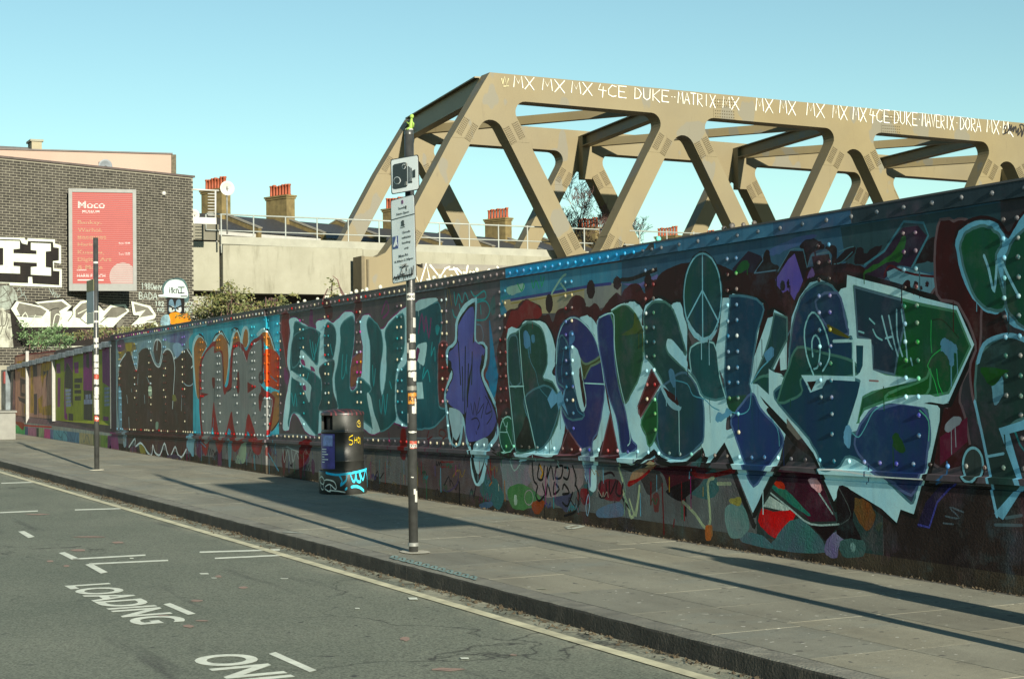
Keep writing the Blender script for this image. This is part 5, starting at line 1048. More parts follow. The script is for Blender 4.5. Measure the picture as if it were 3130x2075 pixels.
# lettering on the bin, sprayed round the drum
def drum(c, r): return lambda P: np.stack([(r)*np.cos(P[:, 0]), (r)*np.sin(P[:, 0]), P[:, 1]], 1)
bcn = Canvas(None); bcn.f = lambda x, y: (R(180)+ (x-970)/150*R(150), (1508-y)/255*1.06)
bcn.crop(900, 1200, 4.479, 'base_graffiti')
ba = (60, 170, 214)
def bz(t):   # angle from picture x via the drum's outline
    out = []
    for q_ in t.split():
        x, y = map(float, q_.split(',')); s_ = max(-.99, min(.99, (x-655)/335)); a = R(248)+math.asin(s_); out.append((a, (1375-70*math.cos(math.asin(s_))*.35-y+20)/1122+.0))
    return out
for t, w in (('340,1165 375,1135 405,1190 390,1240 355,1220 345,1160 360,1290 390,1310 410,1180 530,1185 570,1260 555,1295 480,1230 410,1290 490,1330 490,1230', .016), ('480,1315 580,1320 690,1340', .014)):
    bcn.stroke(bz(t), w, (220, 224, 214))
for t, w in (('610,1100 650,1180 625,1240 700,1180 720,1080', .034), ('760,1090 790,1180 820,1190 835,1090 850,1190 900,1200 880,1080', .034), ('890,1080 930,1190 965,1060 985,1190 995,1300', .03), ('770,1270 830,1265 890,1290 940,1345', .034), ('690,1300 715,1280', .03), ('430,1075 560,1095 720,1082 980,1050', .028)):
    bcn.stroke(bz(t), w, ba, (110, 200, 224))
ob = bcn.build(drum(None, .3075), bn, {'base_graffiti': 'base_graffiti'}, lambda p: M_chalk); 
b2 = Canvas(None); b2.piece = 'gold_tag'
def bz2(t):
    out = []
    for q_ in t.split():
        x, y = map(float, q_.split(',')); s_ = max(-.98, min(.98, (x-622)/295)); out.append((R(248)+math.asin(s_), (1350-y)/1122))
    return out
for t in ('765,530 720,555 715,590 750,600 765,630 745,660 715,655', '790,560 785,640', '790,600 815,595 820,555 818,640', '840,560 830,610 845,640 855,590 840,560', '865,570 862,660'): b2.stroke(bz2(t), .010, (214, 190, 100))
b2.piece = 'round_tag'
for t in ('850,320 825,350 825,400 860,415 872,375 850,322', '850,335 840,365 862,370 855,395'): b2.stroke(bz2(t), .008, (200, 180, 110))
b2.build(drum(None, .2725), bn, {}, lambda p: M_chalk)

# ---- things just outside the picture whose shadows cross the pavement
dirn = math.tan(R(SUN_AZ))
oy = 5.2; ox = 6.70-(11-oy)*dirn
op = thing('direction_sign', 'large blank-backed direction sign on a single post outside the frame', 'sign', (ox, oy, SL*oy))
mb = MB(); mb.tube([(ox, oy, 0), (ox, oy, 3), (ox, oy, 5.12)], .055, 14); mb.build('pole', M_postgrey, op)
mb = MB(); mb.bbox(ox-1.08, ox+.06, oy-.07, oy-.05, 2.9, 5.12, .005); mb.build('panel', M_sb, op)
my = 5.6; mx = 7.51-(12-my)*dirn  # added unseen shape, stands in for a person whose shadow falls here
pm = thing('shadow_caster', 'added unseen shadow caster by the wall outside the frame', 'shadow caster', (mx, my, SL*my))
mb = MB(); mb.lathe([(.15, 0), (.15, .9), (.12, 1.0), (.17, 1.1), (.18, 1.5), (.15, 1.6), (.05, 1.66), (.045, 1.9), (0, 1.91)], 14, (mx, my, SL*my)); mb.build('body', M_post, pm)
mb = MB(); mb.box(mx-.1, mx+.1, my-.2, my-.17, 1.2, 1.45); mb.build('front_plate', M_sb, pm)

# ================================================================== THE RAILWAY BRIDGE
def truss_mat():
    m, nt, b = nodes('truss_paint_tan')
    c = mix(nt, ramp(nt, noise(nt, .35, 5, .6), .35, .7), (.132, .104, .05), (.158, .127, .062))
    c = mix(nt, ramp(nt, noise(nt, .9, 2, .4, stretch=(1, 1, .6)), .62, .64), c, (.122, .112, .08))
    c = mix(nt, ramp(nt, noise(nt, 2.2, 6, .7, stretch=(1.2, 1, .25)), .62, .8), c, (.075, .055, .03))
    c = mix(nt, ramp(nt, noise(nt, 5.5, 7, .72, stretch=(1.5, 1, .1)), .62, .74, (0, 0, 0), (.6, .6, .6)), c, (.06, .035, .018))
    c = mix(nt, ramp(nt, noise(nt, .22, 3, .5), .4, .7, (0, 0, 0), (.35, .35, .35)), c, (.11, .10, .07))
    nt.links.new(c, b.inputs['Base Color']); b.inputs['Roughness'].default_value = .55; bump(nt, b, noise(nt, 14, 4), .12, .01); return m
M_truss = truss_mat()
M_boltg = simple('bolt_tan', (.085, .068, .036), .6, .2, 5, .1)
M_whitep = simple('white_brush_paint', (.4, .4, .38), .7, .08, 3, .1)
M_blackp = simple('black_spray', (.03, .03, .035), .7, .2, 3, .1)
TS = -0.011                      # the bridge falls a little to the right
NX0, NP, YT, TD = 31.9, 10.06, 65.0, 0.86
kk = 0.57; hw = 0.52; zc_ = 14.8; zb_ = 5.95
def fillet(c, a, b, r, n=7):
    c = np.array(c); u = np.array(a)-c; u = u/np.linalg.norm(u); w = np.array(b)-c; w = w/np.linalg.norm(w)
    ang = math.acos(np.clip(u@w, -1, 1)); t = r/math.tan(ang/2); bis = (u+w)/np.linalg.norm(u+w); ctr = c+bis*(r/math.sin(ang/2))
    p0 = c+u*t-ctr; p1 = c+w*t-ctr; a0 = math.atan2(p0[1], p0[0]); a1 = math.atan2(p1[1], p1[0]); d = (a1-a0+math.pi) % (2*math.pi)-math.pi
    return [tuple(ctr+r*np.array((math.cos(a0+d*i/n), math.sin(a0+d*i/n)))) for i in range(n+1)]
inn = lambda n, s, w: n+s*(kk*(zc_-w)-hw)       # inner / outer edges of the members leaving top node n
out_ = lambda n, s, w: n+s*(kk*(zc_-w)+hw)
WS, WB = 12.35, 8.35                            # splices at the top and bottom of each diagonal
CB, CT = 14.19, 15.36; BT, BB = 6.56, 5.36
def tilt(p): return (p[0], p[1]+TS*(p[0]-NX0))
def make_truss(name_parent, yt, xoff, nn):
    X0 = NX0+xoff; nodes_ = [X0+NP*i for i in range(nn)]; fr = dict(o=(0, yt, 0), u=(1, 0, 0), w=(0, 0, 1), n=(0, 1, 0))
    xr = nodes_[-1]+NP*.5
    # top chord with its gussets
    pts = [(X0-.2, CT-.28), (X0-.02, CT), (xr, CT), (xr, CB)]
    for n in reversed(nodes_):
        cr = (out_(n, 1, CB), CB); pts += fillet(cr, (cr[0]+3, CB), (out_(n, 1, 9), 9), .5)
        pts += [(out_(n, 1, WS), WS), (inn(n, 1, WS), WS)]
        wv = zc_-hw/kk; pts += fillet((n, wv), (inn(n, 1, 9), 9), (inn(n, -1, 9), 9), .62)
        pts += [(inn(n, -1, WS), WS), (out_(n, -1, WS), WS)]
        if n != nodes_[0]:
            cl = (out_(n, -1, CB), CB); pts += fillet(cl, (out_(n, -1, 9), 9), (cl[0]-3, CB), .5)
    mb = MB(); mb.prism([tilt(p) for p in pts], t=TD, **fr); mb.build('top_chord', M_truss, name_parent)
    # diagonals
    for n in nodes_:
        for s in (-1, 1):
            q_ = [(inn(n, s, WS), WS), (out_(n, s, WS), WS), (out_(n, s, WB), WB), (inn(n, s, WB), WB)]
            ctr = np.mean(q_, 0); q_ = [tuple(ctr+(np.array(p)-ctr)*np.array((.992, .9995))) for p in q_]
            mb = MB(); mb.prism([tilt(p) for p in q_], o=(0, yt+.015, 0), u=(1, 0, 0), w=(0, 0, 1), n=(0, 1, 0), t=TD-.03); dg = mb.build('diagonal', M_truss, name_parent)
            # splice plates with bolt heads, thing > diagonal > splice_plate
            for wc, up in ((WS+.05, 1), (WB-.05, -1)):
                du = Vector((s*(-kk), 0, 1)).normalized(); wv_ = Vector((du.z, 0, -du.x))
                for lr in (-1, 1):
                    cx = n+s*kk*(zc_-wc); ctr3 = Vector((cx, yt-.012, tilt((cx, wc))[1]))+wv_*(lr*.24)+du*(.42*up)
                    mb = MB(); a = .42; h_ = .16; vs_ = []
                    for e in (0, 1):
                        for i_, j_ in ((-1, -1), (1, -1), (1, 1), (-1, 1)): vs_.append(ctr3+wv_*(i_*h_)+du*(j_*a)+Vector((0, -.012+e*.024, 0)))
                    mb.add(vs_, [(0,1,2,3), (0,4,5,1), (1,5,6,2), (2,6,7,3), (3,7,4,0)])
                    for bi in range(4):
                        for bj in range(9):
                            c3 = ctr3+wv_*((bi-1.5)*.075)+du*((bj-4)*.09)+Vector((0, -.012, 0)); e = .022
                            mb.add([c3+wv_*x_*e+du*y_*e+Vector((0, dd, 0)) for dd in (0, -.03) for x_, y_ in ((-1,-1),(1,-1),(1,1),(-1,1))], [(4,5,6,7), (0,1,5,4), (1,2,6,5), (2,3,7,6), (3,0,4,7)], 1)
                    mb.build('splice_plate', [M_truss, M_boltg], dg)
    # bottom chord with its gussets
    bx = lambda n, s: n+s*kk*(zc_-zb_)
    bn_ = sorted(set([round(bx(nodes_[0], -1), 3)]+[round(bx(n, 1), 3) for n in nodes_]))
    bi_ = lambda n, s, w: n+s*(kk*(w-zb_)-hw); bo_ = lambda n, s, w: n+s*(kk*(w-zb_)+hw)
    pts = [(bn_[-1]+1, BB), (bn_[0]-1.05, BB), (bn_[0]-1.05, BT+.42)]
    cl = (bo_(bn_[0], -1, BT+.42)+.98, BT+.42)
    for i, n in enumerate(bn_):
        first = i == 0
        if first:
            pts += [(n-.45, BT+.42), (n-.05, BT+.62), (n+.32, BT+1.1)]; pts += [(bo_(n, 1, WB)-2*hw, WB), (bo_(n, 1, WB), WB)]
            c_ = (bo_(n, 1, BT), BT); pts += fillet(c_, (bo_(n, 1, 9), 9), (c_[0]+3, BT), .5)
        else:
            c_ = (bo_(n, -1, BT), BT); pts += fillet(c_, (c_[0]-3, BT), (bo_(n, -1, 9), 9), .5)
            pts += [(bo_(n, -1, WB), WB), (bi_(n, -1, WB), WB)]; pts += fillet((n, zb_+hw/kk), (bi_(n, -1, 9), 9), (bi_(n, 1, 9), 9), .62); pts += [(bi_(n, 1, WB), WB), (bo_(n, 1, WB), WB)]
            if i < len(bn_)-1: c_ = (bo_(n, 1, BT), BT); pts += fillet(c_, (bo_(n, 1, 9), 9), (c_[0]+3, BT), .5)
    pts += [(bn_[-1]+1, WB)]
    mb = MB(); mb.prism([tilt(p) for p in pts], t=TD, **fr); mb.build('bottom_chord', M_truss, name_parent)
    mb = MB(); mb.box(bn_[0]-1.2, bn_[0]-1.06, yt-.12, yt+TD, BB+.02, BT+.5); mb.box(bn_[0]-.93, bn_[0]-.85, yt-.1, yt-.002, BB+.05, BT+.36); mb.build('end_stiffener', M_boltg, name_parent)
    return nodes_
bridge = thing('truss_bridge', 'tan steel truss railway bridge rising above the graffiti wall', 'bridge', (45, 71, 0))
near_n = make_truss(bridge, YT, 0, 5); YF, XF = 77.4, 1.55
far_n = make_truss(bridge, YF, XF, 5)
# splice in the top chord
for n in near_n[1:3]:
    for zz in (14.95, 14.42):
        cx = n+2.35+.0; mb = MB(); mb.box(cx-.62, cx+.62, YT-.02, YT-.002, zz-.22+TS*(cx-NX0), zz+.22+TS*(cx-NX0))
        for i in range(9):
            for j in range(3): x_ = cx-.52+i*.13; z_ = zz-.14+j*.14+TS*(cx-NX0); mb.box(x_-.022, x_+.022, YT-.05, YT-.02, z_-.022, z_+.022, 1)
        mb.build('splice_plate', [M_truss, M_boltg], bridge)
tz = lambda x: TS*(x-NX0)
for i, (a, f) in enumerate(zip(near_n, far_n)):
    za = 14.78+tz(a); zf = 14.78+tz(f)
    mb = MB()
    if i == 0:      # portal beam
        for dz_, w_, h_ in ((.5, .5, .06), (-.5, .5, .06), (0, .05, 1.0)): mb.beam((a-.1, YT+TD, za+dz_), (f-.1, YF, zf+dz_), w_, h_)
    else:
        for dz_, w_, h_ in ((.24, .5, .05), (-.32, .5, .05), (0, .05, .56)): mb.beam((a, YT+TD, za+dz_), (f, YF, zf+dz_), w_, h_)
    mb.build('cross_beam', M_truss, bridge)
    mb = MB(); q_ = [(-.25, .3), (.25, .3), (.25, -1.9), (-.25, -1.9)]
    if i: mb.box(f-.28, f+.28, YF-.5, YF-.001, zf-2.1, zf+.25); mb.build('knee_bracket', M_truss, bridge)
    if i < 4:
        b2_ = near_n[i+1]; zb2 = 14.7+tz(b2_)
        mb = MB(); mb.beam((f+.2, YF-.1, zf-.1), (b2_-.4, YT+TD, zb2-.05), .35, .42); mb.build('wind_brace', M_truss, bridge)
mb = MB(); mb.box(29, 72, YT+TD+.2, YF-.05, 5.5, 6.9); mb.build('deck', simple('deck_concrete_dark', (.16, .15, .13), .9, .2, 2, .2), bridge)
# brushed lettering on the chord
tcv = Canvas(lambda x, y: px_Y(x, y, YT)[[0, 2]])
tcv.crop(1500, 200, 1.69, 'white')
for tx, a, b_ in (('MX', 117, 222), ('MX', 265, 380), ('MX', 415, 522), ('4CE', 552, 698), ('DUKE', 738, 918), ('..', 928, 955), ('MATRIX', 965, 1158), ('.', 1168, 1182), ('MX', 1197, 1280)):
    tcv.piece = 'w%d' % a
    for l in letter_lines(tx, a, b_, 52+(a-117)*.098+3, 58, .098, .22): tcv.stroke(l, 5, (240, 240, 232), None, False)
tcv.stroke('55,70 60,100 70,60 80,105 90,70|65,110 90,108', 6, (206, 200, 170), None, False)
tcv.crop(2300, 250, 1.629)
for tx, a, b_ in (('MX', 15, 100), ('MX', 133, 213), ('MX', 268, 357), ('MX', 397, 470), ('MX', 498, 565), ('4CE', 580, 680), ('.', 683, 694), ('DUKE', 702, 818), ('.', 823, 834), ('MAVERIX', 842, 1000), ('.', 1010, 1022), ('DORA', 1030, 1135), ('MX', 1165, 1225), ('.', 1228, 1238), ('M', 1245, 1275)):
    tcv.piece = 'v%d' % a
    for l in letter_lines(tx, a, b_, 80+(a-15)*.0935+2, 62, .0935, .22): tcv.stroke(l, 4.6, (240, 240, 232), None, False)
tcv.stroke('1280,250 1296,275', 6, (240, 240, 232)); tcv.piece = 'black'
tcv.stroke('1248,240 1262,215 1258,255 1246,262 1270,250 1280,212 1272,250 1290,215 1284,250 1300,225 1296,252 1310,222 1312,258 1325,230 1320,270 1340,240 1338,275 1352,225 1330,215 1346,262', 6, (40, 40, 46))
tcv.crop(1100, 700, 1.69, 'white')
for t in ('285,232 308,288 342,178 362,275', '362,186 412,250 440,205 462,195', '484,200 520,262', '556,190 544,246', '600,215 568,232', '668,208 640,232', '708,195 722,215', '780,200 790,212', '460,210 500,205 560,262'):
    tcv.piece = 'z'+t[:3]; tcv.stroke(t, 10, (236, 236, 226), None, False)
tcv.build(lambda P: np.stack([P[:, 0], np.full(len(P), YT-.03), P[:, 1]], 1), bridge, {d_['piece']: 'painted_lettering' for d_ in tcv.L}, lambda p: M_chalk, None, .6)

# ================================================================== CONCRETE VIADUCT
def conc_mat():
    m, nt, b = nodes('viaduct_concrete')
    c = mix(nt, ramp(nt, noise(nt, .8, 6, .65), .3, .7), (.185, .18, .135), (.235, .23, .18))
    c = mix(nt, ramp(nt, noise(nt, 1.6, 6, .65, stretch=(1, 1, .18)), .52, .72), c, (.12, .115, .08))
    nt.links.new(c, b.inputs['Base Color']); b.inputs['Roughness'].default_value = .85; bump(nt, b, noise(nt, 12, 5), .3, .02); return m
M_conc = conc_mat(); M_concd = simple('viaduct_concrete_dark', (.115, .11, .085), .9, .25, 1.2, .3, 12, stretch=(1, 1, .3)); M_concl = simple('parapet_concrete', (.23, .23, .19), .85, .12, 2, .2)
YV = 66.25
via = thing('concrete_viaduct', 'pale concrete viaduct with galvanised handrail behind the truss end', 'viaduct', (20, YV, 0))
vx = lambda x, y: px_Y(560+x/2.1325, 540+y/2.1325, YV)
def vbox(name, x0, y0, x1, y1, mat, ya=YV, depth=1.0):
    a = px_Y(560+x0/2.1325, 540+y0/2.1325, YV); b_ = px_Y(560+x1/2.1325, 540+y1/2.1325, YV); mb = MB(); mb.bbox(a[0], b_[0], ya, ya+depth, b_[2], a[2], .03); return mb.build(name, mat, via)
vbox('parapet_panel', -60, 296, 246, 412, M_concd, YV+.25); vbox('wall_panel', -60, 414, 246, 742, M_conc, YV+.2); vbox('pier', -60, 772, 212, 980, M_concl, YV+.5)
a = vx(259, 432); b_ = px_Y(1110, 885, YV)
mb = MB(); mb.bbox(a[0], b_[0], YV, YV+1, vx(259, 758)[2], vx(259, 440)[2]-.02, .03); mb.build('wall_panel', M_conc, via)
xl = vx(247, 0)[0]; mb = MB(); mb.prism([(xl, 7.53), (47, 7.23), (47, 7.55), (xl, 7.86)], (0, YV+.06, 0), (1, 0, 0), (0, 0, 1), (0, 1, 0), .45); mb.build('edge_beam', M_concl, via)
mb = MB(); mb.prism([(b_[0]+.02, 6.9), (47, 6.7), (47, 7.225), (b_[0]+.02, 7.455)], (0, YV+.01, 0), (1, 0, 0), (0, 0, 1), (0, 1, 0), .8); mb.build('edge_beam', M_conc, via)
mb = MB(); mb.box(8, 47, YV+1.05, YF+2, 5.2, 6.45); mb.box(4, 60, YF+2.1, YF+3, -.5, 5.9); mb.build('abutment', simple('shaded_brick', (.03, .026, .02), .95, .3, 3, .3), via)  # deep shade under the span is put into this dark colour
M_rail = simple('galvanised_rail', (.26, .28, .26), .45, .12, 6, .05)
hr = link('handrail', (lambda mb: (mb.tube([(19.35, YV+.12, 8.77), (47, YV+.12, 8.68)], .032, 8), mb.tube([(19.35, YV+.12, 8.1), (47, YV+.12, 8.02)], .026, 8), mb.tube([(19.35, YV+.12, 8.1), (19.35, YV+.12, 8.77)], .03, 8), mb.mesh('handrail', M_rail))[-1])(MB()), via)
x = 20.0
for k in range(19):
    mb = MB(); mb.tube([(x, YV+.1, 7.15), (x, YV+.12, 7.6), (x, YV+.12, 8.77)], .03, 8); mb.build('handrail_post', M_rail, hr); x += 1.40+.008*k
# white ladder screen and dishes beside the brick house
M_wht = simple('white_metal', (.36, .36, .34), .5, .08, 5, .05)
lad = thing('access_frame', 'white metal ladder frame beside the brown brick house', 'ladder', tuple(px_Y(630, 690, 64)))
def pl(x, y, Y=64): return tuple(px_Y(560+x/2.1325, 540+y/2.1325, Y))
mb = MB(); mb.tube([pl(20, 82), pl(232, 92)], .035, 6); mb.build('top_bar', M_wht, lad)
mb = MB(); mb.tube([pl(210, 92), pl(210, 300)], .04, 6); mb.build('upright', M_wht, lad)
for i in range(8): mb = MB(); mb.tube([pl(160, 112+i*20), pl(208, 113+i*20)], .018, 6); mb.build('rung', M_wht, lad)
mb = MB(); mb.beam(pl(60, 286), pl(214, 290), .1, .26); mb.build('kick_board', M_wht, lad)
def dish(name, label, px, py, Y, r, yaw, tilt_, mat, pole_to=None):
    c = px_Y(px, py, Y); t = thing(name, label, 'satellite dish', tuple(c))
    mb = MB(); mb.lathe([(0, .0), (r*.4, .02*r/.3), (r*.75, .07*r/.3), (r, .13*r/.3), (r*.99, .14*r/.3), (r*.7, .085*r/.3), (0, .02)], 24); o = mb.build('reflector', mat, t)
    o.matrix_parent_inverse = Matrix.Identity(4); o.rotation_euler = (R(90+tilt_), 0, R(yaw))
    mb = MB(); mb.tube([(c[0], c[1]+.02, c[2]), (c[0]+.1*r, c[1]-r*.9, c[2]-.1*r)], .012, 6); mb.build('feed_arm', M_postgrey, t)
    if pole_to:
        e = px_Y(*pole_to, Y); mb = MB(); mb.tube([(e[0], c[1]-.02, c[2]+r*.55), (e[0], c[1]-.02, e[2])], .035, 8); mb.build('mast', M_postgrey, t)
    return t
dish('satellite_dish', 'round white dish on a grey mast above the handrail', 692, 577, 64.5, .30, 0, 0, M_wht, (694, 716))
dish('satellite_dish', 'white dish low behind the brown brick house corner', 592, 658, 63, .22, -10, 0, M_wht)

# ================================================================== BROWN BRICK HOUSE
BD = np.array([.937, .35, 0]); BD = BD/np.linalg.norm(BD); BN = np.array([BD[1], -BD[0], 0]); BP = px_Y(300, 700, 48)
def px_B(x, y, off=0.0):
    r = ray(x, y); t = ((BP+BN*off-O3)@BN)/(r@BN); return O3+r*t
def buv(x, y): P = px_B(x, y); return ((P-BP)@BD, P[2])
bh = thing('brick_house', 'flat-roofed brown brick house with white graffiti along its base', 'house', tuple(BP*np.array((1, 1, 0))+np.array((0, 0, .4))))
U1 = 3.37; U0 = -5.2; BZT = 7.98
M_mort = simple('mortar_pale', (.2, .19, .15), .9, .15, 6, .2); M_brick = simple('brick_dark', (.028, .025, .021), .85, .6, 3.5, .4, 40, objrand=.25)
def bw(u, z, off=0): return BP*np.array((1, 1, 0))+BD*u+BN*off+np.array((0, 0, z))
mb = MB(); q_ = [bw(U0, -.2), bw(U1, -.2), bw(U1, -.2, -6), bw(U0, -.2, -6)]; mb.add(q_+[p+np.array((0, 0, BZT+.2)) for p in q_], [(0,1,5,4), (1,2,6,5), (2,3,7,6), (3,0,4,7), (4,5,6,7)]); mb.build('wall', M_mort, bh)
bm_ = MB(); L_, H_, T_ = .208, .060, .007
bv = []
for e in (0, 1):
    for a, b_ in ((0, 0), (L_, 0), (L_, H_), (0, H_)): bv.append(BD*a+np.array((0, 0, b_))+BN*(T_ if e else -.02))
bm_.add(bv, [(4,5,6,7), (0,1,5,4), (1,2,6,5), (2,3,7,6), (3,0,4,7)]); brick_me = bm_.mesh('brick', M_brick)
allb = MB(); cnt = 0
row = 0; z = BZT-.075-.03
bpos = []
while z > 2.2:
    u = U0+(.1125 if row % 2 else 0)
    while u < U1-.05:
        bpos.append((u, z, min(L_, U1-u))); u += .2245
    z -= .0752; row += 1
key = sorted(range(len(bpos)), key=lambda i: abs(bpos[i][0]-2.4)*1.0+abs(bpos[i][1]-6.6)*1.0 if bpos[i][2] > .2 else 99)
single = set(key[:300])
for i, (u, z, l) in enumerate(bpos):
    P = bw(u, z, rng.uniform(-.004, .004))
    if i in single: o = link('brick', brick_me, bh); o.location = Vector(P)
    else: allb.add([P+v*np.array((l/L_, l/L_, 1)) if l < L_ else P+v for v in [np.array(q) for q in bm_.v]], bm_.f)
tag(allb.build('brick', M_brick, bh), kind='stuff')
mb = MB(); q_ = [bw(U0, BZT, .05), bw(U1+.05, BZT, .05), bw(U1+.05, BZT, -6), bw(U0, BZT, -6)]; mb.add(q_+[p+np.array((0, 0, .06)) for p in q_], [(0,1,5,4), (1,2,6,5), (2,3,7,6), (3,0,4,7), (4,5,6,7), (3,2,1,0)]); mb.build('coping', simple('lead_coping', (.07, .055, .05), .6, .3, 4, .1), bh)
mb = MB(); mb.lathe([(0, .08), (.05, .07), (.07, .03), (.07, 0)], 12); o = mb.build('bulkhead_lamp', M_wht, bh); o.matrix_parent_inverse = Matrix.Identity(4); P = px_B(499, 592); o.location = Vector(P-np.array(bh.location)+BN*.02); o.rotation_euler = (R(90), 0, R(20))
# graffiti on the brickwork
bg = Canvas(lambda x, y: buv(x, y)); w_ = (236, 240, 226); w2 = (220, 226, 212); kb = (40, 36, 34); gy = (126, 124, 116)
bg.crop(0, 700, 2.4875, 'block_letters')
bg.poly('-700,40 165,68 185,68 190,85 205,85 208,70 415,80 415,110 462,125 462,265 408,255 408,300 468,305 468,445 70,430 70,412 -700,390', w_, w2)
bg.poly('-700,60 150,82 165,110 205,120 210,92 400,98 404,140 445,145 445,240 400,245 402,318 450,322 448,428 245,415 242,365 212,365 212,412 -700,380', kb, (52, 46, 42))
bg.poly('-80,85 148,92 148,150 100,155 100,185 275,192 275,165 232,160 232,105 384,112 384,168 345,172 345,290 386,295 386,356 232,348 232,290 278,286 278,258 100,250 100,282 150,285 150,340 -80,332 -80,280 22,275 22,145 -80,140', w_, w2)
bg.piece = 'chrome_letters'
bg.fill('-200,480 60,430 130,520 110,580 30,620 -200,640', (176, 184, 176), (110, 106, 98)); bg.poly('-200,620 20,600 60,640 110,660 150,760 400,790 600,800 900,790 900,900 -200,900', (206, 208, 196), (150, 148, 138))
bg.stroke('-40,640 -20,760 -30,840|10,620 20,720 0,800|45,650 60,700 40,780 70,840|95,690 110,760 90,830|130,760 160,840|-60,560 0,520 60,470|20,440 60,500 90,580|0,560 80,540', 6, (110, 108, 100))
for t in ('0,620 10,720 0,740', '30,620 50,640 40,720 20,740', '80,650 110,680 90,740 60,750'): bg.stroke(t+' ', 8, (120, 116, 108))
bg.poly('72,612 110,540 210,590 262,560 275,540 480,522 560,600 575,570 670,530 700,560 760,570 800,640 860,560 900,880 100,900', kb, (54, 48, 44))
bg.crop(0, 400, 2.613)
for t in ('85,1420 130,1360 380,1410 410,1470 370,1530 345,1568 180,1568', '275,1368 500,1345 570,1400 530,1440 590,1440 590,1568 330,1568 390,1480 380,1430', '580,1420 640,1360 720,1350 780,1390 830,1440 790,1568 560,1568', '760,1500 880,1390 1000,1385 1030,1440 960,1500 900,1568 740,1568', '1045,1360 1200,1400 1245,1470 1230,1500 1160,1520 1240,1520 1270,1568 1020,1568 1110,1480 1060,1470'): bg.poly(t, w_, w2)
for t in ('130,1420 150,1375 320,1410 370,1440 340,1480 160,1480', '300,1378 490,1362 540,1400 470,1440 490,1500 440,1568 400,1568 400,1440 330,1400', '600,1430 650,1380 710,1365 690,1440 640,1500 600,1490', '820,1490 890,1410 985,1400 1015,1440 930,1490', '1065,1380 1180,1412 1225,1470 1110,1490 1160,1430 1080,1450', '1180,1530 1220,1530 1240,1568 1180,1568', '730,1450 760,1470 740,1540 690,1520', '940,1520 1000,1500 960,1568 930,1568'): bg.poly(t, gy, (140, 138, 130))
bg.stroke('390,1440 430,1420 470,1418|130,1480 330,1490|560,1420 580,1460 540,1520|860,1480 800,1530|640,1500 700,1540 740,1480|1040,1360 1060,1470 1110,1480 1030,1560', 7, kb)
bg.stroke('150,1540 200,1450 240,1540 280,1470|420,1560 440,1470 480,1480 460,1560|620,1460 700,1420|880,1530 960,1500', 8, w_)
bg.piece = 'tags'
bg.crop(200, 560, 2.036)
for tx, a, b_, y_, h_ in (('1980', 470, 545, 622, 36), ('WHY', 548, 596, 636, 26), ('BADA', 455, 568, 680, 40), ('182', 556, 610, 736, 26), ('NG', 572, 612, 776, 22), ('DOCK', 735, 792, 736, 26), ('NES', 740, 786, 776, 24)):
    for l in letter_lines(tx, a, b_, y_, h_, .03): bg.stroke(l, 6, (196, 206, 200))
bg.crop(0, 700, 2.4875); bg.stroke('130,470 150,450 165,500 185,480|370,450 400,500 400,460|395,500 420,480 410,520|430,490 435,520 455,500|140,520 180,500 200,540', 6, (180, 190, 184)); bg.crop(200, 560, 2.036)
bg.piece = 'capped_face'
bg.fill('600,650 620,610 680,590 735,600 760,660 758,740 640,720 610,700', (104, 130, 132), (70, 84, 84)); bg.poly('630,708 738,712 738,815 632,815', (34, 30, 32))
bg.fill('610,690 612,650 640,610 690,600 730,615 755,660 756,710 690,712 620,708 580,706 580,694', (228, 238, 234), (206, 222, 222)); bg.fill('640,770 645,730 665,725 680,770 690,730 712,725 720,770 715,805 690,800 680,790 660,805 642,800', (116, 142, 158)); bg.ell(660, 785, 18, 20, (220, 226, 222)); bg.ell(704, 785, 16, 20, (220, 226, 222)); bg.ell(664, 785, 5, 6, (20, 20, 22)); bg.ell(698, 785, 5, 6, (20, 20, 22)); bg.stroke('645,765 676,780|684,780 716,765', 6, (24, 22, 24))
bg.fill('636,835 650,808 690,800 720,812 760,812 780,850 770,872 740,868 720,880 690,872 670,880 645,868', (224, 158, 92), (208, 140, 74)); bg.stroke('636,835 650,808 690,800 720,812 760,812 780,850 770,874|720,812 740,820', 4, (40, 30, 26)); bg.fill('600,830 640,820 650,880 620,896 590,880', (160, 190, 200), (120, 140, 146))
for l in letter_lines('i!', 642, 662, 650, 32) + letter_lines('k', 664, 682, 650, 34) + letter_lines('n', 686, 702, 650, 34) + letter_lines('I', 708, 728, 650, 34): bg.stroke(l, 4, (34, 32, 34), None, False)
bg.stroke('700,648 738,648|700,684 738,684|716,704 755,704', 4, (34, 32, 34), None, False)
M_bpaint = attr_mat('masonry_paint', .8, (1, 1, .6), 5, .25, 16, .02, .12, .3)
def add_brick_bump(m):
    nt = m.node_tree; b = nt.nodes['Principled BSDF']; tc = N(nt, 'ShaderNodeNewGeometry'); sp = N(nt, 'ShaderNodeSeparateXYZ'); nt.links.new(tc.outputs['Position'], sp.inputs[0]); cb = N(nt, 'ShaderNodeCombineXYZ'); nt.links.new(sp.outputs[0], cb.inputs[0]); nt.links.new(sp.outputs[2], cb.inputs[1])
    br = N(nt, 'ShaderNodeTexBrick'); br.inputs['Scale'].default_value = 1.0; br.inputs['Brick Width'].default_value = .21; br.inputs['Row Height'].default_value = .0752; br.inputs['Mortar Size'].default_value = .006; br.inputs['Color1'].default_value = (1,1,1,1); br.inputs['Color2'].default_value = (1,1,1,1); br.inputs['Mortar'].default_value = (0,0,0,1); nt.links.new(cb.outputs[0], br.inputs['Vector']); bump(nt, b, br.outputs['Color'], .5, .01)
add_brick_bump(M_bpaint)
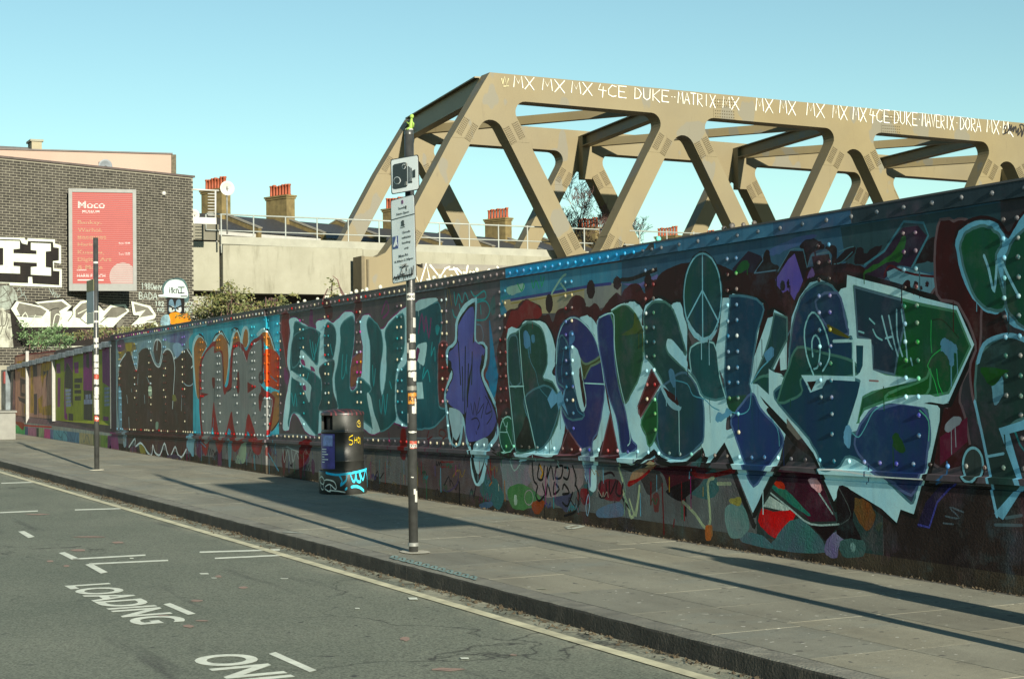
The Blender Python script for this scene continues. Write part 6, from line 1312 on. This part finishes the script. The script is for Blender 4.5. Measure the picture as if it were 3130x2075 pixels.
bg.build(lambda P: np.array([bw(u, z, .018) for u, z in P]), bh, {'block_letters': 'block_letter_graffiti', 'chrome_letters': 'grey_letter_graffiti', 'tags': 'white_tags', 'capped_face': 'face_graffiti'}, lambda p: M_bpaint, lambda C: (C[:, 0] < U1) & (C[:, 0] > U0) & (C[:, 1] > 2.2), .5, {'block_letters': 'white slab letter on black with white border', 'chrome_letters': 'grey letters with white outline', 'capped_face': 'cartoon face in a white cap with orange lips'})
# billboard, turned towards the street
bb = thing('billboard', 'red museum poster in a grey frame mounted on the brick house', 'billboard', tuple(px_B(315, 890, .3)))
a = R(90-103); bd = np.array((math.cos(a), math.sin(a), 0)); bnn = np.array((bd[1], -bd[0], 0)); bo = px_B(211, 889, .35)
def px_P(x, y):
    r = ray(x, y); t = ((bo-O3)@bnn)/(r@bnn); P = O3+r*t; return np.array(((P-bo)@bd, P[2]-bo[2]))
def P3(uv, off=0): return bo+bd*uv[0]+np.array((0, 0, uv[1]))+bnn*off
c4 = [px_P(211, 889), px_P(418, 889), px_P(418, 580), px_P(211, 580)]; bw_, bh_ = c4[1][0], c4[2][1]
M_fr = simple('billboard_grey', (.125, .13, .125), .5, .12, 6, .08); M_frd = simple('billboard_side', (.03, .03, .03), .7, .2, 6, .1)
def pbox(name, u0, u1, z0, z1, t0, t1, mat, parent=bb):
    mb = MB(); mb.prism([(u0, z0), (u1, z0), (u1, z1), (u0, z1)], P3((0, 0), t1), bd, (0, 0, 1), -bnn, t1-t0); return mb.build(name, mat, parent)
pbox('casing', 0.005, bw_-.005, .005, bh_-.005, -.28, -.02, M_frd)
fwd = .1
pbox('frame', 0, fwd, 0, bh_, -.02, .03, M_fr); pbox('frame', bw_-fwd, bw_, 0, bh_, -.02, .03, M_fr); pbox('frame', fwd+.001, bw_-fwd-.001, bh_-fwd, bh_, -.02, .03, M_fr); pbox('frame', fwd+.001, bw_-fwd-.001, 0, .2, -.02, .03, M_fr)
pb = Canvas(lambda x, y: tuple(px_P(x, y))); pb.crop(200, 560, 2.036, 'poster')
pb.poly([(fwd, .2), (bw_-fwd, .2), (bw_-fwd, bh_-fwd), (fwd, bh_-fwd)], (236, 92, 84), (230, 84, 78)); pb.ell(358, 580, 84, 86, (240, 236, 232), (232, 226, 222))
def inposter(C): return (C[:, 0] > fwd) & (C[:, 0] < bw_-fwd) & (C[:, 1] > .2) & (C[:, 1] < bh_-fwd)
M_post_p = attr_mat('poster_print', .5, (1, 1, 1), 4, .02, 20, .002, .04, .3)
pst = pb.build(lambda P: np.array([P3(p, .0) for p in P]), bb, {'poster': 'poster'}, lambda p: M_post_p, inposter, .21)['poster']
M_gold = simple('poster_gold', (.19, .085, .02), .5, .1, 10, 0); M_pw = simple('poster_white', (.36, .33, .32), .5, .05, 10, 0); M_dk = simple('poster_dark', (.19, .032, .03), .5, .05, 10, 0)
def ptext(body, x0, x1, y0, y1, mat, bold=.02):
    f_ = lambda x, y: P3(px_P(200+x/2.036, 560+y/2.036), .004); text_on('poster_lettering', body, (f_(x0, y1), f_(x1, y1), f_(x0, y0)), pst, mat, bold)
ptext('Moco', 78, 245, 113, 158, M_pw, .015); ptext('MUSEUM', 105, 212, 168, 186, M_pw); 
for i, t in enumerate(('Banksy,', 'Warhol,', 'Basquiat', 'Haring,', 'Kusama,', 'Digital Art', '& More')): ptext(t, 76, 76+(150, 152, 178, 135, 165, 210, 155)[i], 232+i*46, 262+i*46, M_gold, .02)
ptext('MARBLE ARCH', 72, 248, 566, 586, M_pw, .02); ptext('London', 72, 130, 534, 544, M_pw)
for y_ in (374, 438): ptext('from 10.00', 332, 402, y_-6, y_+8, M_pw)
pbox('text_rule', *[px_P(200+x/2.036, 700)[0] for x in (74, 236)], px_P(300, 560+606/2.036)[1], px_P(300, 560+600/2.036)[1], .001, .004, M_pw, pst)
ptext('build your brand', 200, 310, 645, 660, M_dk)
for i in range(46):      # the slats of the louvred poster face
    z0 = .215+i*(bh_-fwd-.23)/46; pbox('slat', fwd+.002, bw_-fwd-.002, z0, z0+.018, .0, .012, M_dk, pst)
for u in (.3, bw_-.3):
    mb = MB(); A_ = P3((u, .5), -.28); mb.tube([A_, A_-bnn*1.6], .04, 6); mb.tube([P3((u, bh_-.5), -.28), P3((u, bh_-.5), -.28)-bnn*1.6], .04, 6); mb.build('bracket', M_frd, bb)
# pink rendered house behind
def rslab(name, label, cat, pxs, Y, ang, depth, zb, mat, copmat):
    r_ = R(90-ang); d_ = np.array((math.cos(r_), math.sin(r_), 0)); n_ = np.array((d_[1], -d_[0], 0)); A_ = px_Y(*pxs[0], Y)
    r = ray(*pxs[1]); t = ((A_-O3)@n_)/(r@n_); B_ = O3+r*t; zt2 = (A_[2]+B_[2])/2; L = np.linalg.norm((B_-A_)[:2])
    t_ = thing(name, label, cat, (A_[0], A_[1], 0)); mb = MB(); mb.prism([(0, zb), (L, zb), (L, zt2), (0, zt2)], (A_[0], A_[1], 0), d_, (0, 0, 1), -n_, depth); mb.build('wall', mat, t_)
    mb = MB(); mb.prism([(-.05, zt2), (L+.05, zt2), (L+.05, zt2+.05), (-.05, zt2+.05)], (A_[0]+n_[0]*.05, A_[1]+n_[1]*.05, 0), d_, (0, 0, 1), -n_, depth+.1); mb.build('coping', copmat, t_)
    return t_, A_, d_, n_, L, zt2
M_pinkr = simple('pink_render', (.30, .215, .175), .85, .06, .6, .1); M_dbr = simple('gable_brick', (.08, .068, .045), .85, .4, 9, .4, 30)
t_, A_, d_, n_, L, zt2 = rslab('pink_house', 'pale pink rendered house wall behind the brown brick roof', 'house', ((-60, 457), (523, 472)), 57, 100, 5, 6, M_pinkr, bpy.data.materials['lead_coping'])
mb = MB(); mb.prism([(L+.002, 6), (L+.17, 6), (L+.17, zt2-.002), (L+.002, zt2-.002)], (A_[0]+n_[0]*.02, A_[1]+n_[1]*.02, 0), d_, (0, 0, 1), -n_, 5); mb.build('brick_end', M_dbr, t_)
P = px_Y(90, 445, 66); sh = thing('slate_house', 'grey slate roof with cream chimney at the top left edge', 'house', tuple(P*np.array((1, 1, 0))))
M_slate = simple('slate', (.035, .036, .038), .6, .35, 5, .4, 12, stretch=(1, 1, 3)); M_cream = simple('cream_render', (.25, .22, .15), .85, .1, 2, .2)
mb = MB(); x0 = px_Y(-80, 440, 66)[0]; mb.prism([(66, 8), (66.2, P[2]-.05), (69, P[2]+.3), (72, 8)], (x0, 0, 0), (0, 1, 0), (0, 0, 1), (1, 0, 0), P[0]-x0); mb.build('roof', M_slate, sh)
c0 = px_Y(97, 432, 66); c1 = px_Y(128, 460, 66); mb = MB(); mb.box(c0[0], c1[0], 66, 66.8, 8, c0[2]); mb.build('chimney', M_cream, sh); mb = MB(); mb.box(c0[0]-.06, c1[0]+.06, 65.95, 66.85, c0[2], c0[2]+.08); mb.build('chimney_cap', M_conc, sh)
dish('satellite_dish', 'grey dish standing on the brown brick roof', 320, 508, 51.5, .22, 0, 10, simple('dish_grey', (.16, .18, .2), .6, .1, 4, 0), (304, 545))

# ================================================================== TERRACE BEHIND THE BRIDGE
TP = px_depth(850, 660, 100); TL_ = 9.67
M_stock = simple('stock_brick', (.125, .095, .038), .85, .35, 2.5, .5, 25); M_pot = simple('terracotta_pot', (.24, .055, .022), .7, .2, 6, .1); M_lead = simple('parapet_cope', (.17, .16, .13), .8, .2, 5, .2)
M_fascia = simple('white_fascia', (.32, .32, .30), .6, .1, 3, .05); M_glass = simple('window_glass', (.03, .035, .045), .12, .2, 2, 0, spec=.6)
hx = Vector(tuple(BD)); hy = Vector((-BD[1], BD[0], 0))        # along the row, and back from the street
def hp(o, a, b, z): return o+hx*a+hy*b+Vector((0, 0, z))
ords = ['first', 'second', 'third', 'fourth', 'fifth', 'sixth', 'seventh', 'eighth', 'ninth', 'tenth', 'eleventh', 'twelfth']
RZ, EZ, HD = 11.75, 10.35, 4.2; HWID = TL_/2
for h in range(-2, 11):
    base = Vector((TP[0], TP[1], 0))+hx*(h*HWID); drop = 0
    lab = ('slate-roofed terraced house behind the viaduct, %s from the brick house' % ords[h+2]) if h+2 < 12 else 'slate-roofed terraced house at the far right end of the terrace'
    th = thing('terraced_house', lab, 'house', tuple(base), group='terraced houses behind the bridge')
    mb = MB(); mb.add([hp(base, .12, -HD, EZ), hp(base, HWID-.12, -HD, EZ), hp(base, HWID-.12, 0, RZ), hp(base, .12, 0, RZ), hp(base, .12, HD, EZ), hp(base, HWID-.12, HD, EZ)], [(0,1,2,3), (3,2,5,4)]); rf = mb.build('roof', M_slate, th)
    mb = MB(); q_ = [hp(base, .05, -HD+.3, 0), hp(base, HWID-.05, -HD+.3, 0), hp(base, HWID-.05, HD, 0), hp(base, .05, HD, 0)]; mb.add(q_+[p+Vector((0, 0, EZ-.02)) for p in q_], [(0,1,5,4), (1,2,6,5), (2,3,7,6), (3,0,4,7)]); mb.build('wall', M_stock, th)
    mb = MB(); mb.beam(hp(base, .1, -HD+.2, EZ-.12), hp(base, HWID-.1, -HD+.2, EZ-.12), .12, .26); mb.build('fascia', M_fascia, th)
    for wx in (1.1, 3.1):
        mb = MB(); mb.beam(hp(base, wx, -HD+.27, EZ-.9), hp(base, wx+1.0, -HD+.27, EZ-.9), .06, .9); wd = mb.build('window', M_fascia, th); mb = MB(); mb.beam(hp(base, wx+.08, -HD+.235, EZ-.9), hp(base, wx+.92, -HD+.235, EZ-.9), .02, .74); mb.build('pane', M_glass, wd)
    # party wall with sloping cope
    mb = MB(); o_ = hp(base, -.11, 0, 0); mb.prism([(-HD-.1, EZ-.6), (-HD-.1, EZ+.28), (0, RZ+.28), (HD, EZ+.28), (HD, EZ-.6)], o_, hy, (0, 0, 1), hx, .22); mb.build('party_wall', M_stock, th)
    for s_ in (-1, 1): mb = MB(); mb.beam(hp(base, 0, s_*(HD+.15), EZ+.29), hp(base, 0, 0, RZ+.31), .3, .07); mb.build('wall_cope', M_lead, th)
    if h % 2 == 0 or h == -1 or h == 9:
        so = hp(base, -.0, -.2, 0); zt3 = 13.15-.02*h; wS = .75 if h != -1 else .7
        mb = MB(); q_ = [hp(so, -.32, -1.0, RZ-.6), hp(so, .32, -1.0, RZ-.6), hp(so, .32, .95, RZ-.6), hp(so, -.32, .95, RZ-.6)]; mb.add(q_+[p+Vector((0, 0, zt3-RZ+.6)) for p in q_], [(0,1,5,4), (1,2,6,5), (2,3,7,6), (3,0,4,7), (4,5,6,7)]); st = mb.build('chimney_stack', M_stock, th)
        mb = MB()
        for zz, e in ((zt3-.22, .05), (zt3-.1, .1)): q_ = [hp(so, -.32-e, -1.0-e, zz), hp(so, .32+e, -1.0-e, zz), hp(so, .32+e, .95+e, zz), hp(so, -.32-e, .95+e, zz)]; mb.add(q_+[p+Vector((0, 0, .10)) for p in q_], [(0,1,5,4), (1,2,6,5), (2,3,7,6), (3,0,4,7), (4,5,6,7), (3,2,1,0)])
        mb.build('stack_cap', M_stock, st)
        for k in range(7):
            c3 = hp(so, 0, -.86+k*.28, zt3); hh = .68+rng.uniform(-.06, .06)
            mb = MB(); mb.lathe([(.12, 0), (.12, .06), (.1, .08), (.095, hh-.1), (.125, hh-.08), (.125, hh-.02), (.1, hh), (.07, hh)], 12, tuple(c3)); mb.build('chimney_pot', M_pot, st)

# ================================================================== PLANTS
M_birch = simple('birch_bark', (.27, .25, .21), .8, .25, 8, .2); M_twig = simple('twig_brown', (.12, .07, .06), .9, .3, 8, .1)
def grow(mb, p, d, L, r, lvl, mx, spread=.5, up=.15):
    n = 4; pts = [p.copy()]; rad = [r]; q_ = p.copy(); dd = d.copy()
    for i in range(n):
        dd = (dd+Vector((rng.uniform(-.16, .16), rng.uniform(-.16, .16), up*.3))).normalized(); q_ = q_+dd*(L/n); pts.append(q_.copy()); rad.append(max(.011, r*(1-(i+1)/n*.55)))
    mb[0 if lvl < 2 else 1].tube(pts, rad, 6 if lvl < 2 else 3, caps=False)
    if lvl >= mx: return
    for k in range(6 if lvl == 0 else 5 if lvl < 3 else 4):
        i = rng.randint(1, n+1); t = Vector((rng.normal(), rng.normal(), rng.normal()*.4)).normalized()
        grow(mb, pts[i], (dd*(1-spread)+t*spread+Vector((0, 0, up))).normalized(), L*rng.uniform(.45, .68), rad[i]*.6, lvl+1, mx, spread, up*(.5 if lvl else 1))
for i, (x, y0, y1, D, lab) in enumerate(((1790, 760, 565, 90, 'bare white birch between the truss diagonals, tallest'), (1775, 770, 620, 91, 'slender bare birch just left of the tallest birch'), (1830, 770, 640, 89, 'leaning bare white birch right of the tallest birch'), (1945, 790, 668, 95, 'small bare tree right of the second lit truss diagonal'))):
    b0 = Vector(px_depth(x, y0+40, D)); H = (y1-y0-40)/-5020*D; t = thing('birch_tree', lab, 'tree', tuple(b0), group='bare birches')
    m0 = MB(); m1 = MB(); base = Vector((b0.x, b0.y, b0.z-2)); m0.tube([base, b0], [.10, .085], 7)
    rng.seed(20+i); grow((m0, m1), b0, Vector(((-.12, -.2, .3, 0)[i], 0, 1)).normalized(), H*.62, .08, 0, 4, .48, .2)
    m0.build('trunk', M_birch, t); m1.build('crown', M_twig, t)
def leaf_mat(name, c1, c2, c3):
    m, nt, b = nodes(name); oi = N(nt, 'ShaderNodeAttribute', attribute_name='Col'); nt.links.new(mix(nt, ramp(nt, noise(nt, 6, 3), .35, .65), oi.outputs[0], mix(nt, .5, oi.outputs[0], c3)), b.inputs['Base Color']); b.inputs['Roughness'].default_value = .6
    b.inputs['Subsurface Weight'].default_value = 0; return m, (c1, c2)
def bush(name, label, cat, cs, nleaf, size, mats, stems, group=None):
    """cs: list of (centre, radii) clumps"""
    m, (c1, c2) = mats; c0 = Vector(cs[0][0]); t = thing(name, label, cat, tuple(c0), group=group)
    mb = MB(); fc = []
    for c, rd in cs:
        k = int(nleaf*(rd[0]*rd[1]*rd[2])**(1/3))
        cl = [Vector((rng.normal()*.5, rng.normal()*.5, rng.normal()*.5)) for _ in range(12)]
        for _ in range(k):
            b_ = cl[rng.randint(12)]; q_ = b_+Vector((rng.normal(), rng.normal(), rng.normal()))*.22
            P = Vector(c)+Vector((q_.x*rd[0], q_.y*rd[1], q_.z*rd[2])); d = Vector((rng.normal(), rng.normal(), rng.normal()*.7-.15)).normalized(); s = size*rng.uniform(.6, 1.3); w = d.orthogonal().normalized(); w.rotate(Matrix.Rotation(rng.uniform(0, 6.28), 3, d))
            mb.add([P, P+d*s*.5+w*s*.24, P+d*s, P+d*s*.5-w*s*.24], [(0, 1, 2, 3)]); u = rng.rand(); col = tuple(c1[j]*(1-u)+c2[j]*u for j in range(3)); fc += [(*col, 1)]*4
    o = mb.build('foliage', m, t); a = o.data.color_attributes.new('Col', 'FLOAT_COLOR', 'CORNER'); a.data.foreach_set('color', np.array(fc).ravel())
    sb = MB()
    for c, rd in cs:
        for _ in range(stems):
            e = Vector(c)+Vector((rng.normal()*rd[0]*.5, rng.normal()*rd[1]*.5, rd[2]*rng.uniform(.2, 1.0))); b_ = Vector((c[0]+rng.uniform(-.2, .2), c[1]+rng.uniform(-.3, .3), c[2]-rd[2]*1.3)); sb.tube([b_, (b_+e)/2+Vector((0, 0, .1)), e], [.012, .009, .004], 4, caps=False)
    tag(sb.build('stems', M_twig, t), kind='stuff'); o['kind'] = 'stuff'; return t
LM = leaf_mat('bramble_leaf', (.05, .075, .014), (.13, .105, .028), (.18, .2, .09)); LG = leaf_mat('ivy_leaf', (.025, .075, .02), (.07, .14, .04), (.2, .26, .14))
rng.seed(11)
def wp(x, y, X): return tuple(px_X(x, y, X))
bush('bramble_bush', 'straggly brown-green bush above the girder left of the dark arch', 'bush', [(wp(690, 935, 8.9), (.4, .8, .22)), (wp(725, 932, 8.9), (.4, .6, .2)), (wp(650, 950, 8.9), (.35, .9, .2)), (wp(612, 968, 8.9), (.3, .6, .08)), (wp(790, 940, 8.8), (.3, .9, .14)), (wp(835, 925, 8.7), (.2, .5, .07)), (wp(700, 900, 8.9), (.25, .4, .16))], 1500, .065, LM, 8)
bush('ivy_bush', 'dark green ivy bush hanging over the painted wall at far left', 'bush', [(wp(95, 1030, 8.7), (.4, 1.3, .28)), (wp(140, 1035, 8.7), (.4, 1.2, .22)), (wp(60, 1045, 8.6), (.4, 1.2, .22)), (wp(190, 1040, 8.6), (.3, 1.2, .14)), (wp(25, 1060, 8.6), (.3, 1.0, .16))], 1900, .07, LG, 4)
bush('bramble_bush', 'pale dusty bramble behind the slim sticker-covered post', 'bush', [(wp(250, 1022, 8.6), (.3, 1.1, .10)), (wp(300, 1018, 8.6), (.3, 1.0, .10)), (wp(350, 1012, 8.6), (.3, 1.0, .10)), (wp(410, 1004, 8.6), (.3, .9, .07)), (wp(460, 998, 8.6), (.3, .9, .06))], 800, .06, LM, 8)
bush('weed_sprig', 'lone upright weed on the wall top left of the sign post', 'plant', [(wp(1012, 872, 8.0), (.05, .12, .14)), (wp(1022, 895, 8.0), (.04, .1, .08))], 260, .06, LM, 2)
# grit and weeds in the joint at the wall foot and leaves in the gutter
gm = MB()
for _ in range(1400):
    y = rng.uniform(6, 34); x = WX-.02-abs(rng.normal())*.035; z = SL*y+.002; d = Vector((rng.normal(), rng.normal(), .5)).normalized(); s = rng.uniform(.008, .03); w = d.orthogonal().normalized()
    gm.add([(x, y, z), Vector((x, y, z))+d*s+w*s*.4, Vector((x, y, z))+d*s-w*s*.4], [(0, 1, 2)])
for _ in range(2200):
    y = rng.uniform(6, 40); x = KX-.005-abs(rng.normal())*.07; z = SL*y-KH+.003; d = Vector((rng.normal(), rng.normal(), .35)).normalized(); s = rng.uniform(.008, .035); w = d.orthogonal().normalized()
    gm.add([(x, y, z), Vector((x, y, z))+d*s+w*s*.4, Vector((x, y, z))+d*s-w*s*.4], [(0, 1, 2)])
tag(gm.build('grit', simple('dead_leaf_grit', (.05, .038, .022), .9, .4, 10, 0)), 'dead leaf crumbs and grit along gutter and wall foot', 'litter', kind='stuff')
